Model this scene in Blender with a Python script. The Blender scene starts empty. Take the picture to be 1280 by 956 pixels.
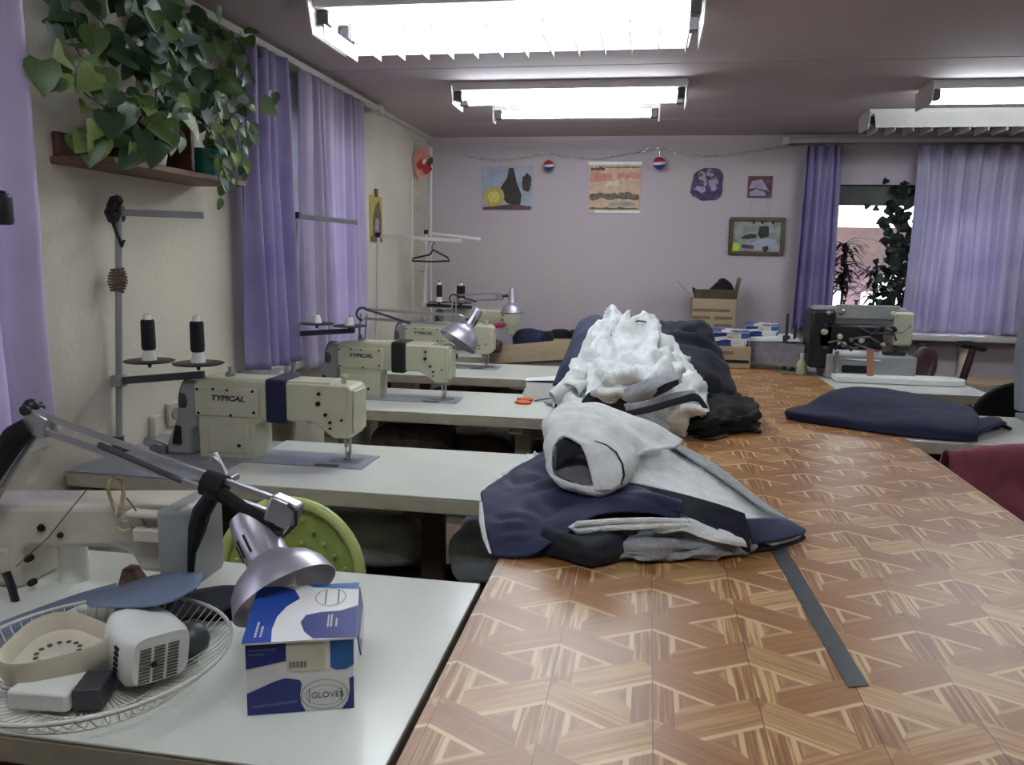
import bpy, bmesh, math, random
from mathutils import Vector, Matrix, noise
sc = bpy.context.scene
COL = sc.collection
PI = math.pi
rnd = random.Random(7)
# ---------------------------------------------------------------- camera
cd = bpy.data.cameras.new('camera'); cam = bpy.data.objects.new('camera', cd); COL.objects.link(cam)
cd.sensor_fit = 'HORIZONTAL'; cd.sensor_width = 36.0; cd.lens = 28.125; cd.clip_start = 0.02
cam.matrix_world = Matrix(((0.985700, -0.043481, 0.162801, 0.000000), (0.167567, 0.151005, -0.974227, 0.000000), (0.017776, 0.987576, 0.156132, 1.490000), (0, 0, 0, 1)))
sc.camera = cam
# ---------------------------------------------------------------- world: pale overcast daylight
w = bpy.data.worlds.new('world'); sc.world = w; w.use_nodes = True
wb = w.node_tree.nodes['Background']; wb.inputs[0].default_value = (0.86, 0.88, 1.0, 1); wb.inputs[1].default_value = 2.6
# ---------------------------------------------------------------- view
vs = sc.view_settings
sc.display_settings.display_device = 'sRGB'
vs.view_transform = 'Standard'; vs.look = 'None'; vs.gamma = 1.0; vs.use_curve_mapping = False
vs.exposure = 1.4
sc.cycles.use_denoising = True
sc.cycles.max_bounces = 8
TUBE = 13.0      # radiance of the fluorescent tubes
# ---------------------------------------------------------------- materials
def lin(c):
    return tuple(((x/255.0)/12.92 if x/255.0 <= 0.04045 else ((x/255.0+0.055)/1.055)**2.4) for x in c[:3]) + (1.0,)
MATS = {}
def mat(name, rgb, rough=0.55, metal=0.0, var=0.12, scale=9.0, bump=0.0, bscale=60.0, sheen=0.0, stretch=None, spec=0.5, transl=0.0, emit=0.0, coat=0.0, rgb2=None):
    m = bpy.data.materials.new(name); m.use_nodes = True; nt = m.node_tree; N = nt.nodes; L = nt.links
    b = N['Principled BSDF']
    tc = N.new('ShaderNodeTexCoord'); mp = N.new('ShaderNodeMapping'); L.new(tc.outputs['Object'], mp.inputs[0])
    if stretch: mp.inputs['Scale'].default_value = stretch
    nz = N.new('ShaderNodeTexNoise'); nz.inputs['Scale'].default_value = scale; nz.inputs['Detail'].default_value = 5; L.new(mp.outputs[0], nz.inputs['Vector'])
    mx = N.new('ShaderNodeMix'); mx.data_type = 'RGBA'
    c = lin(rgb)
    c2 = lin(rgb2) if rgb2 else tuple(x*(1-2*var) for x in c[:3]) + (1,)
    c1 = c if rgb2 else tuple(min(1, x*(1+var)) for x in c[:3]) + (1,)
    mr = N.new('ShaderNodeMapRange'); mr.inputs[1].default_value = 0.32; mr.inputs[2].default_value = 0.68; L.new(nz.outputs['Fac'], mr.inputs[0])
    L.new(mr.outputs[0], mx.inputs[0]); mx.inputs[6].default_value = c2; mx.inputs[7].default_value = c1
    L.new(mx.outputs[2], b.inputs['Base Color'])
    b.inputs['Roughness'].default_value = rough; b.inputs['Metallic'].default_value = metal
    b.inputs['Specular IOR Level'].default_value = spec
    if sheen:
        b.inputs['Sheen Weight'].default_value = sheen; b.inputs['Sheen Roughness'].default_value = 0.5
    if coat:
        b.inputs['Coat Weight'].default_value = coat; b.inputs['Coat Roughness'].default_value = 0.08
    if bump:
        n2 = N.new('ShaderNodeTexNoise'); n2.inputs['Scale'].default_value = bscale; n2.inputs['Detail'].default_value = 4; L.new(mp.outputs[0], n2.inputs['Vector'])
        bp = N.new('ShaderNodeBump'); bp.inputs['Strength'].default_value = bump; bp.inputs['Distance'].default_value = 0.01
        L.new(n2.outputs['Fac'], bp.inputs['Height']); L.new(bp.outputs[0], b.inputs['Normal'])
    if emit:
        b.inputs['Emission Color'].default_value = lin(rgb); b.inputs['Emission Strength'].default_value = emit
    if transl:
        tr = N.new('ShaderNodeBsdfTranslucent'); L.new(mx.outputs[2], tr.inputs[0])
        ms = N.new('ShaderNodeMixShader'); ms.inputs[0].default_value = transl
        L.new(b.outputs[0], ms.inputs[1]); L.new(tr.outputs[0], ms.inputs[2]); L.new(ms.outputs[0], N['Material Output'].inputs[0])
    MATS[name] = m
    return m
def mth(N, L, op, a, b=None, c=None):
    n = N.new('ShaderNodeMath'); n.operation = op
    for i, x in enumerate((a, b, c)):
        if x is None: continue
        if isinstance(x, (int, float)): n.inputs[i].default_value = x
        else: L.new(x, n.inputs[i])
    return n.outputs[0]
# ---------------------------------------------------------------- mesh builder
def rotm(rx=0, ry=0, rz=0):
    return Matrix.Rotation(rz, 3, 'Z') @ Matrix.Rotation(ry, 3, 'Y') @ Matrix.Rotation(rx, 3, 'X')
def root_of(o):
    while o.parent: o = o.parent
    return o
class MB:
    def __init__(s): s.v = []; s.f = []; s.mi = []
    def add(s, vs, fs, m=0):
        k = len(s.v); s.v += [tuple(v) for v in vs]; s.f += [tuple(i+k for i in f) for f in fs]; s.mi += [m]*len(fs); return s
    def box(s, c, d, rot=None, m=0):
        h = [x/2 for x in d]; R = rot if isinstance(rot, Matrix) else rotm(0, 0, rot or 0)
        vs = [Vector(c) + R @ Vector((sx*h[0], sy*h[1], sz*h[2])) for sz in (-1, 1) for sy in (-1, 1) for sx in (-1, 1)]
        return s.add(vs, [(0, 2, 3, 1), (4, 5, 7, 6), (0, 1, 5, 4), (2, 6, 7, 3), (0, 4, 6, 2), (1, 3, 7, 5)], m)
    def tube(s, pts, r, n=8, closed=False, cap=True, m=0, flat=None):
        P = [Vector(p) for p in pts]; K = len(P); rs = r if isinstance(r, (list, tuple)) else [r]*K
        up = None; vs = []; fs = []
        for i in range(K):
            if closed: t = P[(i+1) % K]-P[i-1]
            else: t = P[min(i+1, K-1)]-P[max(i-1, 0)]
            t = t.normalized() if t.length > 1e-9 else Vector((0, 0, 1))
            if up is None:
                a = Vector((0, 0, 1)) if abs(t.z) < 0.9 else Vector((1, 0, 0)); up = (a - t*a.dot(t)).normalized()
            else:
                u2 = up - t*up.dot(t); up = u2.normalized() if u2.length > 1e-6 else up
            sd = t.cross(up)
            for j in range(n):
                an = 2*PI*j/n + (PI/n if n == 4 else 0)
                k = flat or 1
                vs.append(P[i] + up*math.cos(an)*rs[i]*k + sd*math.sin(an)*rs[i])
        R = K if closed else K-1
        for i in range(R):
            for j in range(n):
                a = i*n+j; b = i*n+(j+1) % n; c = ((i+1) % K)*n+(j+1) % n; d = ((i+1) % K)*n+j
                fs.append((a, d, c, b))
        if cap and not closed:
            fs.append(tuple(range(n))); fs.append(tuple(range((K-1)*n+n-1, (K-1)*n-1, -1)))
        return s.add(vs, fs, m)
    def lathe(s, prof, c=(0, 0, 0), axis=(0, 0, 1), n=24, m=0, ends=True):
        ax = Vector(axis).normalized(); q = Vector((0, 0, 1)).rotation_difference(ax); vs = []; fs = []; K = len(prof)
        for (r, z) in prof:
            for j in range(n):
                a = 2*PI*j/n; vs.append(Vector(c) + q @ Vector((max(r, 1e-5)*math.cos(a), max(r, 1e-5)*math.sin(a), z)))
        for i in range(K-1):
            for j in range(n):
                fs.append((i*n+j, i*n+(j+1) % n, (i+1)*n+(j+1) % n, (i+1)*n+j))
        if ends:
            fs.append(tuple(range(n-1, -1, -1))); fs.append(tuple(range((K-1)*n, K*n)))
        return s.add(vs, fs, m)
    def sphere(s, c, r, n=12, m=0, sc3=(1, 1, 1)):
        K = n//2; pr = []; vs = []; fs = []
        for i in range(K+1):
            t = -PI/2 + PI*i/K
            for j in range(n):
                a = 2*PI*j/n; vs.append((c[0]+r*sc3[0]*math.cos(t)*math.cos(a), c[1]+r*sc3[1]*math.cos(t)*math.sin(a), c[2]+r*sc3[2]*math.sin(t)))
        for i in range(K):
            for j in range(n): fs.append((i*n+j, i*n+(j+1) % n, (i+1)*n+(j+1) % n, (i+1)*n+j))
        return s.add(vs, fs, m)
    def prism(s, poly, plane, a, b, m=0):
        def P(u, v, t): return (u, t, v) if plane == 'xz' else ((u, v, t) if plane == 'xy' else (t, u, v))
        n = len(poly); vs = [P(u, v, a) for u, v in poly] + [P(u, v, b) for u, v in poly]
        fs = [tuple(range(n)), tuple(range(2*n-1, n-1, -1))] + [(i, i+n, (i+1) % n + n, (i+1) % n) for i in range(n)]
        return s.add(vs, fs, m)
    def slab(s, poly3, d, m=0):      # polygon of 3-D points extruded by vector d
        n = len(poly3); A = [Vector(p) for p in poly3]; B = [p+Vector(d) for p in A]
        return s.add(A+B, [tuple(range(n)), tuple(range(2*n-1, n-1, -1))] + [(i, i+n, (i+1) % n+n, (i+1) % n) for i in range(n)], m)
    def grid(s, G, m=0, closed=False):
        nu = len(G); nv = len(G[0]); vs = [p for r in G for p in r]; fs = []
        for i in range(nu-1):
            for j in range(nv if closed else nv-1):
                fs.append((i*nv+j, i*nv+(j+1) % nv, (i+1)*nv+(j+1) % nv, (i+1)*nv+j))
        return s.add(vs, fs, m)
    def build(s, name, mats, parent=None, loc=None, bevel=0, seg=2, solid=0, subd=0, smooth=True, angle=40, label=None, fix=True):
        mats = mats if isinstance(mats, (list, tuple)) else [mats]
        off = Vector((0, 0, 0))
        if parent is not None: off = root_of(parent).location.copy()
        elif loc is not None: off = Vector(loc)
        else:
            lo = [min(v[i] for v in s.v) for i in range(3)]; hi = [max(v[i] for v in s.v) for i in range(3)]
            off = Vector(((lo[0]+hi[0])/2, (lo[1]+hi[1])/2, lo[2]))
        me = bpy.data.meshes.new(name); me.from_pydata([Vector(v)-off for v in s.v], [], s.f)
        for m in mats: me.materials.append(m)
        me.polygons.foreach_set('material_index', s.mi)
        if fix:
            bm = bmesh.new(); bm.from_mesh(me); bmesh.ops.remove_doubles(bm, verts=bm.verts, dist=1e-6); bmesh.ops.recalc_face_normals(bm, faces=bm.faces); bm.to_mesh(me); bm.free()
        if smooth:
            me.polygons.foreach_set('use_smooth', [True]*len(me.polygons))
            if not subd: me.set_sharp_from_angle(angle=math.radians(angle))
        o = bpy.data.objects.new(name, me); COL.objects.link(o)
        if parent is not None: o.parent = parent
        else: o.location = off
        if solid:
            md = o.modifiers.new('solid', 'SOLIDIFY'); md.thickness = solid; md.offset = 0
        if bevel:
            md = o.modifiers.new('bevel', 'BEVEL'); md.width = bevel; md.segments = seg; md.limit_method = 'ANGLE'; md.angle_limit = math.radians(40); md.harden_normals = False
        if subd:
            md = o.modifiers.new('subd', 'SUBSURF'); md.levels = subd; md.render_levels = subd
        if label: o['label'] = label
        return o
def thing(name, label, cat, loc=(0, 0, 0), group=None):
    o = bpy.data.objects.new(name, None); COL.objects.link(o); o.location = loc; o.empty_display_size = 0.05
    o['label'] = label; o['category'] = cat
    if group: o['group'] = group
    return o
def tag(o, label, cat, group=None):
    o['label'] = label; o['category'] = cat
    if group: o['group'] = group
    return o
def struct(o): o['kind'] = 'structure'; return o
def dup(root, loc, rotz=0, label=None, group=None, scale=None):
    r = root.copy(); COL.objects.link(r); r.location = loc; r.rotation_euler = (0, 0, rotz)
    if scale: r.scale = scale
    if label: r['label'] = label
    if group: r['group'] = group
    for ch in list(root.children):
        c = ch.copy(); COL.objects.link(c); c.parent = r
        for g in list(ch.children):
            d = g.copy(); COL.objects.link(d); d.parent = c
    return r
def text(name, body, size, m, parent, loc, rot, shear=0.0, extrude=0.0006, align='LEFT', sx=1.0, offset=0.0):
    cu = bpy.data.curves.new(name, 'FONT'); cu.body = body; cu.size = size; cu.shear = shear; cu.extrude = extrude; cu.align_x = align; cu.align_y = 'CENTER'; cu.offset = offset; cu.resolution_u = 3
    t = bpy.data.objects.new(name, cu); COL.objects.link(t)
    bpy.context.view_layer.update()
    me = bpy.data.meshes.new_from_object(t); bpy.data.objects.remove(t)
    M4 = Matrix.Translation(Vector(loc) - root_of(parent).location) @ rot.to_4x4() @ Matrix.Diagonal((sx, 1, 1, 1))
    me.transform(M4); me.materials.clear(); me.materials.append(m)
    o = bpy.data.objects.new(name, me); COL.objects.link(o); o.parent = parent
    return o
FACE = Matrix(((1, 0, 0), (0, 0, -1), (0, 1, 0)))      # text plane facing -Y (towards the camera side)
# ---------------------------------------------------------------- cloth lofts
def cr(P, t):
    n = len(P)-1; x = min(max(t, 0), 1)*n; i = min(int(x), n-1); u = x-i
    p1 = P[i]; p2 = P[i+1]; p0 = P[i-1] if i > 0 else p1*2-p2; p3 = P[i+2] if i+2 <= n else p2*2-p1
    return 0.5*((2*p1) + (p2-p0)*u + (2*p0-5*p1+4*p2-p3)*u*u + (3*p1-p0-3*p2+p3)*u*u*u)
def loft(rows, nu, nv, wr=0.008, ws=9.0, seed=0, aniso=(1, 1, 1), fine=0.0, edge=0.25, jag=0.0, zmin=None, closed=False, crease=0.0, fold=False):
    R = [[Vector(p) for p in r] for r in rows]
    if closed: R = [r + [r[0]] for r in R]
    pre = [[cr(r, j/(nv-1)) for j in range(nv)] for r in R]
    G = []
    for i in range(nu):
        G.append([cr([pre[k][j] for k in range(len(pre))], i/(nu-1)) for j in range(nv)])
    H = [[p.copy() for p in r] for r in G]
    so = Vector((seed*3.17, seed*1.71, seed*5.3))
    for i in range(nu):
        for j in range(nv):
            a = G[min(i+1, nu-1)][j]-G[max(i-1, 0)][j]
            if closed: b = G[i][(j+1) % (nv-1)]-G[i][(j-1) % (nv-1)]
            else: b = G[i][min(j+1, nv-1)]-G[i][max(j-1, 0)]
            nr = a.cross(b); nr = nr.normalized() if nr.length > 1e-12 else Vector((0, 0, 1))
            p = G[i][j]; q = Vector((p.x*aniso[0], p.y*aniso[1], p.z*aniso[2]))*ws + so
            d = noise.noise(q) + 0.5*noise.noise(q*2.1+Vector((9, 2, 4)))
            if fold:
                q2 = q+Vector((noise.noise(q*0.6), noise.noise(q*0.6+Vector((5, 1, 2))), noise.noise(q*0.6+Vector((1, 8, 3)))))*0.8
                d = 2.2*abs(noise.noise(q2))-0.5+0.9*abs(noise.noise(q2*1.9+Vector((3, 1, 7))))
            if crease: d += crease*(1-abs(noise.noise(q*1.3+Vector((4, 4, 1))))*4 if abs(noise.noise(q*1.3+Vector((4, 4, 1)))) < 0.25 else 0)
            u = i/(nu-1); v = j/(nv-1); e = min(u, 1-u, 1 if closed else v, 1 if closed else 1-v)
            k = edge + (1-edge)*min(1, e*6)
            off = nr*(d*wr*k)
            if fine: off += nr*(noise.noise(p*130+so)*fine)
            if jag and e < 0.03: off += Vector((noise.noise(p*70+so), noise.noise(p*70+so*2), noise.noise(p*70-so)))*jag
            H[i][j] = p+off
            if zmin is not None and H[i][j].z < zmin: H[i][j].z = zmin + (zmin-H[i][j].z)*0.02
    if closed: H = [r[:-1] for r in H]
    return H
def cloth(name, rows, m, parent=None, nu=26, nv=34, thick=0.004, label=None, **k):
    cl = k.get('closed', False)
    b = MB(); b.grid(loft(rows, nu, nv, **k), closed=cl)
    o = b.build(name, m, parent, solid=thick, angle=180, fix=False)
    if label and parent is not None: o['label'] = label
    return o
def mound(rows, **k): return rows
# ================================================================ materials
m_wall = mat('wall_paint_beige', (216, 208, 190), 0.75, var=0.035, scale=2.2, bump=0.25, bscale=38)
m_wallb = mat('back_wall_lilac', (188, 175, 184), 0.75, var=0.02, scale=1.2, bump=0.2, bscale=30, rgb2=(190, 178, 178))  # lilac tone of the back wall, varied slightly
m_ceil = mat('ceiling_whitewash', (188, 174, 176), 0.8, var=0.03, scale=2.0, bump=0.12, bscale=20)
m_floor = mat('linoleum_floor', (104, 82, 66), 0.5, var=0.2, scale=5)
m_white = mat('white_laminate', (222, 224, 214), 0.22, var=0.02, scale=6, spec=0.5)
m_grey_lam = mat('grey_laminate', (150, 154, 166), 0.3, var=0.04, scale=6)
m_edge = mat('table_edge_band', (186, 178, 158), 0.45, var=0.06, scale=20)
m_mach = mat('machine_enamel', (194, 191, 166), 0.32, var=0.04, scale=8)
m_mach1 = mat('old_machine_enamel', (206, 198, 182), 0.38, var=0.08, scale=10)
m_steel = mat('brushed_steel', (168, 170, 172), 0.28, 0.9, var=0.06, scale=40)
m_grey = mat('grey_plastic', (150, 152, 150), 0.4, var=0.05)
m_dgrey = mat('dark_grey_metal', (74, 76, 80), 0.45, 0.3, var=0.1)
m_black = mat('black_plastic', (22, 22, 26), 0.45, var=0.15)
m_blackcloth = mat('black_cloth', (12, 12, 15), 0.9, var=0.25, scale=30, bump=0.3, bscale=300, sheen=0.02)
m_thread = mat('black_thread', (17, 16, 20), 0.7, var=0.3, scale=20, stretch=(1, 1, 30), bump=0.6, bscale=40)
m_whitepl = mat('white_plastic', (226, 226, 220), 0.35, var=0.03)
m_navy = mat('navy_cloth', (38, 44, 80), 0.72, var=0.12, scale=7, bump=0.12, bscale=260, sheen=0.06)
m_navyd = mat('dark_navy_cloth', (19, 22, 38), 0.8, var=0.12, scale=9, bump=0.12, bscale=260, sheen=0.04)
m_navyb = mat('deep_blue_cloth', (20, 22, 60), 0.8, var=0.1, scale=8, bump=0.12, bscale=220, sheen=0.05)
m_char = mat('charcoal_cloth', (34, 37, 46), 0.8, var=0.15, scale=12, bump=0.2, bscale=240)
m_fleece = mat('white_fleece', (240, 244, 242), 0.95, var=0.06, scale=26, bump=0.5, bscale=190, sheen=0.3)
m_fleeceg = mat('grey_fleece', (168, 172, 176), 0.95, var=0.1, scale=24, bump=0.5, bscale=170, sheen=0.4)
m_lining = mat('grey_lining', (134, 130, 138), 0.9, var=0.1, scale=18, bump=0.4, bscale=200)
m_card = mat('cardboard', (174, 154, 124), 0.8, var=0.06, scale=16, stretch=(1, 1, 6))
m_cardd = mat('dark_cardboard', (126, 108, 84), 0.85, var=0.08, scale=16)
m_paper = mat('white_paper', (228, 228, 226), 0.7, var=0.03)
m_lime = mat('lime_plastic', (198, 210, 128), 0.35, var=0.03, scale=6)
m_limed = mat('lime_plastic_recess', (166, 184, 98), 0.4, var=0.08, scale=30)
m_alu = mat('silver_paint', (176, 174, 182), 0.32, 0.75, var=0.03)
m_shade = mat('lamp_shade_silver', (178, 174, 184), 0.35, 0.6, var=0.03)
m_bulb = mat('frosted_bulb', (226, 224, 224), 0.3, var=0.02)
m_woodsh = mat('dark_red_wood', (84, 46, 34), 0.5, var=0.25, scale=6, stretch=(1, 12, 12))
m_woodlt = mat('brown_wood', (110, 78, 52), 0.55, var=0.2, scale=6, stretch=(10, 1, 10))
m_brown = mat('brown_leg_paint', (70, 48, 38), 0.5, var=0.15)
m_maroon = mat('maroon_cloth', (138, 62, 78), 0.85, var=0.12, scale=9, bump=0.35, bscale=200, sheen=0.3)
m_redbr = mat('dark_red_leatherette', (60, 28, 32), 0.45, var=0.15)
m_slate = mat('slate_blue_plastic', (104, 118, 142), 0.42, var=0.05)
m_cream = mat('cream_plastic', (206, 198, 178), 0.45, var=0.06, scale=14)
m_wire = mat('white_wire', (206, 204, 196), 0.4, var=0.05)
m_blue = mat('carton_blue', (38, 74, 160), 0.35, var=0.05)
m_blued = mat('carton_navy', (36, 48, 122), 0.4, var=0.05)
m_bluet = mat('carton_teal_blue', (36, 92, 160), 0.38, var=0.05)
m_cartonw = mat('carton_white', (226, 224, 222), 0.4, var=0.03)
m_orange = mat('orange_plastic', (214, 96, 32), 0.4, var=0.06)
m_tape = mat('dark_grey_tape', (70, 72, 74), 0.35, var=0.12, scale=30)
m_frame = mat('old_gilt_frame', (92, 74, 50), 0.45, var=0.15, scale=40)
m_pot = mat('white_pot', (208, 200, 190), 0.5, var=0.05)
m_teal = mat('teal_pot', (30, 110, 98), 0.45, var=0.05)
m_soil = mat('soil', (48, 36, 28), 0.95, var=0.3, scale=40)
m_stem = mat('vine_stem', (86, 92, 52), 0.6, var=0.2, scale=30)
m_leafs = [mat('leaf_dark', (54, 82, 50), 0.38, var=0.25, scale=30, transl=0.15), mat('leaf_mid', (84, 112, 58), 0.38, var=0.22, scale=30, transl=0.15), mat('leaf_yellow_green', (132, 150, 84), 0.4, var=0.22, scale=30, transl=0.2), mat('leaf_grey_green', (98, 118, 108), 0.4, var=0.2, scale=30, transl=0.15)]
m_leafp = mat('leaf_purple', (58, 30, 40), 0.5, var=0.25, scale=30, transl=0.2)
m_leafv = mat('leaf_black_green', (24, 38, 26), 0.5, var=0.25, scale=30, transl=0.15)
m_gold = mat('tinsel', (232, 226, 230), 0.22, 0.45, var=0.25, scale=60)
m_rope = mat('rope', (186, 168, 132), 0.85, var=0.2, scale=60)
m_mauve = mat('brown_cord', (120, 92, 78), 0.85, var=0.2, scale=60)
m_tin = mat('lamp_housing_white', (200, 196, 190), 0.45, var=0.04)
m_tubeend = mat('tube_cap', (60, 56, 62), 0.45, var=0.1)
m_plasticbag = mat('grey_plastic_wrap', (158, 158, 160), 0.3, var=0.2, scale=9, bump=0.5, bscale=30)
m_sack = mat('brown_sacking', (96, 80, 74), 0.9, var=0.3, scale=20, bump=0.6, bscale=60)
m_stone = mat('facade_brown', (118, 92, 94), 0.85, var=0.2, scale=2)
m_snow = mat('ground_outside', (206, 204, 210), 0.9, var=0.06, scale=1)
m_red = mat('red_print', (176, 40, 52), 0.5, var=0.1)
m_yellow = mat('yellow_print', (186, 172, 92), 0.5, var=0.12, scale=30)
m_sticker = mat('sticker_yellow_green', (190, 220, 50), 0.5, var=0.04)
m_pink = mat('pink_plastic', (196, 60, 110), 0.4, var=0.05)
m_winframe = mat('window_frame_paint', (210, 206, 200), 0.5, var=0.05)
m_slot = mat('vent_slot_dark', (96, 92, 84), 0.7, var=0.2)
m_dark = mat('screw_black_slot_shade', (14, 13, 14), 0.8, var=0.2)  # black of screws; also stands in for shade in slots and openings
def curtain_mat(name, rgb, rgb2, transl):
    m = mat(name, rgb, 0.55, var=0.1, scale=3, rgb2=rgb2, transl=transl, sheen=0.3, bump=0.12, bscale=25)
    return m
m_cur = curtain_mat('lilac_curtain', (214, 203, 226), (198, 184, 215), 0.35)
m_curd = curtain_mat('violet_curtain', (172, 162, 202), (142, 130, 184), 0.25)
m_curs = curtain_mat('sheer_curtain', (214, 212, 226), (170, 180, 170), 0.55)
m_curb = curtain_mat('lilac_satin_curtain', (222, 216, 236), (194, 186, 218), 0.28)
# emissive tubes
def emis(name, rgb, st):
    m = bpy.data.materials.new(name); m.use_nodes = True; N = m.node_tree.nodes
    b = N['Principled BSDF']; b.inputs['Base Color'].default_value = lin(rgb); b.inputs['Emission Color'].default_value = lin(rgb); b.inputs['Emission Strength'].default_value = st
    return m
m_tubeon = emis('tube_glow', (236, 246, 255), TUBE)
# glass
def glass_mat():
    m = bpy.data.materials.new('window_glass'); m.use_nodes = True; nt = m.node_tree; N = nt.nodes; L = nt.links
    tr = N.new('ShaderNodeBsdfTransparent'); tr.inputs[0].default_value = (0.93, 0.95, 0.95, 1)
    gl = N.new('ShaderNodeBsdfGlossy'); gl.inputs['Roughness'].default_value = 0.02
    fr = N.new('ShaderNodeFresnel'); fr.inputs[0].default_value = 1.45
    ms = N.new('ShaderNodeMixShader'); L.new(fr.outputs[0], ms.inputs[0]); L.new(tr.outputs[0], ms.inputs[1]); L.new(gl.outputs[0], ms.inputs[2]); L.new(ms.outputs[0], N['Material Output'].inputs[0])
    return m
m_glass = glass_mat()
# linoleum print: three-way woven planks, with seams
def parquet():
    m = bpy.data.materials.new('parquet_print_linoleum'); m.use_nodes = True; nt = m.node_tree; N = nt.nodes; L = nt.links
    b = N['Principled BSDF']; tc = N.new('ShaderNodeTexCoord'); sp = N.new('ShaderNodeSeparateXYZ'); L.new(tc.outputs['Object'], sp.inputs[0])
    x, y = sp.outputs[0], sp.outputs[1]; a = 0.165; PX0 = 0.0; bb = a*2/math.sqrt(3)
    D = []
    xs_ = mth(N, L, 'DIVIDE', mth(N, L, 'SUBTRACT', x, PX0), a); x0s = mth(N, L, 'SUBTRACT', xs_, mth(N, L, 'ROUND', xs_))
    for k in range(3):
        an = math.radians(90 + 60*k); dx, dy = math.cos(an), math.sin(an); nx, ny = -dy, dx
        al = mth(N, L, 'ADD', mth(N, L, 'MULTIPLY', x, dx), mth(N, L, 'MULTIPLY', y, dy))
        ac = mth(N, L, 'DIVIDE', mth(N, L, 'ADD', mth(N, L, 'MULTIPLY', x, nx), mth(N, L, 'MULTIPLY', y, ny)), a)
        line = mth(N, L, 'ROUND', ac); sg = mth(N, L, 'SUBTRACT', ac, line); ab = mth(N, L, 'ABSOLUTE', sg)
        al2 = mth(N, L, 'ADD', mth(N, L, 'DIVIDE', al, bb), mth(N, L, 'MULTIPLY', line, 0.5))
        D.append((al, al2, line, sg, ab))
    W = 0.20; SW = 0.05
    inb = [mth(N, L, 'LESS_THAN', D[0][4], W)] + [mth(N, L, 'MULTIPLY', mth(N, L, 'GREATER_THAN', D[k][3], -W), mth(N, L, 'LESS_THAN', D[k][3], W+SW)) for k in (1, 2)]
    right = mth(N, L, 'GREATER_THAN', x0s, 0.0); left = mth(N, L, 'SUBTRACT', 1, right); nv = mth(N, L, 'SUBTRACT', 1, inb[0])
    own1 = mth(N, L, 'MULTIPLY', inb[1], mth(N, L, 'MAXIMUM', nv, right)); own2 = mth(N, L, 'MULTIPLY', inb[2], mth(N, L, 'MAXIMUM', nv, left))
    # where both diagonals meet the leaving one lies on top
    w1 = mth(N, L, 'MULTIPLY', own1, mth(N, L, 'SUBTRACT', 1, mth(N, L, 'MULTIPLY', own2, left)))
    w2 = mth(N, L, 'MULTIPLY', own2, mth(N, L, 'SUBTRACT', 1, w1))
    none = mth(N, L, 'SUBTRACT', 1, mth(N, L, 'MAXIMUM', mth(N, L, 'MAXIMUM', inb[0], inb[1]), inb[2]))
    n1 = mth(N, L, 'MULTIPLY', none, mth(N, L, 'MULTIPLY', mth(N, L, 'LESS_THAN', D[1][4], D[0][4]), mth(N, L, 'LESS_THAN', D[1][4], D[2][4])))
    n2 = mth(N, L, 'MULTIPLY', none, mth(N, L, 'MULTIPLY', mth(N, L, 'LESS_THAN', D[2][4], D[0][4]), mth(N, L, 'LESS_THAN', D[2][4], D[1][4])))
    w1 = mth(N, L, 'ADD', w1, n1); w2 = mth(N, L, 'ADD', w2, n2)
    w0 = mth(N, L, 'MULTIPLY', mth(N, L, 'SUBTRACT', 1, w1), mth(N, L, 'SUBTRACT', 1, w2))
    def pick(i):
        return mth(N, L, 'ADD', mth(N, L, 'ADD', mth(N, L, 'MULTIPLY', D[0][i], w0), mth(N, L, 'MULTIPLY', D[1][i], w1)), mth(N, L, 'MULTIPLY', D[2][i], w2))
    al, al2, line, sg = pick(0), pick(1), pick(2), pick(3); ab = mth(N, L, 'ABSOLUTE', sg)
    kk = mth(N, L, 'ADD', mth(N, L, 'MULTIPLY', w1, 17.0), mth(N, L, 'MULTIPLY', w2, 41.0))
    idv = N.new('ShaderNodeCombineXYZ'); L.new(line, idv.inputs[0]); L.new(mth(N, L, 'FLOOR', al2), idv.inputs[1]); L.new(kk, idv.inputs[2])
    wn = N.new('ShaderNodeTexWhiteNoise'); L.new(idv.outputs[0], wn.inputs[0])
    gv = N.new('ShaderNodeCombineXYZ'); L.new(mth(N, L, 'MULTIPLY', al, 5.0), gv.inputs[0]); L.new(mth(N, L, 'MULTIPLY', sg, 24.0), gv.inputs[1]); L.new(mth(N, L, 'MULTIPLY', wn.outputs[0], 60.0), gv.inputs[2])
    gn = N.new('ShaderNodeTexNoise'); gn.inputs['Scale'].default_value = 1.0; gn.inputs['Detail'].default_value = 3; L.new(gv.outputs[0], gn.inputs[0])
    # vertical planks are streaky, others plain brown
    ramp = N.new('ShaderNodeValToRGB'); cr_ = ramp.color_ramp
    cr_.elements[0].position = 0.3; cr_.elements[0].color = lin((144, 96, 54)); cr_.elements[1].position = 0.72; cr_.elements[1].color = lin((214, 182, 128))
    e = cr_.elements.new(0.52); e.color = lin((174, 124, 76))
    streak = mth(N, L, 'ADD', mth(N, L, 'MULTIPLY', w0, 1.1), 0.45)
    t = mth(N, L, 'ADD', mth(N, L, 'MULTIPLY', mth(N, L, 'SUBTRACT', gn.outputs['Fac'], 0.5), streak), mth(N, L, 'ADD', 0.40, mth(N, L, 'MULTIPLY', mth(N, L, 'POWER', wn.outputs[0], 2.0), 0.22)))
    L.new(t, ramp.inputs[0])
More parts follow.
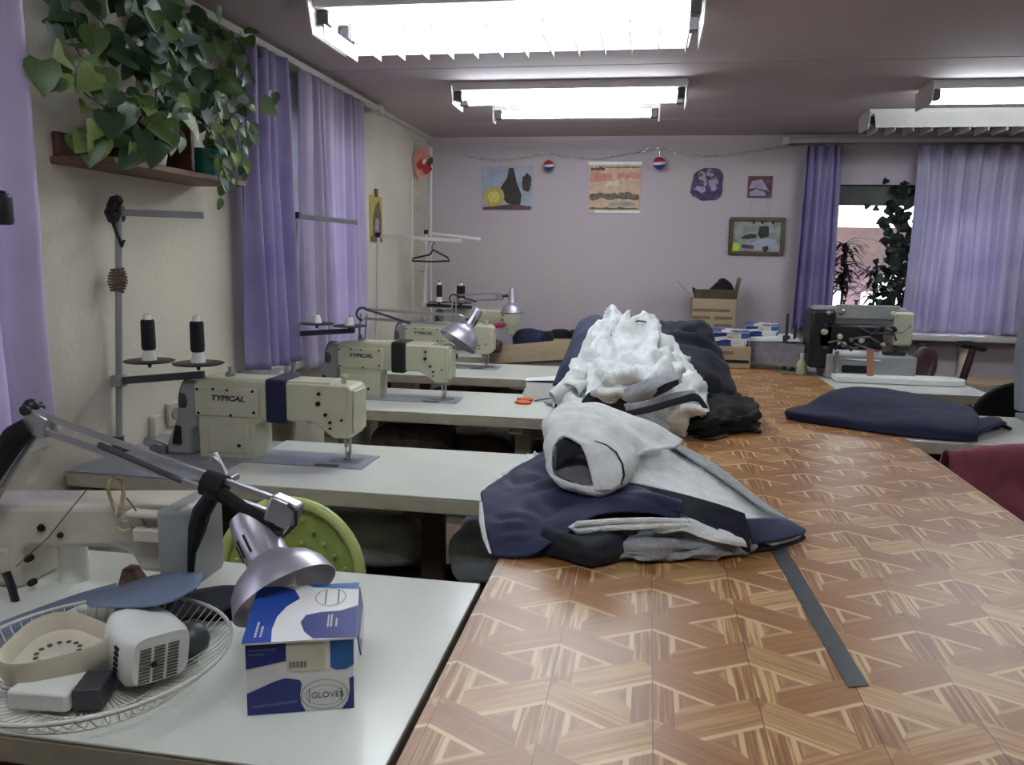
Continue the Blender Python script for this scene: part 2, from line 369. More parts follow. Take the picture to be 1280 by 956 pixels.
    # light border strips round the small triangular fillers
    w2v = N.new('ShaderNodeVectorMath'); w2v.operation = 'MULTIPLY_ADD'; L.new(idv.outputs[0], w2v.inputs[0]); w2v.inputs[1].default_value = (1.37, 2.11, 0.73); w2v.inputs[2].default_value = (0.31, 7.7, 3.1); sgv = N.new('ShaderNodeCombineXYZ'); L.new(mth(N, L, 'MULTIPLY', mth(N, L, 'GREATER_THAN', sg, 0.0), 5.0), sgv.inputs[0]); w3v = N.new('ShaderNodeVectorMath'); L.new(w2v.outputs[0], w3v.inputs[0]); L.new(sgv.outputs[0], w3v.inputs[1]); wn2 = N.new('ShaderNodeTexWhiteNoise'); L.new(w3v.outputs[0], wn2.inputs[0])
    dmin = ab
    st = mth(N, L, 'MULTIPLY', mth(N, L, 'GREATER_THAN', ab, W), mth(N, L, 'LESS_THAN', ab, W+SW))
    low = mth(N, L, 'MULTIPLY', mth(N, L, 'GREATER_THAN', sg, 0.0), mth(N, L, 'SUBTRACT', 1, w0))
    mx = N.new('ShaderNodeMix'); mx.data_type = 'RGBA'; L.new(mth(N, L, 'MULTIPLY', st, mth(N, L, 'MAXIMUM', mth(N, L, 'MULTIPLY', mth(N, L, 'MAXIMUM', low, w0), 0.92), mth(N, L, 'MULTIPLY', wn2.outputs[0], 0.6))), mx.inputs[0]); L.new(ramp.outputs[0], mx.inputs[6]); mx.inputs[7].default_value = lin((220, 186, 138))
    fl = mth(N, L, 'GREATER_THAN', dmin, W+SW)
    m2 = N.new('ShaderNodeMix'); m2.data_type = 'RGBA'; L.new(mth(N, L, 'MULTIPLY', fl, 0.55), m2.inputs[0]); L.new(mx.outputs[2], m2.inputs[6]); m2.inputs[7].default_value = lin((160, 116, 78))
    seam = mth(N, L, 'LESS_THAN', D[0][4], 0.006)
    m3 = N.new('ShaderNodeMix'); m3.data_type = 'RGBA'; L.new(mth(N, L, 'MULTIPLY', seam, 0.75), m3.inputs[0]); L.new(m2.outputs[2], m3.inputs[6]); m3.inputs[7].default_value = lin((70, 44, 26))
    L.new(m3.outputs[2], b.inputs['Base Color']); b.inputs['Roughness'].default_value = 0.36; b.inputs['Specular IOR Level'].default_value = 0.6
    return m
m_parquet = parquet()

# ================================================================ room
H = 2.42; XL = -1.80; XR = 4.3; YB = 6.45; YF = -2.6
def wall_x(name, x, y0, y1, holes, m):      # wall in the YZ plane with window openings, 0.3 thick outward
    b = MB(); sgn = -1 if x < 0 else 1; cx = x + sgn*0.15
    ys = y0
    for (a, c, z0, z1) in holes:
        b.box((cx, (ys+a)/2, H/2), (0.3, a-ys, H)); b.box((cx, (a+c)/2, z0/2), (0.3, c-a, z0)); b.box((cx, (a+c)/2, (z1+H)/2), (0.3, c-a, H-z1)); ys = c
    b.box((cx, (ys+y1)/2, H/2), (0.3, y1-ys, H))
    return struct(b.build(name, m, loc=(x, (y0+y1)/2, 0), smooth=False))
def wall_y(name, y, x0, x1, holes, m):
    b = MB(); cy = y + (0.15 if y > 0 else -0.15); xs = x0
    for (a, c, z0, z1) in holes:
        b.box(((xs+a)/2, cy, H/2), (a-xs, 0.3, H)); b.box(((a+c)/2, cy, z0/2), (c-a, 0.3, z0)); b.box(((a+c)/2, cy, (z1+H)/2), (c-a, 0.3, H-z1)); xs = c
    b.box(((xs+x1)/2, cy, H/2), (x1-xs, 0.3, H))
    return struct(b.build(name, m, loc=((x0+x1)/2, y, 0), smooth=False))
wall_x('wall_left', XL, YF, YB+0.3, [(0.75, 1.95, 0.95, 2.1), (3.40, 4.60, 0.95, 2.15)], m_wall)
wall_y('wall_back', YB, XL, XR, [(1.33, 2.62, 0.97, 2.06)], m_wallb)
wall_x('wall_right', XR, YF, YB+0.3, [], m_wall)
wall_y('wall_front', YF, XL, XR, [], m_wall)
b = MB(); b.box(((XL+XR)/2, (YF+YB)/2, -0.05), (XR-XL+0.6, YB-YF+0.6, 0.1)); struct(b.build('floor', m_floor, smooth=False))
b = MB()      # concrete ceiling slabs with recessed joints
ys = [YF-0.3, -0.7, 0.9, 2.45, 4.12, 5.7, YB+0.3]
for i in range(len(ys)-1): b.box(((XL+XR)/2, (ys[i]+ys[i+1])/2, H+0.1), (XR-XL+0.6, ys[i+1]-ys[i]-0.006, 0.2))
b.box(((XL+XR)/2, (YF+YB)/2, H+0.22), (XR-XL+0.6, YB-YF+0.6, 0.06))
struct(b.build('ceiling', m_ceil, bevel=0.004, seg=1, smooth=False))
b = MB(); b.box((XL+0.02, (YF+YB)/2, H-0.012), (0.04, YB-YF-0.01, 0.024)); struct(b.build('trim_1', m_tin, smooth=False))
b = MB(); b.box((XL+0.01, (YF+YB)/2, 0.05), (0.02, YB-YF-0.05, 0.1)); struct(b.build('baseboard_left', m_woodlt, smooth=False))
b = MB(); b.box(((XL+XR)/2, YB-0.01, 0.05), (XR-XL-0.05, 0.02, 0.1)); struct(b.build('baseboard_back', m_woodlt, smooth=False))
def window(name, o, along, wd, z0, z1, sill=0.16):
    # o = centre on the wall's inner face; along 'x' (back wall) or 'y' (left wall)
    def P(u, d, z): return (o[0]+u, o[1]+d, z) if along == 'x' else (o[0]-d, o[1]+u, z)
    def S(u, d, z): return (u, d, z) if along == 'x' else (d, u, z)
    r = bpy.data.objects.new(name, None); COL.objects.link(r); r.location = (o[0], o[1], z0); struct(r)
    zc = (z0+z1)/2; h = z1-z0; fw = 0.06
    b = MB()
    for s in (-1, 1): b.box(P(s*(wd/2-fw/2), 0.12, zc), S(fw, 0.06, h))
    b.box(P(0, 0.12, z0+fw/2), S(wd-2*fw, 0.06, fw)); b.box(P(0, 0.12, z1-fw/2), S(wd-2*fw, 0.06, fw))
    b.build('window_frame', m_winframe, r, bevel=0.004)
    b = MB(); b.box(P(wd*0.12, 0.12, zc), S(0.07, 0.055, h-2*fw)); b.build('mullion', m_winframe, r, bevel=0.004)
    for u0, u1 in ((-wd/2+fw, wd*0.12-0.035), (wd*0.12+0.035, wd/2-fw)):
        b = MB(); b.box(P((u0+u1)/2, 0.12, zc), S(u1-u0, 0.006, h-2*fw)); b.build('pane', m_glass, r, smooth=False)
    b = MB(); b.box(P(0, 0.09-sill/2, z0-0.02), S(wd+0.16, sill+0.16, 0.04)); b.build('window_sill', m_tin, r, bevel=0.006)
    return r
window('window_1', (XL, 1.35), 'y', 1.2, 0.95, 2.1, 0.1)
window('window_2', (XL, 4.0), 'y', 1.2, 0.95, 2.15, 0.1)
w3 = window('window_3', (1.975, YB), 'x', 1.29, 0.97, 2.06, 0.2)
b = MB(); b.box((1.975, YB+0.07, 1.985), (1.285, 0.03, 0.145)); b.build('roller_blind', mat('blind_olive_grey', (92, 92, 88), 0.8, var=0.1), w3)
# outside: ground and the house across the yard
b = MB(); b.box((3, 16, -1.2), (60, 18.4, 0.2)); b.box((-16, 2, -1.2), (27, 40, 0.2)); struct(b.build('ground_outside', m_snow, smooth=False))
t = thing('neighbour_house', 'brown rendered house seen through the back window beyond the pane', 'house', (2.6, 13.0, -1.1))
b = MB(); b.box((3.6, 14.0, 0.25), (3.8, 2.0, 2.7)); b.build('wall', m_stone, t, smooth=False)
b = MB(); b.prism([(1.9, 1.5), (5.7, 1.5), (5.0, 2.0), (2.7, 2.0)], 'xz', 12.7, 15.3); b.build('roof', m_brown, t, smooth=False)
for i in range(3):
    b = MB(); b.box((2.6+i*0.9, 12.98, 0.6), (0.6, 0.06, 0.9)); b.build('window', m_paper, t, smooth=False)
t = thing('yard_post', 'white post with a curved top outside the back window', 'post', (2.42, 9.2, -1.1))
b = MB(); b.tube([(2.42, 9.2, -1.1), (2.42, 9.2, 1.05), (2.46, 9.2, 1.25), (2.6, 9.2, 1.4), (2.8, 9.2, 1.45)], 0.05, 10); b.build('pipe', m_paper, t)
b = MB(); b.box((2.42, 9.2, -1.06), (0.2, 0.2, 0.08)); b.build('footing', m_stone, t, bevel=0.01)

# ================================================================ ceiling lights
def fixture(name, label, x0, x1, y, depth=0.2, zt=2.42, louvre=True, lit=True, pitch=0.09, drop=0.1, ntube=2, grp='fluorescent ceiling fixtures'):
    t = thing(name, label, 'lamp', ((x0+x1)/2, y, zt), grp)
    xc = (x0+x1)/2; L = x1-x0
    b = MB(); b.box((xc, y, zt-0.022), (L, depth*0.75, 0.044)); b.build('housing', m_tin, t, bevel=0.004)
    zt2 = zt-0.044
    for i in range(ntube):
        yy = y + (i-(ntube-1)/2)*depth*0.5
        b = MB(); b.tube([(x0+0.05, yy, zt2-0.028), (x1-0.05, yy, zt2-0.028)], 0.017, 10); b.build('tube', m_tubeon if lit else m_whitepl, t)
        for xx in (x0+0.03, x1-0.03):
            b = MB(); b.box((xx, yy, zt2-0.026), (0.04, 0.05, 0.052)); b.build('tube_holder', m_tubeend, t, bevel=0.005)
    if louvre:
        b = MB()
        for s in ((1,) if lit else (-1, 1)):
            b.slab([(x0+0.02, y+s*depth*0.5, zt-0.03), (x1-0.02, y+s*depth*0.5, zt-0.03), (x1-0.04, y+s*depth*0.42, zt2-drop*0.7), (x0+0.04, y+s*depth*0.42, zt2-drop*0.7)], (0, 0.003*s, 0))
        b.build('side_reflector', m_tin, t, smooth=False)
        n = int((L-0.1)/pitch)
        for i in range(n+1):
            xx = x0+0.05+i*(L-0.1)/n
            b = MB(); b.box((xx, y, zt2-drop*0.7+0.002), (0.004, depth*0.82, drop*0.42)); b.build('louvre_slat', m_tin, t, smooth=False)
    for xx in (x0, x1):
        b = MB(); b.prism([(y-depth*0.5, zt-0.02), (y+depth*0.5, zt-0.02), (y+depth*0.4, zt2-drop*0.75), (y-depth*0.4, zt2-drop*0.75)], 'yz', xx-0.004, xx+0.004); b.build('end_plate', m_tin, t, bevel=0.002)
    return t
fixture('ceiling_light', 'nearest louvred double tube lamp at top of picture, glaring white', -1.26, 0.15, 3.10, depth=0.42, pitch=0.1, drop=0.13)
fixture('ceiling_light', 'open double tube lamp in the middle row, above the fleece heap', -1.10, 0.155, 4.55, depth=0.32, louvre=False)
fixture('ceiling_light', 'short single bare tube lamp behind the middle ceiling lamp', -0.99, 0.02, 5.08, depth=0.1, louvre=False, ntube=1)
fixture('ceiling_light', 'open double tube lamp at right edge, lit', 1.39, 2.60, 4.70, depth=0.3, louvre=False)
fixture('ceiling_light', 'unlit louvred lamp in front of the lilac back curtain', 1.29, 2.55, 5.5, depth=0.28, pitch=0.1, lit=False)
fixture('ceiling_light', 'added unseen double tube lamp lighting the near end of the parquet table', -1.0, 0.2, 0.6, depth=0.3, louvre=False)  # added lamp outside the frame, put in to light the near room
fixture('ceiling_light', 'added unseen double tube lamp lighting the right side near the camera', 1.5, 2.7, 1.9, depth=0.3, louvre=False)  # second unseen lamp, added for light on the near right
# ================================================================ tables
TZ = 0.80
def table(name, label, x0, x1, y0, y1, m=m_white, legs=True, legx=None, thick=0.045, legm=None, group=None, cat='table', leaf=None):
    t = thing(name, label, cat, ((x0+x1)/2, (y0+y1)/2, 0), group); legm = legm or m_brown
    b = MB(); b.box(((x0+x1)/2, (y0+y1)/2, TZ-0.003), (x1-x0, y1-y0, 0.006)); b.build('tabletop', m, t, bevel=0.002)
    b = MB(); b.box(((x0+x1)/2, (y0+y1)/2, TZ-0.006-thick/2), (x1-x0-0.001, y1-y0-0.001, thick)); b.build('edge_band', m_edge, t, bevel=0.004)
    z = TZ-0.006-thick; yc = (y0+y1)/2
    for lx in (legx or (x0+0.12, x1-0.12)):
        b = MB(); b.box((lx, yc, z/2), (0.075, 0.05, z)); b.box((lx, yc, 0.03), (0.07, (y1-y0)*0.85, 0.06)); b.box((lx, yc, z-0.02), (0.07, (y1-y0)*0.8, 0.04)); b.build('leg', legm, t, bevel=0.004)
    lx = legx or (x0+0.12, x1-0.12)
    b = MB(); b.box(((lx[0]+lx[-1])/2, yc+0.06, 0.18), (lx[-1]-lx[0], 0.03, 0.05)); b.build('stretcher', legm, t, bevel=0.003)
    return t
t1 = table('sewing_table', 'nearest white sewing table, carrying the fan parts and blue carton', -1.78, -0.325, 0.925, 1.585)
t2 = table('sewing_table', 'second white sewing table from the front, long machine with navy band on it', -1.30, -0.322, 2.16, 2.72, legx=(-1.1, -0.66))
t2b = table('side_table', 'grey topped side table against left wall beside second sewing table', -1.78, -1.302, 2.17, 2.70, m=m_grey_lam, legx=(-1.7, -1.4))
t3 = table('sewing_table', 'third white sewing table from the front, orange scissors lying on it', -1.72, -0.325, 3.36, 3.95, legm=m_edge, legx=(-1.5, -0.55))
t4 = table('sewing_table', 'fourth white sewing table, behind the third and before the flat cardboard tray', -1.72, -0.37, 4.43, 5.04)
t5 = table('sewing_table', 'farthest sewing table, under the flat cardboard tray by the back wall', -1.72, -0.37, 5.36, 5.98)
# brand lettering etc on machines is below.  cutting table
t = thing('cutting_table', 'long cutting table with brown parquet-print top running towards the back wall', 'table', (0.365, 3.2, 0))
WX0, WX1, WY0, WY1 = -0.312, 1.035, -0.25, 5.62
b = MB(); b.box(((WX0+WX1)/2, (WY0+WY1)/2, TZ-0.002), (WX1-WX0, WY1-WY0, 0.004)); o = b.build('tabletop', m_parquet, t, smooth=False)
b = MB(); b.box(((WX0+WX1)/2, (WY0+WY1)/2, TZ-0.024), (WX1-WX0-0.004, WY1-WY0-0.004, 0.04)); b.build('board', m_woodsh, t, bevel=0.002)
for yy in (0.2, 1.9, 3.6, 5.3):
    for xx in (-0.2, 0.92):
        b = MB(); b.box((xx, yy, 0.378), (0.07, 0.07, 0.756)); b.build('leg', m_brown, t, bevel=0.005)
b = MB()
for xx in (-0.2, 0.92): b.box((xx, 2.75, 0.70), (0.03, 5.2, 0.08))
b.build('apron', m_brown, t)
# adhesive strip lying on the cutting table
b = MB(); b.slab([(0.3117, 2.0327, 0.801), (0.3522, 2.0416, 0.801), (0.3868, 1.3078, 0.801), (0.3514, 1.2956, 0.801)], (0, 0, 0.0012))
tag(b.build('dark_strip', m_tape, smooth=False), 'dark grey strip lying on parquet top in front of the navy hem', 'strip')

# ================================================================ sewing machine heads (local: x along the arm, needle at +x; table plane z = 0)
def machine(name, label, loc, m=m_mach, band=None, logo=True, motor=True, rz=0, s=1.0):
    t = thing(name, label, 'sewing machine')
    yb0, yb1 = -0.055, 0.075
    b = MB(); b.prism([(-0.262, 0), (-0.062, 0), (-0.062, 0.128), (-0.045, 0.142), (0.135, 0.142), (0.16, 0.13), (0.215, 0.092), (0.268, 0.092), (0.275, 0.11), (0.278, 0.255), (0.262, 0.266), (-0.25, 0.272), (-0.272, 0.255), (-0.272, 0.15), (-0.262, 0.14)], 'xz', yb0, yb1)
    b.build('body', m, t, bevel=0.012, seg=3)
    b = MB(); b.prism([(-0.268, 0.146), (-0.052, 0.146), (-0.04, 0.150), (-0.04, 0.245), (-0.268, 0.245)], 'xz', yb0-0.006, yb0+0.01); b.build('cover_plate', m, t, bevel=0.004)
    b = MB(); b.prism([(-0.225, 0.02), (-0.085, 0.02), (-0.085, 0.12), (-0.225, 0.12)], 'xz', yb0-0.003, yb0+0.01); b.build('lower_panel', m, t, bevel=0.003)
    b = MB(); b.prism([(0.262, 0.105), (0.276, 0.105), (0.276, 0.258), (0.262, 0.258)], 'xz', yb0-0.004, yb1+0.004); b.box((0.281, 0.01, 0.18), (0.008, 0.11, 0.14)); b.build('face_plate', m, t, bevel=0.005)
    b = MB(); b.box((-0.01, 0.01, 0.268), (0.42, 0.11, 0.012)); b.build('top_cover', m, t, bevel=0.005)
    for (x, z, r) in ((-0.258, 0.235, .0045), (-0.2, 0.238, .0045), (-0.15, 0.236, .004), (-0.06, 0.236, .005), (-0.256, 0.155, .0045), (-0.14, 0.152, .0045), (-0.058, 0.165, .005), (-0.115, 0.05, .006), (0.165, 0.205, .008), (0.168, 0.238, .0055), (0.19, 0.17, .006), (0.205, 0.145, .005), (0.205, 0.125, .0035), (0.245, 0.155, .004)):
        b = MB(); b.lathe([(r*0.9, 0.003), (r, 0.001), (r, -0.006)], (x, yb0-0.006, z), (0, -1, 0), 10); b.build('screw', m_dark, t)
    b = MB(); b.lathe([(0.016, 0), (0.016, 0.012), (0.011, 0.016), (0.006, 0.016), (0.006, 0.028), (0.009, 0.032)], (-0.17, 0.0, 0.273), (0, 0, 1), 14); b.build('oil_cap', m_steel, t)
    b = MB(); b.tube([(0.24, -0.02, 0.27), (0.24, -0.02, 0.30)], 0.009, 8); b.lathe([(0.013, 0), (0.013, 0.006)], (0.24, -0.02, 0.29), (0, 0, 1), 10); b.build('thread_guide', m, t, bevel=0.001)
    b = MB(); b.tube([(0.232, 0.01, 0.10), (0.232, 0.01, 0.05)], 0.006, 8); b.tube([(0.232, 0.01, 0.05), (0.232, 0.01, 0.012)], 0.0022, 6); b.build('needle_bar', m_steel, t)
    b = MB(); b.tube([(0.247, 0.01, 0.10), (0.247, 0.01, 0.03)], 0.005, 8); b.box((0.237, 0.01, 0.014), (0.014, 0.04, 0.005)); b.box((0.244, 0.01, 0.024), (0.012, 0.012, 0.022)); b.build('presser_foot', m_steel, t)
    b = MB(); b.box((0.02, 0.01, 0.0015), (0.6, 0.178, 0.003)); b.build('bed_plate', m_grey_lam, t, bevel=0.001)
    b = MB(); b.box((0.235, 0.01, 0.004), (0.10, 0.06, 0.003)); b.build('needle_plate', m_steel, t, bevel=0.001)
    b = MB(); b.box((0.195, -0.066, 0.0042), (0.08, 0.018, 0.003)); b.build('slide_plate', m_dgrey, t)
    # belt cover, hand wheel, bobbin winder on the left
    b = MB(); b.prism([(-0.262, 0.25), (-0.29, 0.262), (-0.325, 0.252), (-0.345, 0.21), (-0.352, 0.13), (-0.395, 0.03), (-0.395, 0.0), (-0.30, 0.0), (-0.296, 0.09), (-0.272, 0.10)], 'xz', -0.04, 0.06); b.build('belt_cover', m_grey, t, bevel=0.012, seg=3)
    b = MB(); b.lathe([(0.02, -0.02), (0.07, -0.018), (0.075, -0.01), (0.075, 0.012), (0.06, 0.02), (0.03, 0.024), (0.012, 0.03)], (-0.325, 0.03, 0.19), (-1, 0, 0), 24); b.build('hand_wheel', m_dgrey, t)
    b = MB(); b.prism([(-0.365, 0.04), (-0.335, 0.04), (-0.335, 0.10), (-0.35, 0.105)], 'xz', -0.05, -0.03); b.build('belt_slot', m_dark, t)
    w_ = MB(); w_.box((-0.425, -0.02, 0.015), (0.06, 0.05, 0.03)); w_.lathe([(0.006, 0), (0.006, 0.05), (0.018, 0.05), (0.018, 0.056)], (-0.44, -0.02, 0.03), (0, -1, 0.4), 12); w_.tube([(-0.40, -0.03, 0.03), (-0.43, -0.06, 0.055), (-0.46, -0.05, 0.05)], 0.005, 6); w_.build('bobbin_winder', m_steel, t, bevel=0.002)
    if logo:
        text('brand_lettering', 'TYPICAL', 0.024, m_dgrey, t, (-0.21, yb0-0.0066, 0.208), FACE, shear=0.25, sx=1.3, offset=0.001)
    if band:
        bm_, x0, x1, drop = band
        b = MB(); b.box(((x0+x1)/2, 0.01, 0.207), (x1-x0, 0.155, 0.147)); hole = b
        o = b.build('cloth_band', bm_, t, bevel=0.01, seg=3)
    t.location = loc; t.rotation_euler = (0, 0, rz); t.scale = (s, s, s)
    return t
machine('sewing_machine', 'pale green industrial sewing machine with navy band and dark lettering, second table', (-1.205, 2.47, TZ), band=(m_navyb, -0.015, 0.055, 0))
machine('sewing_machine', 'pale green sewing machine with black band round its arm, third table', (-1.185, 3.67, TZ), band=(m_black, 0.0, 0.07, 0))
machine('sewing_machine', 'sewing machine on fourth table, partly behind a silver lamp shade', (-1.21, 4.83, TZ))
m5 = machine('sewing_machine', 'farthest sewing machine, pink marker lying across its arm', (-1.19, 5.72, TZ+0.03))
b = MB(); b.tube([(-1.0897, 5.58, 0.9922), (-0.9917, 5.58, 1.0067)], 0.018, 10)
tag(b.build('pink_marker', m_pink), 'pink tube hanging on the front of the farthest machine', 'marker')
# nearest machine, seen from close: big cream arm with grey end block
t = thing('sewing_machine', 'old cream sewing machine with arched arm on nearest table, cord loop on it', 'sewing machine', (-1.15, 1.42, TZ))
P = [(-1.3955, 1.36, 0.9996), (-0.7431, 1.36, 1.0374)]
b = MB(); b.prism([(-1.42, 0.80), (-1.235, 0.80), (-1.235, 0.86), (-1.228, 0.882), (-1.21, 0.891), (-1.02, 0.905), (-0.985, 0.895), (-0.965, 0.86), (-0.89, 0.86), (-0.878, 0.875), (-0.875, 0.985), (-0.885, 1.0), (-1.40, 0.965), (-1.42, 0.95)], 'xz', 1.36, 1.485); b.build('body', m_mach1, t, bevel=0.012, seg=3)
b = MB(); b.prism([(-1.36, 0.835), (-1.255, 0.835), (-1.255, 0.885), (-1.36, 0.88)], 'xz', 1.352, 1.37); b.build('side_panel', m_mach1, t, bevel=0.004)
b = MB(); b.lathe([(0.03, 0), (0.028, 0.09), (0.033, 0.10)], (-1.168, 1.43, 0.80), (0, 0, 1), 18); b.build('column', m_whitepl, t)
b = MB(); b.prism([(-0.905, 0.835), (-0.85, 0.835), (-0.845, 0.85), (-0.845, 0.995), (-0.858, 1.005), (-0.905, 1.0)], 'xz', 1.33, 1.47); b.build('face_plate', m_grey, t, bevel=0.008, seg=3)
b = MB(); b.box((-0.93, 1.35, 0.945), (0.06, 0.03, 0.028)); b.box((-0.935, 1.35, 0.985), (0.08, 0.03, 0.012)); b.build('tension_bracket', m_mach1, t, bevel=0.004)
for x in (-0.893, -0.872):
    b = MB(); b.tube([(x, 1.39, 0.84), (x, 1.39, 0.805)], 0.007, 8); b.build('needle_bar', m_dgrey, t)
b = MB(); b.box((-0.88, 1.39, 0.803), (0.05, 0.04, 0.006)); b.build('presser_foot', m_dgrey, t)
for p, r in (((-1.1769, 1.357, 0.9358), .008), ((-1.1348, 1.357, 0.924), .006), ((-1.2135, 1.357, 0.8673), .007), ((-1.2105, 1.357, 0.8164), .007), ((-0.9037, 1.357, 0.9437), .005), ((-0.853, 1.35, 0.8919), .004)):
    b = MB(); b.lathe([(r*0.85, 0.003), (r, 0.0), (r, -0.012)], p, (0, -1, 0), 12); b.build('screw', m_dark, t)
# cord loop and thread
b = MB(); pts = []
for i in range(18):
    a = 2*PI*i/18; pts.append(Vector((-0.9966, 1.345, 1.0181)) + Vector((0.014*math.sin(a), 0.006*math.sin(2*a), 0.038*math.cos(a))))
b.tube(pts, 0.0035, 6, closed=True); b.tube([p+Vector((0.006, -0.006, 0.0)) for p in pts], 0.003, 6, closed=True)
b.tube([(-0.9877, 1.34, 0.9689), (-0.9706, 1.34, 0.9702), (-0.9612, 1.34, 0.9581), (-0.9804, 1.34, 0.9501), (-0.9955, 1.34, 0.9554)], 0.003, 6)
tag(b.build('cord_loop', m_rope), 'cream cord loop hanging on the nearest machine arm', 'cord')
b = MB(); b.tube([(-1.2296, 1.345, 0.8553), (-1.152, 1.345, 0.922), (-1.0597, 1.345, 1.0267)], 0.0012, 5); b.tube([(-0.9746, 1.345, 1.0165), (-0.9242, 1.345, 0.9511), (-0.8731, 1.345, 0.8986)], 0.0015, 5); b.build('thread', m_mauve, t)
b = MB(); b.prism([(-1.05, 0.801), (-0.985, 0.801), (-1.015, 0.845), (-1.035, 0.845)], 'xz', 1.40, 1.43); b.build('thread_guard', m_mauve, t, bevel=0.003)
# ================================================================ thread stands and cones
def stand(name, label, base, top, arm, tray=None, trayz=0, discs=(), m=m_grey, cap=True, r=0.011, pin=0.16):
    # base -> top: pole, arm: tip of the upper arm, tray: tip of the tray arm
    t = thing(name, label, 'thread stand', base)
    tp = Vector(top); bs = Vector(base)
    b = MB(); b.tube([bs, tp], r, 10); b.build('pole', m, t)
    b = MB(); b.lathe([(0.04, 0), (0.04, 0.012), (0.018, 0.02), (0.018, 0.05)], base, (0, 0, 1), 16); b.build('base', m_dgrey, t)
    d = (Vector(arm)-tp); b = MB(); b.slab([tp+Vector((0, -0.006, -0.004)), Vector(arm)+Vector((0, -0.006, -0.004)), Vector(arm)+Vector((0, -0.006, 0.018)), tp+Vector((0, -0.006, 0.018))], (0, 0.012, 0)); b.build('upper_arm', m, t, bevel=0.002)
    if cap: b = MB(); b.box(tp+Vector((0, 0, 0.012)), (0.032, 0.032, 0.03)); b.build('pole_cap', m_black, t, bevel=0.005)
    if tray is not None:
        r0 = Vector(bs.lerp(tp, (trayz-bs.z)/(tp.z-bs.z)))
        b = MB(); b.slab([r0+Vector((0, -0.012, -0.012)), Vector(tray)+Vector((0, -0.012, -0.012)), Vector(tray)+Vector((0, -0.012, 0.012)), r0+Vector((0, -0.012, 0.012))], (0, 0.024, 0)); b.build('tray_arm', m_dgrey, t, bevel=0.002)
        b = MB(); b.box(r0, (0.04, 0.04, 0.04)); b.build('clamp', m, t, bevel=0.005)
        for c in discs:
            b = MB(); b.lathe([(0.005, -0.02), (0.008, -0.004), (0.078, 0.0), (0.082, 0.004), (0.075, 0.006), (0.008, 0.006), (0.004, 0.012), (0.003, pin)], c, (0, 0, 1), 22); b.build('spool_disc', m_black, t)
    return t
def cone(label, c, r=0.022, h=0.105, bare=False, cat='thread cone', group=None):
    t = thing('thread_cone', label, cat, c, group)
    b = MB(); b.lathe([(0.024, 0.0), (0.016, 0.035), (0.012, h+0.045), (0.010, h+0.048)], c, (0, 0, 1), 14); b.build('spool_core', m_whitepl, t)
    if not bare:
        b = MB(); b.lathe([(r*0.8, 0.034), (r, 0.038), (r*1.04, 0.05), (r*1.0, h+0.025), (r*0.85, h+0.03)], c, (0, 0, 1), 18); b.build('thread_winding', m_thread, t)
    return t
S1 = Vector((-1.7846, 2.44, 0.7566)); S1.z = TZ
d1a = Vector((-1.6374, 2.42, 1.1185)); d1b = Vector((-1.4479, 2.4, 1.1206))
st1 = stand('thread_stand', 'tall thread stand beside second machine, holding two black thread cones', S1, (-1.7356, 2.44, 1.6023), (-1.4179, 2.42, 1.5941), (-1.4442, 2.42, 1.0833), 1.045, (d1a, d1b))
b = MB()
for i in range(9): b.sphere(Vector((-1.7375, 2.44, 1.6178))+Vector((rnd.uniform(-.022, .022), rnd.uniform(-.02, .02), rnd.uniform(-.03, .03))), 0.02, 8)
b.tube([(-1.7458, 2.42, 1.5832), (-1.7312, 2.42, 1.5394), (-1.7136, 2.42, 1.4982), (-1.7064, 2.42, 1.519)], 0.006, 6); b.build('tape_wad', m_black, st1)
b = MB(); pts = []
for i in range(70):
    a = i*0.75; q = i/69; rr = 0.017+0.012*math.sin(q*PI); c = Vector((-1.7552, 2.44, 1.3469)).lerp(Vector((-1.75, 2.44, 1.4268)), q); pts.append(c+Vector((rr*math.cos(a), rr*math.sin(a), 0)))
b.tube(pts, 0.004, 5)
for i in range(30):
    a = i*0.9; q = i/29; c = Vector((-1.7565, 2.44, 1.1441)).lerp(Vector((-1.7535, 2.44, 1.1906)), q); pts.append(c)
b.build('wound_cord', m_mauve, st1)
cone('left black thread cone on tall stand beside the second machine', d1a+Vector((0, 0, 0.006)))
cone('right black thread cone on tall stand beside the second machine', d1b+Vector((0, 0, 0.006)))
S2 = Vector((-1.6888, 3.62, 0.8345)); S2.z = TZ
d2a = Vector((-1.5582, 3.62, 1.1512)); d2b = Vector((-1.3856, 3.6, 1.1469))
stand('thread_stand', 'thread stand with bare white spools before the wide lilac curtain', S2, (-1.6471, 3.62, 1.6503), (-1.3435, 3.61, 1.6236), (-1.3658, 3.61, 1.1277), 1.10, (d2a, d2b), pin=0.05)
cone('left bare white spool on the stand before the lilac curtain', d2a+Vector((0, 0, 0.006)), bare=True, h=-0.01, cat='spool')
cone('right bare white spool on the stand before the lilac curtain', d2b+Vector((0, 0, 0.006)), bare=True, h=-0.01, cat='spool')
S4 = Vector((-1.7254, 4.95, 1.0655)); S4.z = TZ
stand('thread_stand', 'white thread stand in front of the yellow wall calendar', S4, (-1.7047, 4.95, 1.5949), (-1.1577, 4.93, 1.5675), None, m=m_tin)
S5 = Vector((-1.5953, 5.6, 0.8462)); S5.z = TZ
d5a = Vector((-1.4766, 5.6, 1.1509)); d5b = Vector((-1.3175, 5.6, 1.1495))
stand('thread_stand', 'farthest thread stand, two black cones, black hanger in front', S5, (-1.5722, 5.6, 1.6359), (-1.1824, 5.6, 1.5967), (-1.2352, 5.6, 1.1232), 1.13, (d5a, d5b), m=m_tin)
cone('slim black thread cone on the farthest stand', d5a+Vector((0, 0, 0.006)), r=0.02, h=0.09)
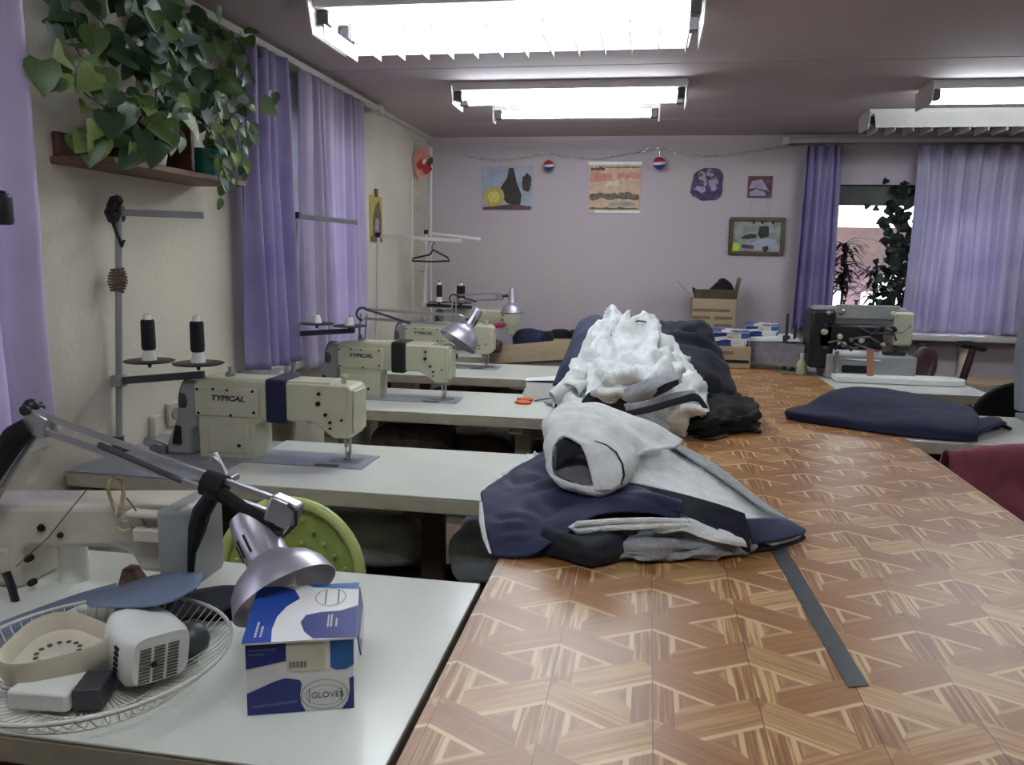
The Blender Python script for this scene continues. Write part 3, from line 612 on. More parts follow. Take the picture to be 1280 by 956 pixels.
cone('thicker black thread cone on the farthest stand, right one', d5b+Vector((0, 0, 0.006)), r=0.03, h=0.09)
S0 = Vector((-1.68, 1.5, TZ))
s0 = stand('thread_stand', 'thread stand at left edge whose black wrapped arm end shows', S0, (-1.68, 1.5, 1.60), (-1.3308, 1.5, 1.573), None)
b = MB(); b.lathe([(0.026, -0.034), (0.03, -0.028), (0.03, 0.026), (0.026, 0.03)], Vector((-1.3463, 1.5, 1.5696)), (0, 0, 1), 14); b.lathe([(0.02, 0.031), (0.02, 0.036)], Vector((-1.3463, 1.5, 1.5696)), (0, 0, 1), 14); b.build('arm_wrap', m_black, s0, bevel=0.004)
# ================================================================ articulated lamps
def bars(b, p, q, gap=0.022, r=0.0055):
    p = Vector(p); q = Vector(q); d = (q-p).normalized(); side = d.cross(Vector((0, 1, 0))).normalized()*gap/2
    for s in (-1, 1): b.tube([p+side*s, q+side*s], r, 4, flat=1)
def shade(t, apex, axis, r, l, neck=0.03, mm=None, bulb=True):
    b = MB(); b.lathe([(0.012, -0.05), (neck*0.9, -0.045), (neck, -0.02), (neck, 0.045), (neck*1.1, 0.05), (r*0.55, 0.055+l*0.08), (r*0.75, 0.055+l*0.25), (r*0.91, 0.055+l*0.55), (r, 0.055+l), (r*0.985, 0.055+l), (r*0.89, 0.055+l*0.53), (r*0.73, 0.055+l*0.22), (neck, 0.05)], apex, axis, 32, ends=False); o = b.build('lamp_shade', mm or m_shade, t, angle=60)
    q = Vector((0, 0, 1)).rotation_difference(Vector(axis).normalized())
    b = MB()
    for k in range(5):
        a = k*0.5+3.6; b.box(Vector(apex)+q @ Vector((neck*math.cos(a), neck*math.sin(a), 0.015)), (0.004, 0.004, 0.035), q.to_matrix())
    b.build('vent_slot', m_dark, o)
    if bulb: b = MB(); b.lathe([(0.013, 0.03), (0.014, 0.05), (0.024, 0.075), (0.029, 0.095), (0.024, 0.115), (0.01, 0.124)], apex, axis, 16); b.build('bulb', m_bulb, o)
    return o
YL = 1.20
t = thing('desk_lamp', 'silver articulated work lamp reaching over the nearest table', 'lamp', ((-1.1691, 1.1504, 0.8)))
E1 = Vector((-1.1516, 1.33, 1.1551)); B1 = Vector((-1.3688, 1.33, 0.708)); B1.z = 0.86; T1 = Vector((-0.624, 1.28, 1.0398))
b = MB(); b.lathe([(0.05, -0.06), (0.055, -0.05), (0.05, -0.03), (0.02, -0.02), (0.02, 0.0)], B1, (0, 0, 1), 20); b.build('base', m_dgrey, t)
b = MB(); bars(b, B1, E1, 0.03, 0.006); b.build('lower_arm', m_alu, t)
b = MB(); bars(b, E1+Vector((0.01, 0, 0.006)), T1, 0.028, 0.0065); b.build('upper_arm', m_alu, t)
b = MB(); b.box(E1+Vector((0.012, 0, 0.004)), (0.05, 0.03, 0.045), rotm(0, 0.5, 0)); b.build('elbow_plate', m_alu, t, bevel=0.004)
b = MB(); b.box(T1+Vector((0.004, 0, -0.004)), (0.055, 0.034, 0.05), rotm(0, 0.35, 0)); b.build('head_bracket', m_alu, t, bevel=0.006)
b = MB(); b.lathe([(0.01, -0.022), (0.01, 0.022)], E1+Vector((0, 0, 0.03)), (0, 1, 0), 12); b.sphere(E1+Vector((-0.002, 0, 0.034)), 0.016, 10); b.build('elbow_knob', m_black, t)
b = MB(); p0 = E1.lerp(T1, 0.28); p1 = E1.lerp(T1, 0.62); b.tube([p0+Vector((0, 0, 0.004)), p1+Vector((0, 0, -0.012))], 0.006, 8); b.build('spring', m_dgrey, t)
b = MB(); p1 = B1.lerp(E1, 0.93); p0 = B1.lerp(E1, 0.45); b.tube([p0+Vector((-0.02, -0.012, 0)), p1+Vector((-0.012, -0.014, 0)), p1+Vector((0.012, -0.01, 0.018))], [0.02, 0.024, 0.018], 8); b.build('tape_sleeve', m_blackcloth, t)
b = MB(); p0 = E1.lerp(T1, 0.74); b.tube([p0+Vector((-0.016, 0, 0.006)), p0+Vector((0.022, 0, -0.004))], 0.024, 10); b.tube([p0+Vector((0.01, -0.02, -0.01)), (-0.7847, 1.29, 1.019), (-0.7959, 1.29, 0.9847), (-0.8138, 1.3, 0.9365), (-0.826, 1.31, 0.8781)], [0.014, 0.017, 0.016, 0.008, 0.006], 8); b.tube([p0+Vector((0.02, -0.01, -0.012)), (-0.6853, 1.28, 1.0295), (-0.6305, 1.27, 1.0146)], [0.014, 0.012, 0.008], 8); b.build('tape_wrap', m_blackcloth, t)
b = MB(); b.slab([(-0.8024, 1.34, 1.0642), (-0.7937, 1.34, 1.1141), (-0.7839, 1.34, 1.1177), (-0.7601, 1.34, 1.07)], (0, 0.012, 0)); b.tube([(-0.7874, 1.34, 1.1114), (-0.7719, 1.34, 1.097), (-0.7633, 1.34, 1.0698)], 0.004, 6); b.box((-0.7673, 1.33, 1.0723), (0.05, 0.05, 0.012)); b.build('spring_clip', m_alu, t, bevel=0.002)
b = MB(); b.tube([T1+Vector((0.02, -0.015, 0.015)), T1+Vector((0.035, -0.018, 0.005)), T1+Vector((0.034, -0.018, -0.02)), T1+Vector((0.01, -0.016, -0.045)), T1+Vector((-0.03, 0, -0.03))], 0.0035, 6); b.build('cable', m_black, t)
b = MB(); b.tube([(-1.2202, 1.31, 0.8584), (-1.2106, 1.31, 0.826), (-1.2018, 1.31, 0.7851), (-1.2137, 1.32, 0.7285)], 0.008, 6); b.build('cable', m_black, t)
ap = Vector((-0.6716, 1.28, 0.9827))
ax = Vector((0.62, -0.42, -0.66))
shade(t, ap, ax, 0.094, 0.068, neck=0.038)
b = MB(); b.tube([T1+Vector((0.0, 0, -0.02)), ap+Vector((0.035, 0, 0.012))], 0.012, 8); b.build('swivel', m_black, t)
def farlamp(label, base, elbow, tip, apex, axis, r, l, cab=True, neck=0.026):
    t = thing('desk_lamp', label, 'lamp', base)
    b = MB(); b.lathe([(0.04, 0.0), (0.04, 0.03), (0.015, 0.04)], base, (0, 0, 1), 16); b.build('base', m_dgrey, t)
    b = MB(); bars(b, Vector(base)+Vector((0, 0, 0.03)), elbow, 0.03, 0.006); b.build('lower_arm', m_alu, t)
    b = MB(); bars(b, elbow, tip, 0.045, 0.009); b.build('upper_arm', m_alu, t)
    b = MB(); b.lathe([(0.03, -0.02), (0.03, 0.02)], tip, (0, 1, 0), 14); b.build('joint', m_alu, t, bevel=0.004)
    b = MB(); e = Vector(elbow); pts = [e+Vector((0.03*math.cos(a)-0.0, -0.02, 0.03*math.sin(a))) for a in [PI*1.5-i*PI/8 for i in range(11)]]; b.tube(pts, 0.006, 6); b.tube([pts[-1], e.lerp(Vector(tip), 0.25)+Vector((0, -0.02, 0)), e.lerp(Vector(tip), 0.5)+Vector((0, -0.02, -0.03))], 0.006, 6); b.build('cable', m_dgrey, t)
    shade(t, apex, axis, r, l, neck)
    b = MB(); b.tube([tip, apex], 0.01, 8); b.build('swivel', m_dgrey, t)
    return t
farlamp('silver articulated lamp over the third sewing machine, shade hiding the fourth', (-1.3784, 3.6752, 0.8), (-1.3427, 3.68, 1.2033), (-0.8895, 3.75, 1.1812), (-0.8297, 3.8, 1.191), (-0.42, -0.35, -0.75), 0.10, 0.09)
farlamp('farthest silver lamp, its shade turned down before the back wall', (-1.2848, 5.215, 0.8), (-1.3525, 5.55, 1.1852), (-1.0147, 5.5, 1.2131), (-0.9217, 5.45, 1.2233), (0.05, -0.12, -1), 0.082, 0.07)
# ================================================================ glove carton on the nearest table
def carton(name, label, A, u, v, h, lid=True, flapopen=False):
    # A = front-left bottom corner, u = along front, v = depth direction, h = height; printed front and lid
    A = Vector(A); u = Vector(u); v = Vector(v); W = u.length; D = v.length; ux = u.normalized(); vx = v.normalized(); uz = Vector((0, 0, 1))
    t = thing(name, label, 'carton', A+u*0.5+v*0.5)
    b = MB(); b.slab([A, A+u, A+u+v, A+v], uz*h); b.build('body', m_cartonw, t, smooth=False)
    def front(poly, m, nm, d=0.0006):
        b = MB(); n = -vx*d if vx.dot(Vector((0, 1, 0))) else -vx*d
        b.slab([A+ux*(W*p[0])+uz*(h*p[1])-vx*0.0002 for p in poly], -vx*d); b.build(nm, m, t, smooth=False)
    tilt = uz*0.012
    Lf = A+uz*(h+0.002)-vx*0.004; Lr = A+v+uz*(h+0.016)+vx*0.002
    def lidp(a, c, e=0.0): return Lf.lerp(Lr, c)+ux*(W*a)+uz*e
    b = MB(); b.slab([lidp(-0.03, -0.0), lidp(1.03, -0.0), lidp(1.03, 1), lidp(-0.03, 1)], uz*0.003); b.build('lid', m_cartonw, t, smooth=False)
    def lidprint(poly, m, nm, e=0.0032):
        b = MB(); b.slab([lidp(p[0], p[1], e) for p in poly], uz*0.0005); b.build(nm, m, t, smooth=False)
    def arc(cx, cy, rx, ry, a0, a1, n=12): return [(cx+rx*math.cos(a0+(a1-a0)*i/n), cy+ry*math.sin(a0+(a1-a0)*i/n)) for i in range(n+1)]
    # lid: blue left swirl, blue lower right panel, rear corner strip, oval emblem
    lidprint([(-0.03, 0.0), (0.24, 0.0), (0.22, 0.2), (0.24, 0.42), (0.31, 0.6), (0.43, 0.74), (0.36, 0.92), (0.2, 1.0), (-0.03, 1.0)], m_blue, 'printed_swirl')
    lidprint([(0.62, 0.02), (1.03, 0.0), (1.03, 0.55), (0.86, 0.47), (0.66, 0.46), (0.52, 0.42), (0.48, 0.3), (0.53, 0.14)], m_blued, 'printed_panel')
    lidprint([(0.55, 0.95), (1.03, 0.88), (1.03, 1.0), (0.5, 1.0)], m_bluet, 'printed_corner')
    def ring(fn, cx, cy, rx, ry, w, nm, m):
        b = MB(); n = 28; vs = []; 
        for k in (0, 1):
            for i in range(n):
                a = 2*PI*i/n; f = 1-w*k; vs.append(fn(cx+rx*f*math.cos(a), cy+ry*f*math.sin(a)))
        b.add(vs, [(i, (i+1) % n, n+(i+1) % n, n+i) for i in range(n)]); b.build(nm, m, t, smooth=False)
    lf = lambda a, c: lidp(a, c, 0.0043)
    ring(lf, 0.745, 0.73, 0.16, 0.17, 0.07, 'emblem_ring', m_grey)
    for x in (0.69, 0.82):
        b = MB(); b.add([lf(x, 0.59), lf(x+0.012, 0.59), lf(x+0.012, 0.87), lf(x, 0.87)], [(0, 1, 2, 3)]); b.build('emblem_bar', m_dgrey, t, smooth=False)
    b = MB()
    for k, x in enumerate((0.74, 0.77, 0.82)):
        for i in range(9 if k < 2 else 6): y = 0.19+i*0.024; b.add([lf(x, y), lf(x+0.018, y), lf(x+0.018, y+0.016), lf(x, y+0.016)], [(0, 1, 2, 3)])
    for k, x in enumerate((0.07, 0.12)):
        for i in range(10-3*k): y = 0.08+i*0.026; b.add([lf(x, y), lf(x+0.02, y), lf(x+0.02, y+0.016), lf(x, y+0.016)], [(0, 1, 2, 3)])
    b.build('small_print', m_cartonw, t, smooth=False)
    # front face
    front([(0, 0.66), (0.37, 0.75), (0.37, 1.0), (0, 1.0)], m_blued, 'front_panel')
    front([(0.78, 0.62), (0.83, 0.58), (0.93, 0.58), (1.0, 0.64), (1.0, 1.0), (0.78, 1.0)], m_bluet, 'front_corner')
    front([(0, 0.0), (0.54, 0.0), (0.50, 0.12), (0.49, 0.25), (0.51, 0.4), (0.49, 0.46), (0.36, 0.5), (0.25, 0.46), (0.12, 0.38), (0, 0.31)], m_blued, 'front_swirl')
    front([(0.88, 0.0), (1.0, 0.0), (1.0, 0.47), (0.955, 0.44), (0.96, 0.28), (0.94, 0.12)], m_blued, 'front_side_swirl')
    ff = lambda a, z: A+ux*(W*a)+uz*(h*z)-vx*0.0014
    ring(ff, 0.72, 0.235, 0.225, 0.22, 0.05, 'front_emblem', m_grey); ring(ff, 0.72, 0.225, 0.18, 0.15, 0.05, 'front_emblem_inner', m_grey)
    b = MB()
    for x in (0.575, 0.875): b.add([ff(x, 0.12), ff(x+0.008, 0.12), ff(x+0.008, 0.33), ff(x, 0.33)], [(0, 1, 2, 3)])
    b.build('emblem_bar', m_dgrey, t, smooth=False)
    yaw = math.atan2(ux.y, ux.x); R = rotm(0, 0, yaw) @ FACE
    text('emblem_lettering', 'GLOVES', h*0.12, m_dgrey, t, A+ux*(W*0.592)+uz*(h*0.225)-vx*0.0016, R, extrude=0.0002, sx=1.0)
    text('sticker', '', 0.01, m_paper, t, A, R) if False else None
    b = MB(); b.slab([ff(0.375, 0.6)+vx*0.0003, ff(0.73, 0.6)+vx*0.0003, ff(0.73, 0.985)+vx*0.0003, ff(0.375, 0.985)+vx*0.0003], -vx*0.0004); b.build('address_label', m_cream, t, smooth=False)
    b = MB()
    for i in range(22):
        x = 0.40+i*0.0072; 
        if i % 5 != 3: b.add([ff(x, 0.645)-vx*0.0005, ff(x+0.0045, 0.645)-vx*0.0005, ff(x+0.0045, 0.735)-vx*0.0005, ff(x, 0.735)-vx*0.0005], [(0, 1, 2, 3)])
    b.build('barcode', m_dgrey, t, smooth=False)
    b = MB()
    for r_, (x0, n, z) in enumerate(((0.03, 14, 0.91), (0.03, 8, 0.85))):
        for i in range(n): x = x0+i*0.018; b.add([ff(x, z), ff(x+0.011, z), ff(x+0.011, z+0.03), ff(x, z+0.03)], [(0, 1, 2, 3)])
    for i in range(22): x = 0.05+i*0.019; b.add([ff(x, 0.1+0.002*i), ff(x+0.011, 0.1+0.002*i), ff(x+0.011, 0.135+0.002*i), ff(x, 0.135+0.002*i)], [(0, 1, 2, 3)])
    b.build('front_small_print', m_slate, t, smooth=False)
    # right end tuck flaps bent outwards
    B_ = A+u
    b = MB(); b.slab([lidp(1.03, 0.05), lidp(1.03, 0.95), lidp(1.06, 0.93, -0.03), lidp(1.06, 0.07, -0.034)], ux*0.002); b.build('tuck_flap', m_blued, t, smooth=False)
    b = MB(); b.slab([B_+v*0.15+uz*h, B_+v*0.9+uz*h, B_+v*0.85+uz*(h-0.02)+ux*0.012, B_+v*0.2+uz*(h-0.02)+ux*0.012], ux*0.002); b.build('dust_flap', m_cartonw, t, smooth=False)
    return t
A = Vector((-0.566, 1.03, TZ+0.001)); Bq = Vector((-0.417, 1.081, TZ+0.001))
u = Bq-A; v = Vector((-u.y, u.x, 0)).normalized()*0.165
carton('glove_carton', 'blue and white lidded glove carton on nearest table beside lamp shade', A, u, v, 0.112)
# ================================================================ dismantled fan
FC = Vector((-0.8392, 1.0577, 0.85)); FR = 0.205
g = thing('fan_guard', 'white wire fan guard lying face up on nearest table, holding fan pieces', 'fan guard', (FC.x, FC.y, TZ))
b = MB()
def gp(q, a):   # q: 0 hub .. 1 rim
    return Vector((FC.x+FR*q*math.cos(a), FC.y+FR*q*math.sin(a), TZ+0.004+0.058*max(0, (q-0.55)/0.45)**1.8))
for i in range(72):
    a = 2*PI*i/72; b.tube([gp(q, a+0.25*(1-q)) for q in (0.2, 0.45, 0.65, 0.8, 0.9, 0.97, 1.0)], 0.0011, 4, cap=False)
for q in (0.45, 0.75): b.tube([gp(q, 2*PI*i/40) for i in range(40)], 0.0016, 5, closed=True)
b.build('wire_cage', m_wire, g)
b = MB(); b.tube([gp(1, 2*PI*i/56) for i in range(56)], 0.0034, 8, closed=True); b.build('rim', m_wire, g)
b = MB(); b.lathe([(0.043, 0), (0.043, 0.006), (0.036, 0.009)], (FC.x, FC.y, TZ+0.001), (0, 0, 1), 24); b.build('hub_disc', m_grey, g, bevel=0.001)
# rotor
RC = Vector((-0.8949, 1.24, 0.858))
r_ = thing('fan_rotor', 'slate blue fan rotor with broad blades propped on the wire guard', 'fan blades', RC)
b = MB(); b.lathe([(0.03, -0.03), (0.034, -0.02), (0.034, 0.01), (0.02, 0.018)], RC, (0, -0.1, 1), 20); b.build('hub', m_slate, r_, bevel=0.002)
def blade(P, nm, mm):
    b = MB(); b.grid(loft(P, 8, 14, wr=0.0)); o = b.build(nm, mm, r_, solid=0.003, angle=180, fix=False); return o
blade([[(-1.0119, 1.27, 0.8497), (-0.9591, 1.29, 0.8619), (-0.8816, 1.3, 0.8869), (-0.793, 1.3, 0.8977)], [(-0.9604, 1.2, 0.8696), (-0.8567, 1.17, 0.8897), (-0.7734, 1.17, 0.9061), (-0.7512, 1.22, 0.9159)], [(-0.907, 1.14, 0.8926), (-0.8132, 1.12, 0.909), (-0.7551, 1.12, 0.9214), (-0.7357, 1.17, 0.9238)]], 'blade', m_slate)
blade([[(-0.973, 1.3, 0.8613), (-1.0369, 1.28, 0.8432), (-1.0727, 1.24, 0.8352), (-1.1188, 1.16, 0.8276)], [(-0.954, 1.26, 0.8625), (-0.9981, 1.22, 0.8496), (-1.0051, 1.15, 0.8524), (-1.0471, 1.08, 0.8474)]], 'blade', m_slate)
blade([[(-0.9008, 1.25, 0.822), (-0.8705, 1.33, 0.8319), (-0.8038, 1.36, 0.8447), (-0.7534, 1.36, 0.8509)], [(-0.8428, 1.2, 0.8269), (-0.8046, 1.25, 0.8267), (-0.7507, 1.28, 0.8335), (-0.7274, 1.32, 0.8446)]], 'blade', m_navyd)
# motor cover: rounded white box with vents
MC = Vector((-0.7757, 1.09, 0.7871)); MC.z = TZ+0.012
t = thing('fan_motor_cover', 'white rounded vented fan motor cover lying inside the wire guard', 'motor cover', MC)
R = rotm(0.0, 0.0, 1.02); R2 = R @ rotm(0.1, 0.08, 0)
def mc(p): return MC + R2 @ Vector(p)
b = MB(); rows = []
for (q, wv, hv, zo) in ((0.0, 0.86, 0.86, 0.005), (0.02, 1.0, 0.98, 0.0), (0.06, 1.0, 1.0, 0.0), (0.095, 0.94, 0.95, 0.0), (0.115, 0.72, 0.76, 0.005), (0.12, 0.5, 0.5, 0.01)):
    ring_ = []
    for k in range(24):
        a = 2*PI*k/24; n = 0.42; cx = math.copysign(abs(math.cos(a))**n, math.cos(a)); cz = math.copysign(abs(math.sin(a))**n, math.sin(a))
        ring_.append(mc((0.052*wv*cx, q-0.05, 0.048+0.046*hv*cz+zo)))
    rows.append(ring_)
b.grid(rows, closed=True); b.add(rows[0], [tuple(range(24))]); b.add(rows[-1], [tuple(range(23, -1, -1))]); b.build('shell', m_whitepl, t, angle=50)
b = MB()
for c in range(3):
    for k in range(11): b.box(mc((-0.026+c*0.022, -0.0505, 0.018+k*0.0055)), (0.017, 0.003, 0.0022), R2)
b.build('vent_slots', m_slot, t, smooth=False)
b = MB()
for k in range(6): b.box(mc((-0.0525, -0.01, 0.02+k*0.009)), (0.003, 0.012, 0.005), R2)
b.lathe([(0.005, 0), (0.005, 0.003)], mc((-0.012, -0.05, 0.045)), R2 @ Vector((0, -1, 0)), 10); b.box(mc((0.0525, 0.0, 0.06)), (0.003, 0.005, 0.012), R2); b.build('switch_holes', m_dark, t, smooth=False)
# beige dish (fan base housing)
DC = Vector((-0.8984, 1.0533, 0.846)); 
t = thing('fan_base_cover', 'beige hollow fan base cover with drilled floor inside the wire guard', 'fan part', DC)
b = MB(); rows = []
def tri(k, n=36): a = 2*PI*k/n; return a, 1+0.12*math.cos(3*a+0.5)
for (q, z) in ((0.55, -0.002), (0.97, 0.0), (1.0, 0.008), (1.0, 0.036), (0.97, 0.04), (0.93, 0.036), (0.84, 0.012), (0.4, 0.01), (0.02, 0.01)):
    rows.append([DC+rotm(0.16, -0.05, 0.3) @ Vector((0.078*q*tri(k)[1]*math.cos(tri(k)[0]), 0.066*q*tri(k)[1]*math.sin(tri(k)[0]), z)) for k in range(36)])
b.grid(rows, closed=True); b.build('shell', m_cream, t, angle=50)
b = MB()
for i in range(14): a = i*2*PI/14; b.lathe([(0.004, 0), (0.004, 0.0012)], DC+rotm(0.16, -0.05, 0.3) @ Vector((0.032*math.cos(a), 0.026*math.sin(a), 0.0105)), (0, 0, 1), 8)
b.build('drilled_holes', m_slot, t)
BC = Vector((-0.8684, 0.9803, 0.806))
t = thing('fan_switch_box', 'white square fan switch box inside the wire guard, near table edge', 'fan part', BC)
b = MB(); b.box(BC+Vector((0, 0.02, 0.02)), (0.095, 0.075, 0.032), 0.08); b.build('case', m_whitepl, t, bevel=0.006)
b = MB(); b.box(BC+Vector((0.062, 0.03, 0.02)), (0.04, 0.06, 0.034), 0.3); b.build('bracket', m_dgrey, t, bevel=0.003)
b = MB()
b.sphere((-0.7401, 1.17, 0.8342), 0.038, 12, sc3=(0.8, 0.8, 0.8)); tag(b.build('fan_motor', m_dgrey), 'dark fan motor lying behind the white vented cover', 'motor')
cloth('dark_rag', [[(-0.9622, 1.36, 0.7683), (-0.8983, 1.4, 0.8041), (-0.8219, 1.42, 0.8144), (-0.773, 1.4, 0.8104)], [(-0.8904, 1.28, 0.7883), (-0.8408, 1.32, 0.8018), (-0.7771, 1.34, 0.815), (-0.7363, 1.34, 0.8026)], [(-0.8616, 1.26, 0.7771), (-0.809, 1.28, 0.7853), (-0.7555, 1.3, 0.7969), (-0.7342, 1.32, 0.7927)]], m_navyd, wr=0.012, ws=16, seed=5)
tag(bpy.data.objects['dark_rag'], 'crumpled dark navy rag on nearest table behind the fan pieces', 'rag')
# ================================================================ lime chair
GC = Vector((-0.8893, 1.86, 0.6725)); 
t = thing('plastic_chair', 'lime green plastic chair with round back between nearest tables', 'chair', (GC.x, 1.86, 0))
rx, rz = 0.205, 0.21; zc = 0.655
b = MB(); vs = []
nn = 40
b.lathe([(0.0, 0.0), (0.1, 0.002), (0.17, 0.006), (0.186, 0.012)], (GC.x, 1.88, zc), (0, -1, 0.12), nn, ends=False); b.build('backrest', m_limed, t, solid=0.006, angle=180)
b = MB(); pts = [Vector((GC.x+0.193*math.cos(2*PI*i/nn), 1.862+0.023*math.sin(2*PI*i/nn), zc+0.193*math.sin(2*PI*i/nn))) for i in range(nn)]; b.tube(pts, 0.0155, 10, closed=True); b.build('rim', m_lime, t)
b = MB()
for i in range(-5, 6):
    for j in range(-5, 6):
        if (i*i+j*j)**.5 < 5.3 and (i+j) % 2 == 0: b.sphere((GC.x+i*0.03, 1.868-0.006+0.12*j*0.03, zc+j*0.03), 0.006, 6)
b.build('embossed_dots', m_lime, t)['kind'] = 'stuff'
b = MB(); b.box((GC.x, 1.68, 0.44), (0.4, 0.38, 0.03)); b.build('seat', m_lime, t, bevel=0.03, seg=3)
for sx in (-1, 1):
    for sy in (0, 1):
        b = MB(); b.tube([(GC.x+sx*0.16, 1.53+sy*0.3, 0.43), (GC.x+sx*0.2, 1.51+sy*0.36, 0.0)], [0.022, 0.016], 8); b.build('leg', m_lime, t)
    b = MB(); b.tube([(GC.x+sx*0.15, 1.86, 0.44), (GC.x+sx*0.16, 1.875, 0.58)], 0.018, 8); b.build('back_post', m_lime, t)
# ================================================================ things stored under the tables
def bundle(label, c, s, m, cat='bundle', seed=0, name='cloth_bundle'):
    rows = []
    n = 18
    for (q, z) in ((0.6, 0.0), (0.95, 0.06), (1.0, 0.35), (0.98, 0.65), (0.85, 0.9), (0.5, 1.0), (0.05, 1.02)):
        rows.append([Vector((c[0]+s[0]/2*q*math.copysign(abs(math.cos(2*PI*k/n))**0.5, math.cos(2*PI*k/n)), c[1]+s[1]/2*q*math.copysign(abs(math.sin(2*PI*k/n))**0.5, math.sin(2*PI*k/n)), c[2]+s[2]*z)) for k in range(n)])
    b = MB(); b.grid(loft(rows, 18, 37, wr=min(s)*0.12, ws=7, seed=seed, closed=True, zmin=c[2]), closed=True)
    return tag(b.build(name, m, angle=180), label, cat)
bundle('grey plastic wrapped bundle under second table, left of its brown leg', (-0.90, 2.56, 0.47), (0.38, 0.34, 0.17), m_plasticbag, seed=1)
bundle('pale grey fabric bundle under second table, right of its brown leg', (-0.46, 2.55, 0.44), (0.28, 0.34, 0.17), m_fleeceg, seed=2)
bundle('dark cloth heap on the floor under second table, by the grey plastic bundle', (-0.85, 2.6, 0.28), (0.5, 0.36, 0.14), m_char, seed=3)
bundle('grey cloth heap lowest under second table, near the cutting table', (-0.42, 2.55, 0.22), (0.3, 0.4, 0.17), m_lining, seed=4)
t = thing('under_shelf', 'low brown shelf behind second table that carries the bundles', 'shelf', (-0.85, 2.65, 0))
b = MB(); b.box((-0.83, 2.69, 0.265), (0.98, 0.40, 0.02)); b.build('shelf_board', m_woodlt, t, bevel=0.003)
b = MB(); b.box((-0.83, 2.69, 0.455), (0.98, 0.40, 0.02)); b.build('shelf_board', m_woodlt, t, bevel=0.003)
for x in (-1.30, -0.62):
    b = MB(); b.box((x, 2.84, 0.23), (0.03, 0.03, 0.46)); b.build('post', m_brown, t)
bundle('brown sacking bundle under third table beside the machine needle', (-1.10, 3.72, 0.52), (0.40, 0.3, 0.15), m_sack, seed=6)
bundle('dark brown cloth bundle under third table, right half', (-0.78, 3.85, 0.5), (0.34, 0.3, 0.13), m_brown, seed=7)
bundle('charcoal scrap heap under third table near the cutting table', (-0.5, 3.8, 0.46), (0.3, 0.3, 0.13), m_char, seed=8)
t = thing('under_shelf', 'low shelf under third table carrying brown sacking', 'shelf', (-0.8, 3.8, 0))
b = MB(); b.box((-0.82, 3.8, 0.445), (1.1, 0.4, 0.02)); b.build('shelf_board', m_woodlt, t, bevel=0.003)
for x in (-1.36, -0.29):
    b = MB(); b.box((x, 3.9, 0.22), (0.03, 0.03, 0.44)); b.build('post', m_brown, t)
for i, (px, lab) in enumerate(((508, 'white bottle under third table beside sewing machine head'),)):
    c = Vector((-1.1254, 3.3863, 0.6)); c = Vector((-1.02, 3.5, 0.445+0.02))
bundle('brown sacking heap under fourth table behind the black-banded machine', (-1.05, 4.98, 0.452), (0.7, 0.28, 0.2), m_sack, seed=11)
b = MB(); b.box((-1.05, 4.99, 0.225), (0.9, 0.3, 0.45)); tag(b.build('crate', m_cardd, bevel=0.004), 'dark carton on the floor beneath the fourth table', 'carton')
# ================================================================ small things on the tables
t = thing('scissors', 'scissors with orange handles lying on third table', 'scissors', (-0.5162, 3.7525, 0.8))
for s in (-1, 1):
    c = Vector((-0.5615, 3.7169, 0.808)) + Vector((0, 0.03*s, 0)); b = MB(); b.tube([c+Vector((0.034*math.cos(2*PI*i/14), 0.02*math.sin(2*PI*i/14), 0.002*s)) for i in range(14)], 0.0075, 8, closed=True); b.build('handle', m_orange, t)
    b = MB(); p = Vector((-0.5147, 3.741, 0.806)); q = Vector((-0.3917, 3.8887, 0.806)); b.slab([p+Vector((0, 0.014*s, 0)), q, p+Vector((0, -0.012*s, 0))], (0, 0, 0.003)); b.build('blade', m_dgrey, t)
b = MB(); b.lathe([(0.02, 0), (0.022, 0.01), (0.012, 0.03), (0.012, 0.04)], (-0.5769, 3.8964, 0.8), (0, 0, 1), 14); tag(b.build('white_bobbin', m_whitepl, bevel=0.002), 'small white bobbin standing behind the orange scissor handles', 'bobbin')
t = thing('oval_pouch', 'pale grey oval pouch on third table between scissors and fleece', 'pouch', (-0.4286, 3.7325, 0.8)); b = MB(); b.sphere(Vector((-0.4071, 3.676, 0.815)), 0.05, 14, sc3=(1.1, 0.7, 0.3)); b.build('pouch', m_fleeceg, t)

t = thing('paper_box', 'white open paper box on back edge of third table, by fleece heap', 'box', (-0.475, 3.90, TZ))
b = MB(); b.box((-0.475, 3.90, TZ+0.038), (0.20, 0.075, 0.076)); b.build('tray', m_paper, t, bevel=0.002)
b = MB(); b.slab([(-0.58, 3.858, TZ+0.082), (-0.372, 3.858, TZ+0.094), (-0.372, 3.94, TZ+0.104), (-0.58, 3.94, TZ+0.084)], (0, 0, 0.003)); b.build('lid', m_paper, t, smooth=False)
b = MB(); b.box((-0.475, 3.90, TZ+0.0765), (0.19, 0.065, 0.001)); b.build('inside', m_dark, t, smooth=False)  # dark sheet on the solid box imitates shade in its opening
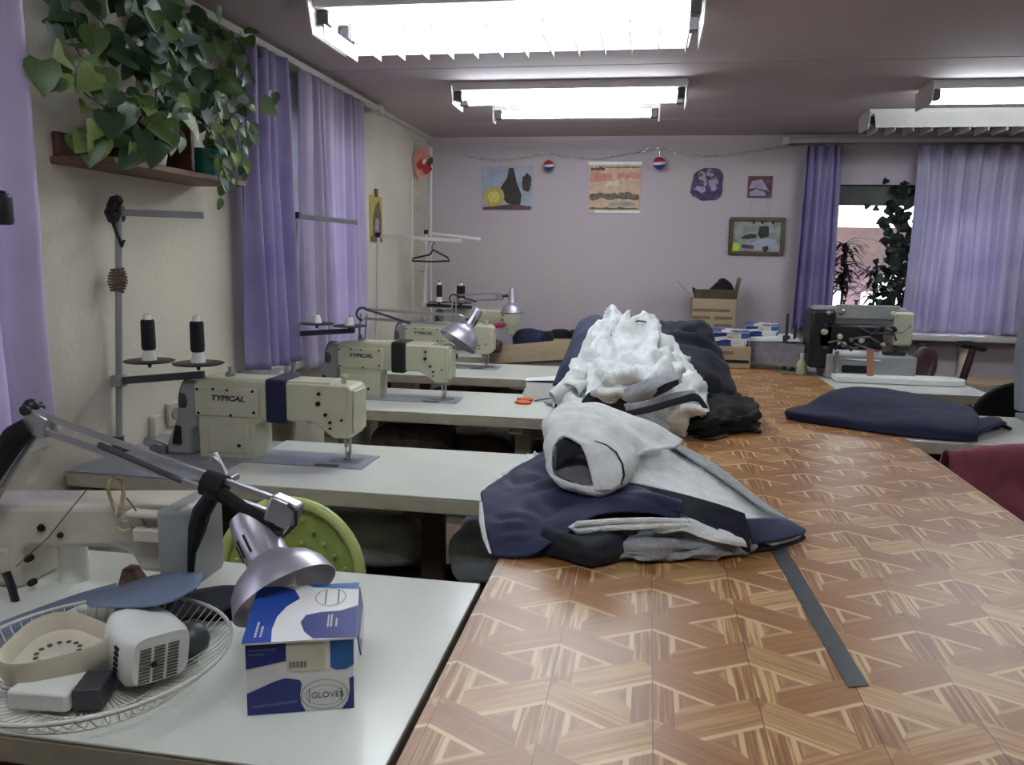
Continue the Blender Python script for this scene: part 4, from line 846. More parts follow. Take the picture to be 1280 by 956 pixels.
# ================================================================ front garment heap on the cutting table
G1 = 'garment pieces heaped at the front of the cutting table'
def layer(name, label, cat, outline, z0, h, m, seed=0, wr=0.012, group=None, nu=16, nv=60, top=0.85, mid=0.45, ws=9, fold=False):
    # a folded cloth slab with rounded edges; outline = list of (x, y) on the table
    c = sum((Vector(p).to_2d() for p in outline), Vector((0, 0)))/len(outline)
    rows = []
    for (q, z) in ((0.80, 0.0), (0.97, 0.12), (1.0, mid), (0.96, 0.82), (0.85, 1.0), (0.5, 1.0+0.1*top), (0.03, 1.05)):
        rows.append([Vector((c.x+(p[0]-c.x)*q, c.y+(p[1]-c.y)*q, z0+h*z)) for p in outline])
    b = MB(); b.grid(loft(rows, nu, nv, wr=wr, ws=ws, seed=seed, closed=True, zmin=z0, aniso=(1, 1, 2.2), fold=fold), closed=True)
    o = b.build(name, m, angle=180); return tag(o, label, cat, group)
def zz(*ps): return [onz_ for onz_ in ps]
layer('charcoal_garment', 'charcoal folded garment lowest in the front heap, its front edge on the parquet', 'garment', [(-0.228, 1.7713, 0.8), (-0.1617, 1.7304, 0.8), (-0.0929, 1.7068, 0.8), (-0.0175, 1.8017, 0.8), (0.0066, 1.956, 0.8), (-0.0391, 2.1411, 0.8), (-0.1901, 2.107, 0.8), (-0.2497, 1.9293, 0.8)], TZ+0.001, 0.062, m_char, 25, 0.010, fold=True, nu=24, ws=7)
layer('grey_fleece_roll', 'grey fleece roll lying lowest at the front heap, right of the charcoal garment', 'garment', [(-0.0603, 1.7671, 0.8), (0.0089, 1.7526, 0.8), (0.1174, 1.7956, 0.8), (0.2196, 1.8378, 0.8), (0.2818, 1.9035, 0.8), (0.2704, 2.0509, 0.8), (0.1318, 2.1104, 0.8), (-0.0152, 2.0444, 0.8)], TZ+0.001, 0.042, m_fleeceg, 22, 0.018, ws=13, fold=True, nu=24)
layer('dark_navy_garment', 'dark navy folded garment in the middle of the front heap, above the grey roll', 'garment', [(-0.17, 1.90), (-0.05, 1.875), (0.10, 1.89), (0.22, 1.93), (0.22, 2.08), (0.12, 2.22), (-0.03, 2.30), (-0.20, 2.25), (-0.24, 2.05)], TZ+0.003, 0.062, m_navyd, 23, 0.014)
# folded white edge peeping out
b = MB(); b.tube([(0.118, 1.83, 0.89), (0.0316, 1.8, 0.8955), (-0.0501, 1.79, 0.8908), (-0.1379, 1.785, 0.8782), (-0.1521, 1.78, 0.8711), (-0.137, 1.78, 0.8625), (-0.0676, 1.785, 0.8739), (0.005, 1.79, 0.8815), (0.1143, 1.82, 0.8834)], [0.006, 0.007, 0.007, 0.008, 0.008, 0.008, 0.007, 0.007, 0.006], 8); fo = b.build('folded_fleece_edge', m_fleece)
tag(fo, 'thin white fleece fold peeping out under the navy sheet', 'fabric fold', )
cloth('fleece_flap', [[(0.0274, 1.84, 0.8682), (0.098, 1.88, 0.8898), (0.1537, 1.87, 0.8813), (0.2367, 1.86, 0.8558)], [(0.0387, 1.82, 0.8622), (0.0966, 1.83, 0.8807), (0.16, 1.82, 0.8715), (0.2464, 1.83, 0.8478)], [(0.0605, 1.81, 0.8616), (0.1054, 1.81, 0.8708), (0.1693, 1.81, 0.8527), (0.2507, 1.83, 0.8366)]], m_fleece, wr=0.008, ws=22, seed=31, fine=0.001)
tag(bpy.data.objects['fleece_flap'], 'small white fleece flap under the black front panel of the front heap', 'fabric fold')
# big navy sheet draped to the left
t = thing('navy_jacket', 'navy jacket panel draped over left corner of the parquet table', 'garment', (-0.2251, 2.0303, 0.8))
cloth('outer_cloth', [
 [(-0.3524, 2.22, 0.8842), (-0.2952, 2.24, 0.9184), (-0.2216, 2.26, 0.9608), (-0.1278, 2.24, 0.9613), (-0.0103, 2.1, 0.9086), (0.0857, 2, 0.9049)],
 [(-0.3997, 1.99, 0.8834), (-0.3327, 2.02, 0.8989), (-0.2304, 2.05, 0.9147), (-0.1121, 2.02, 0.9198), (0.0015, 1.965, 0.9178), (0.0948, 1.93, 0.914)],
 [(-0.3894, 1.9, 0.877), (-0.3138, 1.91, 0.8876), (-0.2043, 1.92, 0.8963), (-0.0932, 1.88, 0.9161), (0.0112, 1.88, 0.9352), (0.1004, 1.88, 0.9177)],
 [(-0.3584, 1.8, 0.8466), (-0.2849, 1.8, 0.8522), (-0.191, 1.81, 0.8717), (-0.0935, 1.83, 0.9038), (0.0122, 1.85, 0.9168), (0.097, 1.86, 0.8962)],
 [(-0.3257, 1.735, 0.7999), (-0.2417, 1.735, 0.8107), (-0.1755, 1.76, 0.8511), (-0.0969, 1.8, 0.8956), (0.0037, 1.83, 0.903), (0.0938, 1.855, 0.8819)]], m_navy, t, nu=44, nv=60, wr=0.012, ws=9, seed=41, aniso=(0.7, 1, 1.5), thick=0.004, fold=True)
b = MB(); b.tube([(-0.3894, 1.89, 0.8801), (-0.3725, 1.82, 0.8588), (-0.3551, 1.775, 0.8317), (-0.3343, 1.74, 0.807)], [0.004, 0.007, 0.006, 0.003], 8); b.build('fleece_lining_edge', m_fleece, t)
cloth('rear_placket', [[(-0.3353, 2.2, 0.8929), (-0.2346, 2.27, 0.9673)], [(-0.2854, 2.17, 0.9132), (-0.2125, 2.24, 0.9565)]], m_navyd, t, nu=6, nv=12, wr=0.004)
cloth('fleece_scrap', [[(-0.4414, 2.3993, 0.803), (-0.365, 2.36, 0.8644), (-0.3239, 2.38, 0.8947)], [(-0.4108, 2.3152, 0.803), (-0.3357, 2.25, 0.8702), (-0.2838, 2.3, 0.8994)], [(-0.3823, 2.3218, 0.803), (-0.305, 2.2, 0.8807), (-0.2541, 2.25, 0.9065)]], m_fleece, wr=0.012, ws=30, seed=33, fine=0.002, jag=0.012)
tag(bpy.data.objects['fleece_scrap'], 'ragged white fleece scrap on the second table at corner of the navy panel', 'scrap')
# black front panel
cloth('black_front_panel', [
 [(-0.1294, 1.965, 0.9424), (-0.0188, 1.945, 0.9386), (0.0978, 1.925, 0.9259), (0.2007, 1.9, 0.9087), (0.2477, 1.885, 0.8991)],
 [(-0.1061, 1.92, 0.9359), (-0.008, 1.91, 0.9291), (0.1012, 1.9, 0.9156), (0.2, 1.88, 0.8913), (0.2527, 1.87, 0.879)],
 [(0.0023, 1.88, 0.9227), (0.0593, 1.875, 0.9124), (0.1267, 1.865, 0.8967), (0.208, 1.855, 0.8709), (0.2574, 1.85, 0.8531)],
 [(0.0965, 1.855, 0.9017), (0.13, 1.85, 0.8901), (0.1706, 1.845, 0.8754), (0.2171, 1.84, 0.8457), (0.2608, 1.83, 0.8181)]], m_navyd, nu=22, nv=34, wr=0.006, ws=10, seed=43)
tag(bpy.data.objects['black_front_panel'], 'near-black garment panel hanging down the front heap below the white fleece sheet', 'garment')
# right fleece sheet with navy hem
t = thing('fleece_jacket', 'white fleece panel with navy hem sloping down right side of front heap', 'garment', (0.1788, 2.1904, 0.8))
Q = [[(-0.1727, 2.12, 0.9106), (-0.0725, 2.26, 0.9787), (-0.0051, 2.32, 0.9762), (0.1004, 2.34, 0.9464), (0.2231, 2.27, 0.8955), (0.3322, 2.16, 0.8388), (0.4119, 2.04, 0.8083)],
 [(-0.1499, 2.05, 0.9221), (-0.056, 2.14, 0.9575), (0.0083, 2.18, 0.956), (0.0965, 2.18, 0.9229), (0.2026, 2.14, 0.8804), (0.3018, 2.08, 0.8336), (0.4017, 2.015, 0.8079)],
 [(-0.1316, 2, 0.9305), (-0.0411, 2.03, 0.9388), (0.0204, 2.05, 0.933), (0.1025, 2.04, 0.9155), (0.1932, 2.02, 0.8811), (0.2806, 1.99, 0.8385), (0.3776, 1.985, 0.8063)],
 [(-0.1226, 1.96, 0.9317), (-0.0289, 1.965, 0.9323), (0.0306, 1.955, 0.9288), (0.1027, 1.94, 0.9156), (0.1851, 1.925, 0.8917), (0.2608, 1.91, 0.8521), (0.3202, 1.92, 0.8131)]]
cloth('fleece', Q, m_fleece, t, nu=26, nv=44, wr=0.010, ws=9, seed=44, fine=0.0012, thick=0.008)
def lerp_row(a, b, k): return [Vector(p).lerp(Vector(q), k) for p, q in zip(a, b)]
up = Vector((0, 0, 0.006))
up2 = Vector((0.0, -0.014, 0.02))
cloth('navy_hem', [[Vector((0.2528, 1.925, 0.8584))+up2, Vector((0.3235, 2.02, 0.8337))+up2, Vector((0.3813, 2.07, 0.8148))+up2], [Vector((0.2588, 1.9, 0.8355))+up2, Vector((0.3284, 1.98, 0.8187))+up2, Vector((0.4121, 2.03, 0.8076))+up2], [Vector((0.2666, 1.89, 0.8098))+up2, Vector((0.3221, 1.93, 0.8055))+up2, Vector((0.407, 2.01, 0.8017))+up2]], m_navy, t, nu=10, nv=20, wr=0.003, thick=0.004)
b = MB(); b.tube([(0.266, 1.885, 0.8096), (0.327, 1.925, 0.8057), (0.3922, 2, 0.7979), (0.4124, 2.03, 0.8034)], [0.004, 0.004, 0.007, 0.007], 8); b.build('hem_roll', m_navyd, t)
cloth('grey_seam_band', [[Vector(p)+Vector((0, 0, 0.012)) for p in ((0.0465, 2.33, 0.9601), (0.1352, 2.33, 0.9316), (0.2335, 2.26, 0.8896), (0.3216, 2.16, 0.8425), (0.3827, 2.08, 0.818))], [Vector(p)+Vector((0, 0, 0.012)) for p in ((0.0756, 2.28, 0.9544), (0.1494, 2.24, 0.9174), (0.2334, 2.18, 0.8798), (0.3096, 2.1, 0.845), (0.359, 2.06, 0.8293))]], m_fleeceg, t, nu=6, nv=30, wr=0.002, thick=0.004)
# fleece sleeve with open cuff
t = thing('fleece_sleeve', 'white fleece sleeve with dark open cuff on top of the front heap', 'garment', (-0.1479, 2.4417, 0.8))
ringA = [(-0.2151, 1.93, 0.9588), (-0.2224, 1.965, 0.9991), (-0.1997, 1.99, 1.0384), (-0.1584, 1.965, 1.0298), (-0.1235, 1.935, 1.0123), (-0.1068, 1.91, 0.9751), (-0.1019, 1.885, 0.9361), (-0.1376, 1.895, 0.9368), (-0.1741, 1.905, 0.9438), (-0.1972, 1.915, 0.9497)]
ringB = [(-0.2358, 1.98, 0.9694), (-0.2475, 2.03, 1.0205), (-0.2182, 2.06, 1.0543), (-0.1362, 2.01, 1.048), (-0.0657, 1.955, 1.0231), (-0.0415, 1.925, 0.9813), (-0.0527, 1.905, 0.9397), (-0.0942, 1.89, 0.9291), (-0.1504, 1.91, 0.9276), (-0.1965, 1.93, 0.9394)]
ringC = [(-0.2537, 2.12, 0.982), (-0.2645, 2.16, 1.0358), (-0.2242, 2.19, 1.0728), (-0.1353, 2.13, 1.0752), (-0.0557, 2.05, 1.0331), (-0.0186, 2.02, 0.9936), (-0.0207, 2.02, 0.947), (-0.0704, 2.02, 0.9097), (-0.1547, 2.04, 0.9028), (-0.2123, 2.08, 0.9143)]
ringD = [(-0.2522, 2.22, 0.9729), (-0.2583, 2.26, 1.0252), (-0.2196, 2.28, 1.0635), (-0.1339, 2.28, 1.0653), (-0.0552, 2.22, 1.0346), (-0.013, 2.18, 0.9955), (-0.0108, 2.16, 0.9508), (-0.0614, 2.16, 0.9069), (-0.1552, 2.18, 0.8956), (-0.2211, 2.2, 0.9211)]
b = MB(); b.grid(loft([ringA, ringB, ringC, ringD], 26, 49, wr=0.015, ws=10, seed=51, fine=0.0015, closed=True), closed=True); b.build('fleece_outside', m_fleece, t, solid=0.006, angle=180, fix=False)
ctr = sum((Vector(p) for p in ringA), Vector())/10
ringI = [Vector(p).lerp(ctr, 0.06)+Vector((0.002, 0.006, 0)) for p in ringA]; ringJ = [Vector(p).lerp(ctr, 0.22)+Vector((0.03, 0.07, 0.006)) for p in ringA]; ringK = [Vector(p).lerp(ctr, 0.9)+Vector((0.05, 0.10, 0.01)) for p in ringA]
b = MB(); b.grid(loft([ringI, ringJ, ringK], 10, 41, wr=0.004, seed=52, closed=True), closed=True); b.build('grey_lining', m_lining, t, angle=180)
cloth('dark_facing', [[(-0.2098, 1.935, 0.9619), (-0.2081, 1.965, 1), (-0.1969, 1.985, 1.0313)], [(-0.1883, 1.955, 0.9829), (-0.178, 1.965, 1.01), (-0.1581, 1.965, 1.0215)], [(-0.1768, 1.96, 0.9865), (-0.1527, 1.955, 1.0057), (-0.1276, 1.94, 1.0047)]], m_navyd, t, nu=8, nv=12, wr=0.003)
cloth('cuff_turnback', [
 [(-0.1536, 1.955, 1.0323), (-0.111, 1.945, 1.031), (-0.0724, 1.925, 1.0258), (-0.0471, 1.9, 0.9975)],
 [(-0.1352, 1.935, 1.0075), (-0.099, 1.92, 1.0134), (-0.0628, 1.902, 1.004), (-0.0403, 1.89, 0.9807)],
 [(-0.1201, 1.905, 0.9756), (-0.0882, 1.888, 0.9821), (-0.0609, 1.88, 0.9781), (-0.0431, 1.88, 0.9634)],
 [(-0.105, 1.875, 0.9328), (-0.0798, 1.868, 0.9385), (-0.0591, 1.868, 0.9459), (-0.0483, 1.875, 0.9525)]], m_fleece, t, nu=18, nv=18, wr=0.007, ws=14, seed=55, fine=0.001, thick=0.010)
b = MB(); b.tube([(-0.1139, 1.955, 1.0387), (-0.0845, 1.925, 1.0371), (-0.0598, 1.905, 1.0253), (-0.0428, 1.882, 1.0024), (-0.0377, 1.872, 0.9778), (-0.0443, 1.868, 0.9548)], [0.0012, 0.002, 0.0022, 0.0025, 0.003, 0.0015], 6); b.build('seam_thread', m_char, t)
cloth('sleeve_head', [
 [(-0.2551, 2.24, 0.9918), (-0.2101, 2.28, 1.0569), (-0.1354, 2.3, 1.0687), (-0.0537, 2.3, 1.0467), (0.0274, 2.28, 1.022), (0.1119, 2.22, 0.9912)],
 [(-0.2234, 2.16, 0.9995), (-0.171, 2.18, 1.0434), (-0.0925, 2.16, 1.0404), (-0.0281, 2.2, 1.0355), (0.0386, 2.22, 1.0122), (0.1094, 2.21, 0.9888)],
 [(-0.1152, 2.03, 0.9918), (-0.0746, 2.03, 1.009), (-0.025, 2.09, 1.0152), (0.0069, 2.13, 0.9969), (0.0499, 2.16, 0.9902), (0.1048, 2.2, 0.9863)],
 [(-0.0592, 1.97, 0.9372), (-0.0246, 1.99, 0.959), (-0.0123, 2.05, 0.9781), (0.0139, 2.1, 0.9847), (0.052, 2.14, 0.9839), (0.1003, 2.19, 0.9839)]], m_fleece, t, nu=26, nv=36, wr=0.014, ws=11, seed=53, fine=0.0015, thick=0.008)
# ================================================================ rear garment heap
b = MB()
t = thing('navy_jacket_stack', 'stack of dark navy jackets at the back of the rear heap', 'garment', (0.1096, 4.4851, 0.8))
cloth('lower_jacket', [
 [(-0.39, 3.4094, 0.803), (-0.1335, 3.144, 0.803), (0.0886, 3.278, 0.803), (0.3039, 3.5913, 0.803), (0.4579, 3.8694, 0.803)],
 [(-0.381, 3.62, 0.9123), (-0.1645, 3.65, 0.9544), (0.0863, 3.66, 0.993), (0.282, 3.68, 0.9983), (0.4309, 3.72, 0.8662)],
 [(-0.3605, 3.85, 0.9564), (-0.18, 3.9, 1.0358), (0.0862, 3.9, 1.0845), (0.2563, 3.92, 1.0885), (0.387, 3.95, 1.0047)],
 [(-0.3242, 4.15, 1.0017), (-0.1755, 4.2, 1.069), (0.0905, 4.2, 1.1032), (0.2524, 4.2, 1.1004), (0.3635, 4.2, 1.0466)],
 [(-0.38, 4.9081, 0.803), (-0.1821, 5.1192, 0.803), (0.122, 5.2122, 0.803), (0.3274, 5.2751, 0.803), (0.4596, 5.1616, 0.803)]], m_navyd, t, nu=44, nv=56, wr=0.035, ws=5, seed=61, zmin=0.802, fold=True)
cloth('upper_jacket', [
 [(0.032, 4.08, 1.0353), (0.1294, 4.06, 1.0613), (0.2473, 4.06, 1.0495), (0.3392, 4.1, 1.0565)],
 [(0.0172, 4.12, 1.0999), (0.1278, 4.1, 1.1177), (0.2542, 4.1, 1.1099), (0.3447, 4.14, 1.0849)],
 [(0.0275, 4.25, 1.1468), (0.149, 4.22, 1.1655), (0.258, 4.22, 1.1689), (0.3255, 4.25, 1.148)],
 [(0.0411, 4.42, 1.1422), (0.156, 4.42, 1.1502), (0.262, 4.42, 1.1491), (0.3222, 4.42, 1.1252)],
 [(0.0475, 4.55, 1.0151), (0.1665, 4.55, 1.0193), (0.2758, 4.55, 1.0232), (0.337, 4.55, 1.0165)]], m_navyd, t, nu=30, nv=40, wr=0.025, ws=7, seed=62, fold=True)
cloth('left_sleeve', [
 [(-0.4187, 3.66, 0.8968), (-0.3675, 3.6, 0.9011), (-0.3295, 3.55, 0.8962)],
 [(-0.396, 3.74, 0.9774), (-0.3544, 3.7, 0.992), (-0.302, 3.66, 0.9844)],
 [(-0.372, 3.86, 1.0488), (-0.3191, 3.82, 1.0861), (-0.2674, 3.8, 1.0747)],
 [(-0.3446, 4, 1.1472), (-0.284, 3.98, 1.1747), (-0.2196, 3.96, 1.1782)],
 [(-0.337, 4.15, 1.1433), (-0.2799, 4.15, 1.17), (-0.214, 4.15, 1.172)],
 [(-0.3432, 4.3, 0.9402), (-0.2828, 4.3, 0.9426), (-0.2055, 4.3, 0.9456)]], m_navy, t, nu=30, nv=18, wr=0.012, ws=9, seed=63)
# white fleece heap
t = thing('fleece_jacket_heap', 'tall heap of white fleece jackets on the rear navy stack', 'garment', (-0.0464, 3.5148, 0.8))
cloth('fleece_body', [
 [(-0.4316, 3.6936, 0.803), (-0.3082, 3.2906, 0.803), (-0.1335, 3.144, 0.803), (0.055, 3.1176, 0.803), (0.2715, 3.3734, 0.803)],
 [(-0.3844, 3.46, 0.9012), (-0.2765, 3.36, 0.8881), (-0.128, 3.28, 0.9159), (0.0675, 3.26, 0.9055), (0.2627, 3.36, 0.8868)],
 [(-0.3325, 3.56, 0.9675), (-0.2421, 3.46, 0.9644), (-0.1187, 3.38, 0.9954), (0.0813, 3.38, 0.9972), (0.2464, 3.48, 0.9687)],
 [(-0.3073, 3.66, 1.0363), (-0.2303, 3.6, 1.0538), (-0.0933, 3.54, 1.0804), (0.063, 3.56, 1.0839), (0.1968, 3.62, 1.0174)],
 [(-0.2806, 3.76, 1.1088), (-0.2116, 3.72, 1.1375), (-0.0824, 3.68, 1.1529), (0.0435, 3.7, 1.1553), (0.1282, 3.76, 1.0709)],
 [(-0.2557, 3.86, 1.1694), (-0.1834, 3.84, 1.2115), (-0.0768, 3.82, 1.201), (0.0205, 3.84, 1.1949), (0.0757, 3.88, 1.14)],
 [(-0.2356, 3.96, 1.1856), (-0.1591, 3.96, 1.2351), (-0.0728, 3.96, 1.2141), (0.0125, 3.96, 1.205), (0.0685, 3.98, 1.1621)],
 [(-0.2397, 4.1, 1.0519), (-0.1591, 4.1, 1.0753), (-0.0702, 4.1, 1.0784), (0.0185, 4.1, 1.0693), (0.0751, 4.1, 1.055)]], m_fleece, t, nu=64, nv=60, wr=0.055, ws=7, seed=64, fine=0.0015, aniso=(1.5, 1, 0.6), thick=0.006, zmin=0.805, fold=True)
def tubecloth(name, path, radii, m, par, seed, wr=0.012, ws=11, fine=0.0015, squash=(1, 1, 1), nv=37, nu=34, label=None, fold=False):
    P = [Vector(p) for p in path]; rows = []
    for i, p in enumerate(P):
        tdir = (P[min(i+1, len(P)-1)]-P[max(i-1, 0)]).normalized(); a = Vector((0, 0, 1)); a = (a-tdir*a.dot(tdir)); a = a.normalized() if a.length > 0.1 else Vector((1, 0, 0)); c = tdir.cross(a)
        rows.append([p + a*math.cos(2*PI*k/10)*radii[i]*squash[2] + c*math.sin(2*PI*k/10)*radii[i]*squash[0] for k in range(10)])
    b = MB(); b.grid(loft(rows, nu, nv, wr=wr, ws=ws, seed=seed, fine=fine, closed=True, fold=fold), closed=True); o = b.build(name, m, par, angle=180, solid=0.004, fix=False)
    if label and par is not None: o['label'] = label
    return o
tubecloth('hood_fold', [(-0.2044, 3.28, 0.9325), (-0.1177, 3.22, 0.9728), (-0.0165, 3.2, 1.0064), (0.0833, 3.24, 1.0373), (0.1492, 3.32, 1.0421)], [0.02, 0.06, 0.08, 0.06, 0.02], m_fleece, t, 71, wr=0.05, ws=8, fold=True, squash=(1, 1, 0.8))
tubecloth('left_roll', [(-0.1566, 3.92, 1.2144), (-0.1939, 3.8, 1.1421), (-0.2346, 3.66, 1.0613), (-0.2736, 3.54, 0.9801), (-0.3172, 3.42, 0.9109)], [0.02, 0.045, 0.055, 0.055, 0.04], m_fleece, t, 73, wr=0.05, ws=8, fold=True)
tubecloth('right_roll', [(0.0748, 3.78, 1.1267), (0.1262, 3.66, 1.053), (0.1739, 3.52, 0.9735), (0.2168, 3.38, 0.9149), (0.2457, 3.3, 0.8903)], [0.03, 0.045, 0.055, 0.05, 0.02], m_fleece, t, 74, wr=0.05, ws=8, fold=True)
tubecloth('left_cuff', [(-0.3935, 3.42, 0.8861), (-0.3415, 3.45, 0.919), (-0.2842, 3.5, 0.971)], [0.03, 0.04, 0.04], m_fleece, t, 75, wr=0.012)
cloth('collar_flap', [[(-0.1153, 3.18, 0.9533), (-0.0461, 3.12, 0.9983), (0.044, 3.1, 1.0429), (0.1359, 3.14, 1.0473)], [(-0.0753, 3.14, 0.9362), (-0.0135, 3.08, 0.9685), (0.0602, 3.05, 1.0078), (0.1321, 3.1, 1.0342)], [(-0.0433, 3.13, 0.9235), (0.0116, 3.09, 0.9491), (0.0765, 3.06, 0.9823), (0.124, 3.1, 1.0152)]], m_fleeceg, t, wr=0.008, ws=14, seed=76, fine=0.001)
cloth('dark_opening', [[(0.0225, 3.07, 0.9781), (0.0743, 3.04, 1.0223), (0.127, 3.05, 1.0415)], [(0.0411, 3.06, 0.9682), (0.0899, 3.03, 1.0001), (0.1309, 3.05, 1.0233)]], m_navyd, t, nu=6, nv=10, wr=0.002)
cloth('grey_welt', [[(-0.066, 3.08, 0.903), (0.0333, 3.05, 0.9386), (0.1367, 3.06, 0.9727), (0.1979, 3.1, 0.9812), (0.2471, 3.16, 0.9227)], [(-0.0588, 3.07, 0.8832), (0.0344, 3.04, 0.9126), (0.1376, 3.05, 0.9468), (0.2049, 3.09, 0.9522), (0.2419, 3.15, 0.8925)]], m_char, t, nu=6, nv=24, wr=0.004)
cloth('lower_grey_edge', [[(-0.0737, 3.1, 0.9275), (0.0236, 3.07, 0.9532), (0.1217, 3.08, 0.9872), (0.193, 3.13, 0.9917)], [(-0.0631, 3.09, 0.9013), (0.0307, 3.06, 0.9304), (0.1315, 3.07, 0.9646), (0.1989, 3.11, 0.9734)]], m_fleeceg, t, nu=6, nv=24, wr=0.005)
cloth('zip_facing', [[(-0.2514, 3.3, 0.8998), (-0.2192, 3.3, 0.9352), (-0.1703, 3.27, 0.919), (-0.1273, 3.25, 0.9344), (-0.0668, 3.18, 0.9296)], [(-0.2493, 3.28, 0.8831), (-0.2017, 3.26, 0.8924), (-0.1545, 3.24, 0.8883), (-0.1151, 3.22, 0.9038), (-0.0622, 3.16, 0.9075)], [(-0.2139, 3.26, 0.8615), (-0.1795, 3.24, 0.857), (-0.1461, 3.22, 0.8658), (-0.1068, 3.2, 0.875), (-0.0672, 3.15, 0.8832)]], m_navyd, t, nu=10, nv=24, wr=0.006)
b = MB(); b.tube([(-0.0722, 3.8, 1.1914), (-0.039, 3.79, 1.2007), (-0.0019, 3.8, 1.1973)], 0.003, 6); b.tube([(-0.1574, 3.66, 1.1449), (-0.1487, 3.65, 1.1169), (-0.1334, 3.65, 1.0955)], 0.0025, 6); b.build('thread_end', m_char, t)
cloth('fleece_scrap', [[(0.0812, 3.13, 0.9073), (0.1388, 3.1, 0.9597), (0.194, 3.1, 0.9405), (0.2506, 3.12, 0.9177)], [(0.0946, 3.1, 0.8694), (0.1451, 3.05, 0.9162), (0.187, 3.06, 0.9195), (0.2437, 3.1, 0.9086)], [(0.1126, 3.2064, 0.803), (0.1661, 3.1311, 0.803), (0.2034, 3.3891, 0.803), (0.2323, 3.1, 0.8986)]], m_fleece, wr=0.012, ws=26, seed=77, fine=0.002, jag=0.008)
tag(bpy.data.objects['fleece_scrap.001'], 'white fluffy fleece scrap at front foot of the rear heap beside black cloth', 'scrap')
layer('dark_stripe_garment', 'dark striped garment flattened under the rear fleece heap', 'garment', [(-0.1341, 3.1577, 0.8), (-0.0072, 3.1449, 0.8), (0.1515, 3.2301, 0.8), (0.2581, 3.4177, 0.8), (0.2827, 3.797, 0.8), (0.0607, 3.8431, 0.8), (-0.2264, 3.5618, 0.8)], TZ+0.001, 0.05, m_char, 78, 0.012)
layer('black_cloth_heap', 'crumpled black cloth at right foot of the rear heap on parquet', 'cloth', [(0.1482, 3.1401, 0.8), (0.2398, 3.1343, 0.8), (0.3543, 3.2212, 0.8), (0.4394, 3.2877, 0.8), (0.4854, 3.4262, 0.8), (0.4763, 3.6518, 0.8), (0.4283, 3.7949, 0.8), (0.28, 3.7555, 0.8)], TZ+0.001, 0.085, m_blackcloth, 79, 0.028, ws=12, nu=28, fold=True)
b = MB(); b.tube([(0.2028, 3.1313, 0.805), (0.2372, 3.0973, 0.805), (0.2831, 3.1088, 0.805), (0.3283, 3.1783, 0.808)], 0.005, 6); tag(b.build('drawstring', m_black), 'thin black drawstring looping in front of the black cloth heap', 'cord')
b = MB(); b.tube([(0.4367, 3.3259, 0.815), (0.4509, 3.2597, 0.81), (0.4715, 3.2742, 0.808)], 0.007, 6); tag(b.build('drawstring', m_black), 'thick black cord end at right tip of the black cloth heap', 'cord')
# navy folded cloth on the right
t = thing('folded_navy_cloth', 'large folded dark blue cloth lying over right edge of the parquet table', 'cloth', (1.049, 3.6214, 0.8))
cloth('upper_fold', [
 [(0.6239, 3.5869, 0.806), (0.7904, 3.4922, 0.806), (0.9547, 3.3905, 0.806), (1.1171, 3.3272, 0.806), (1.2941, 3.3145, 0.806)],
 [(0.6103, 3.58, 0.8423), (0.7893, 3.5, 0.8423), (0.9594, 3.42, 0.8434), (1.1239, 3.36, 0.8448), (1.2924, 3.32, 0.8431)],
 [(0.6572, 3.68, 0.8403), (0.7929, 3.6, 0.8547), (0.984, 3.52, 0.8656), (1.1531, 3.46, 0.8722), (1.3255, 3.4, 0.8668)],
 [(0.7376, 3.78, 0.8332), (0.8409, 3.76, 0.8861), (1.0288, 3.7, 0.8981), (1.2085, 3.64, 0.889), (1.3783, 3.56, 0.871)],
 [(0.7881, 3.9, 0.8367), (0.9144, 3.94, 0.8933), (1.0859, 3.92, 0.912), (1.2371, 3.84, 0.8985), (1.4121, 3.74, 0.8737)],
 [(0.8821, 4.1, 0.7937), (0.9764, 4.12, 0.847), (1.1423, 4.12, 0.8706), (1.309, 4.06, 0.8529), (1.4675, 3.95, 0.8379)]], m_navyb, t, nu=30, nv=44, wr=0.012, ws=6, seed=81, thick=0.008, zmin=0.805)
cloth('inner_fold', [
 [(1.2527, 3.38, 0.8116), (1.3164, 3.38, 0.8249), (1.4319, 3.5, 0.842), (1.5095, 3.6, 0.8288)],
 [(1.3262, 3.55, 0.8294), (1.3775, 3.55, 0.8423), (1.4598, 3.62, 0.8429), (1.5227, 3.68, 0.8271)],
 [(1.3766, 3.65, 0.8395), (1.4247, 3.65, 0.835), (1.485, 3.7, 0.8353), (1.5403, 3.74, 0.8231)]], m_navyb, t, nu=10, nv=18, wr=0.005, thick=0.014)
b = MB(); b.tube([(1.4633, 3.6216, 0.815), (1.5125, 3.651, 0.815), (1.5251, 3.5955, 0.81)], [0.014, 0.012, 0.008], 8); b.build('tail_end', m_navyd, t)
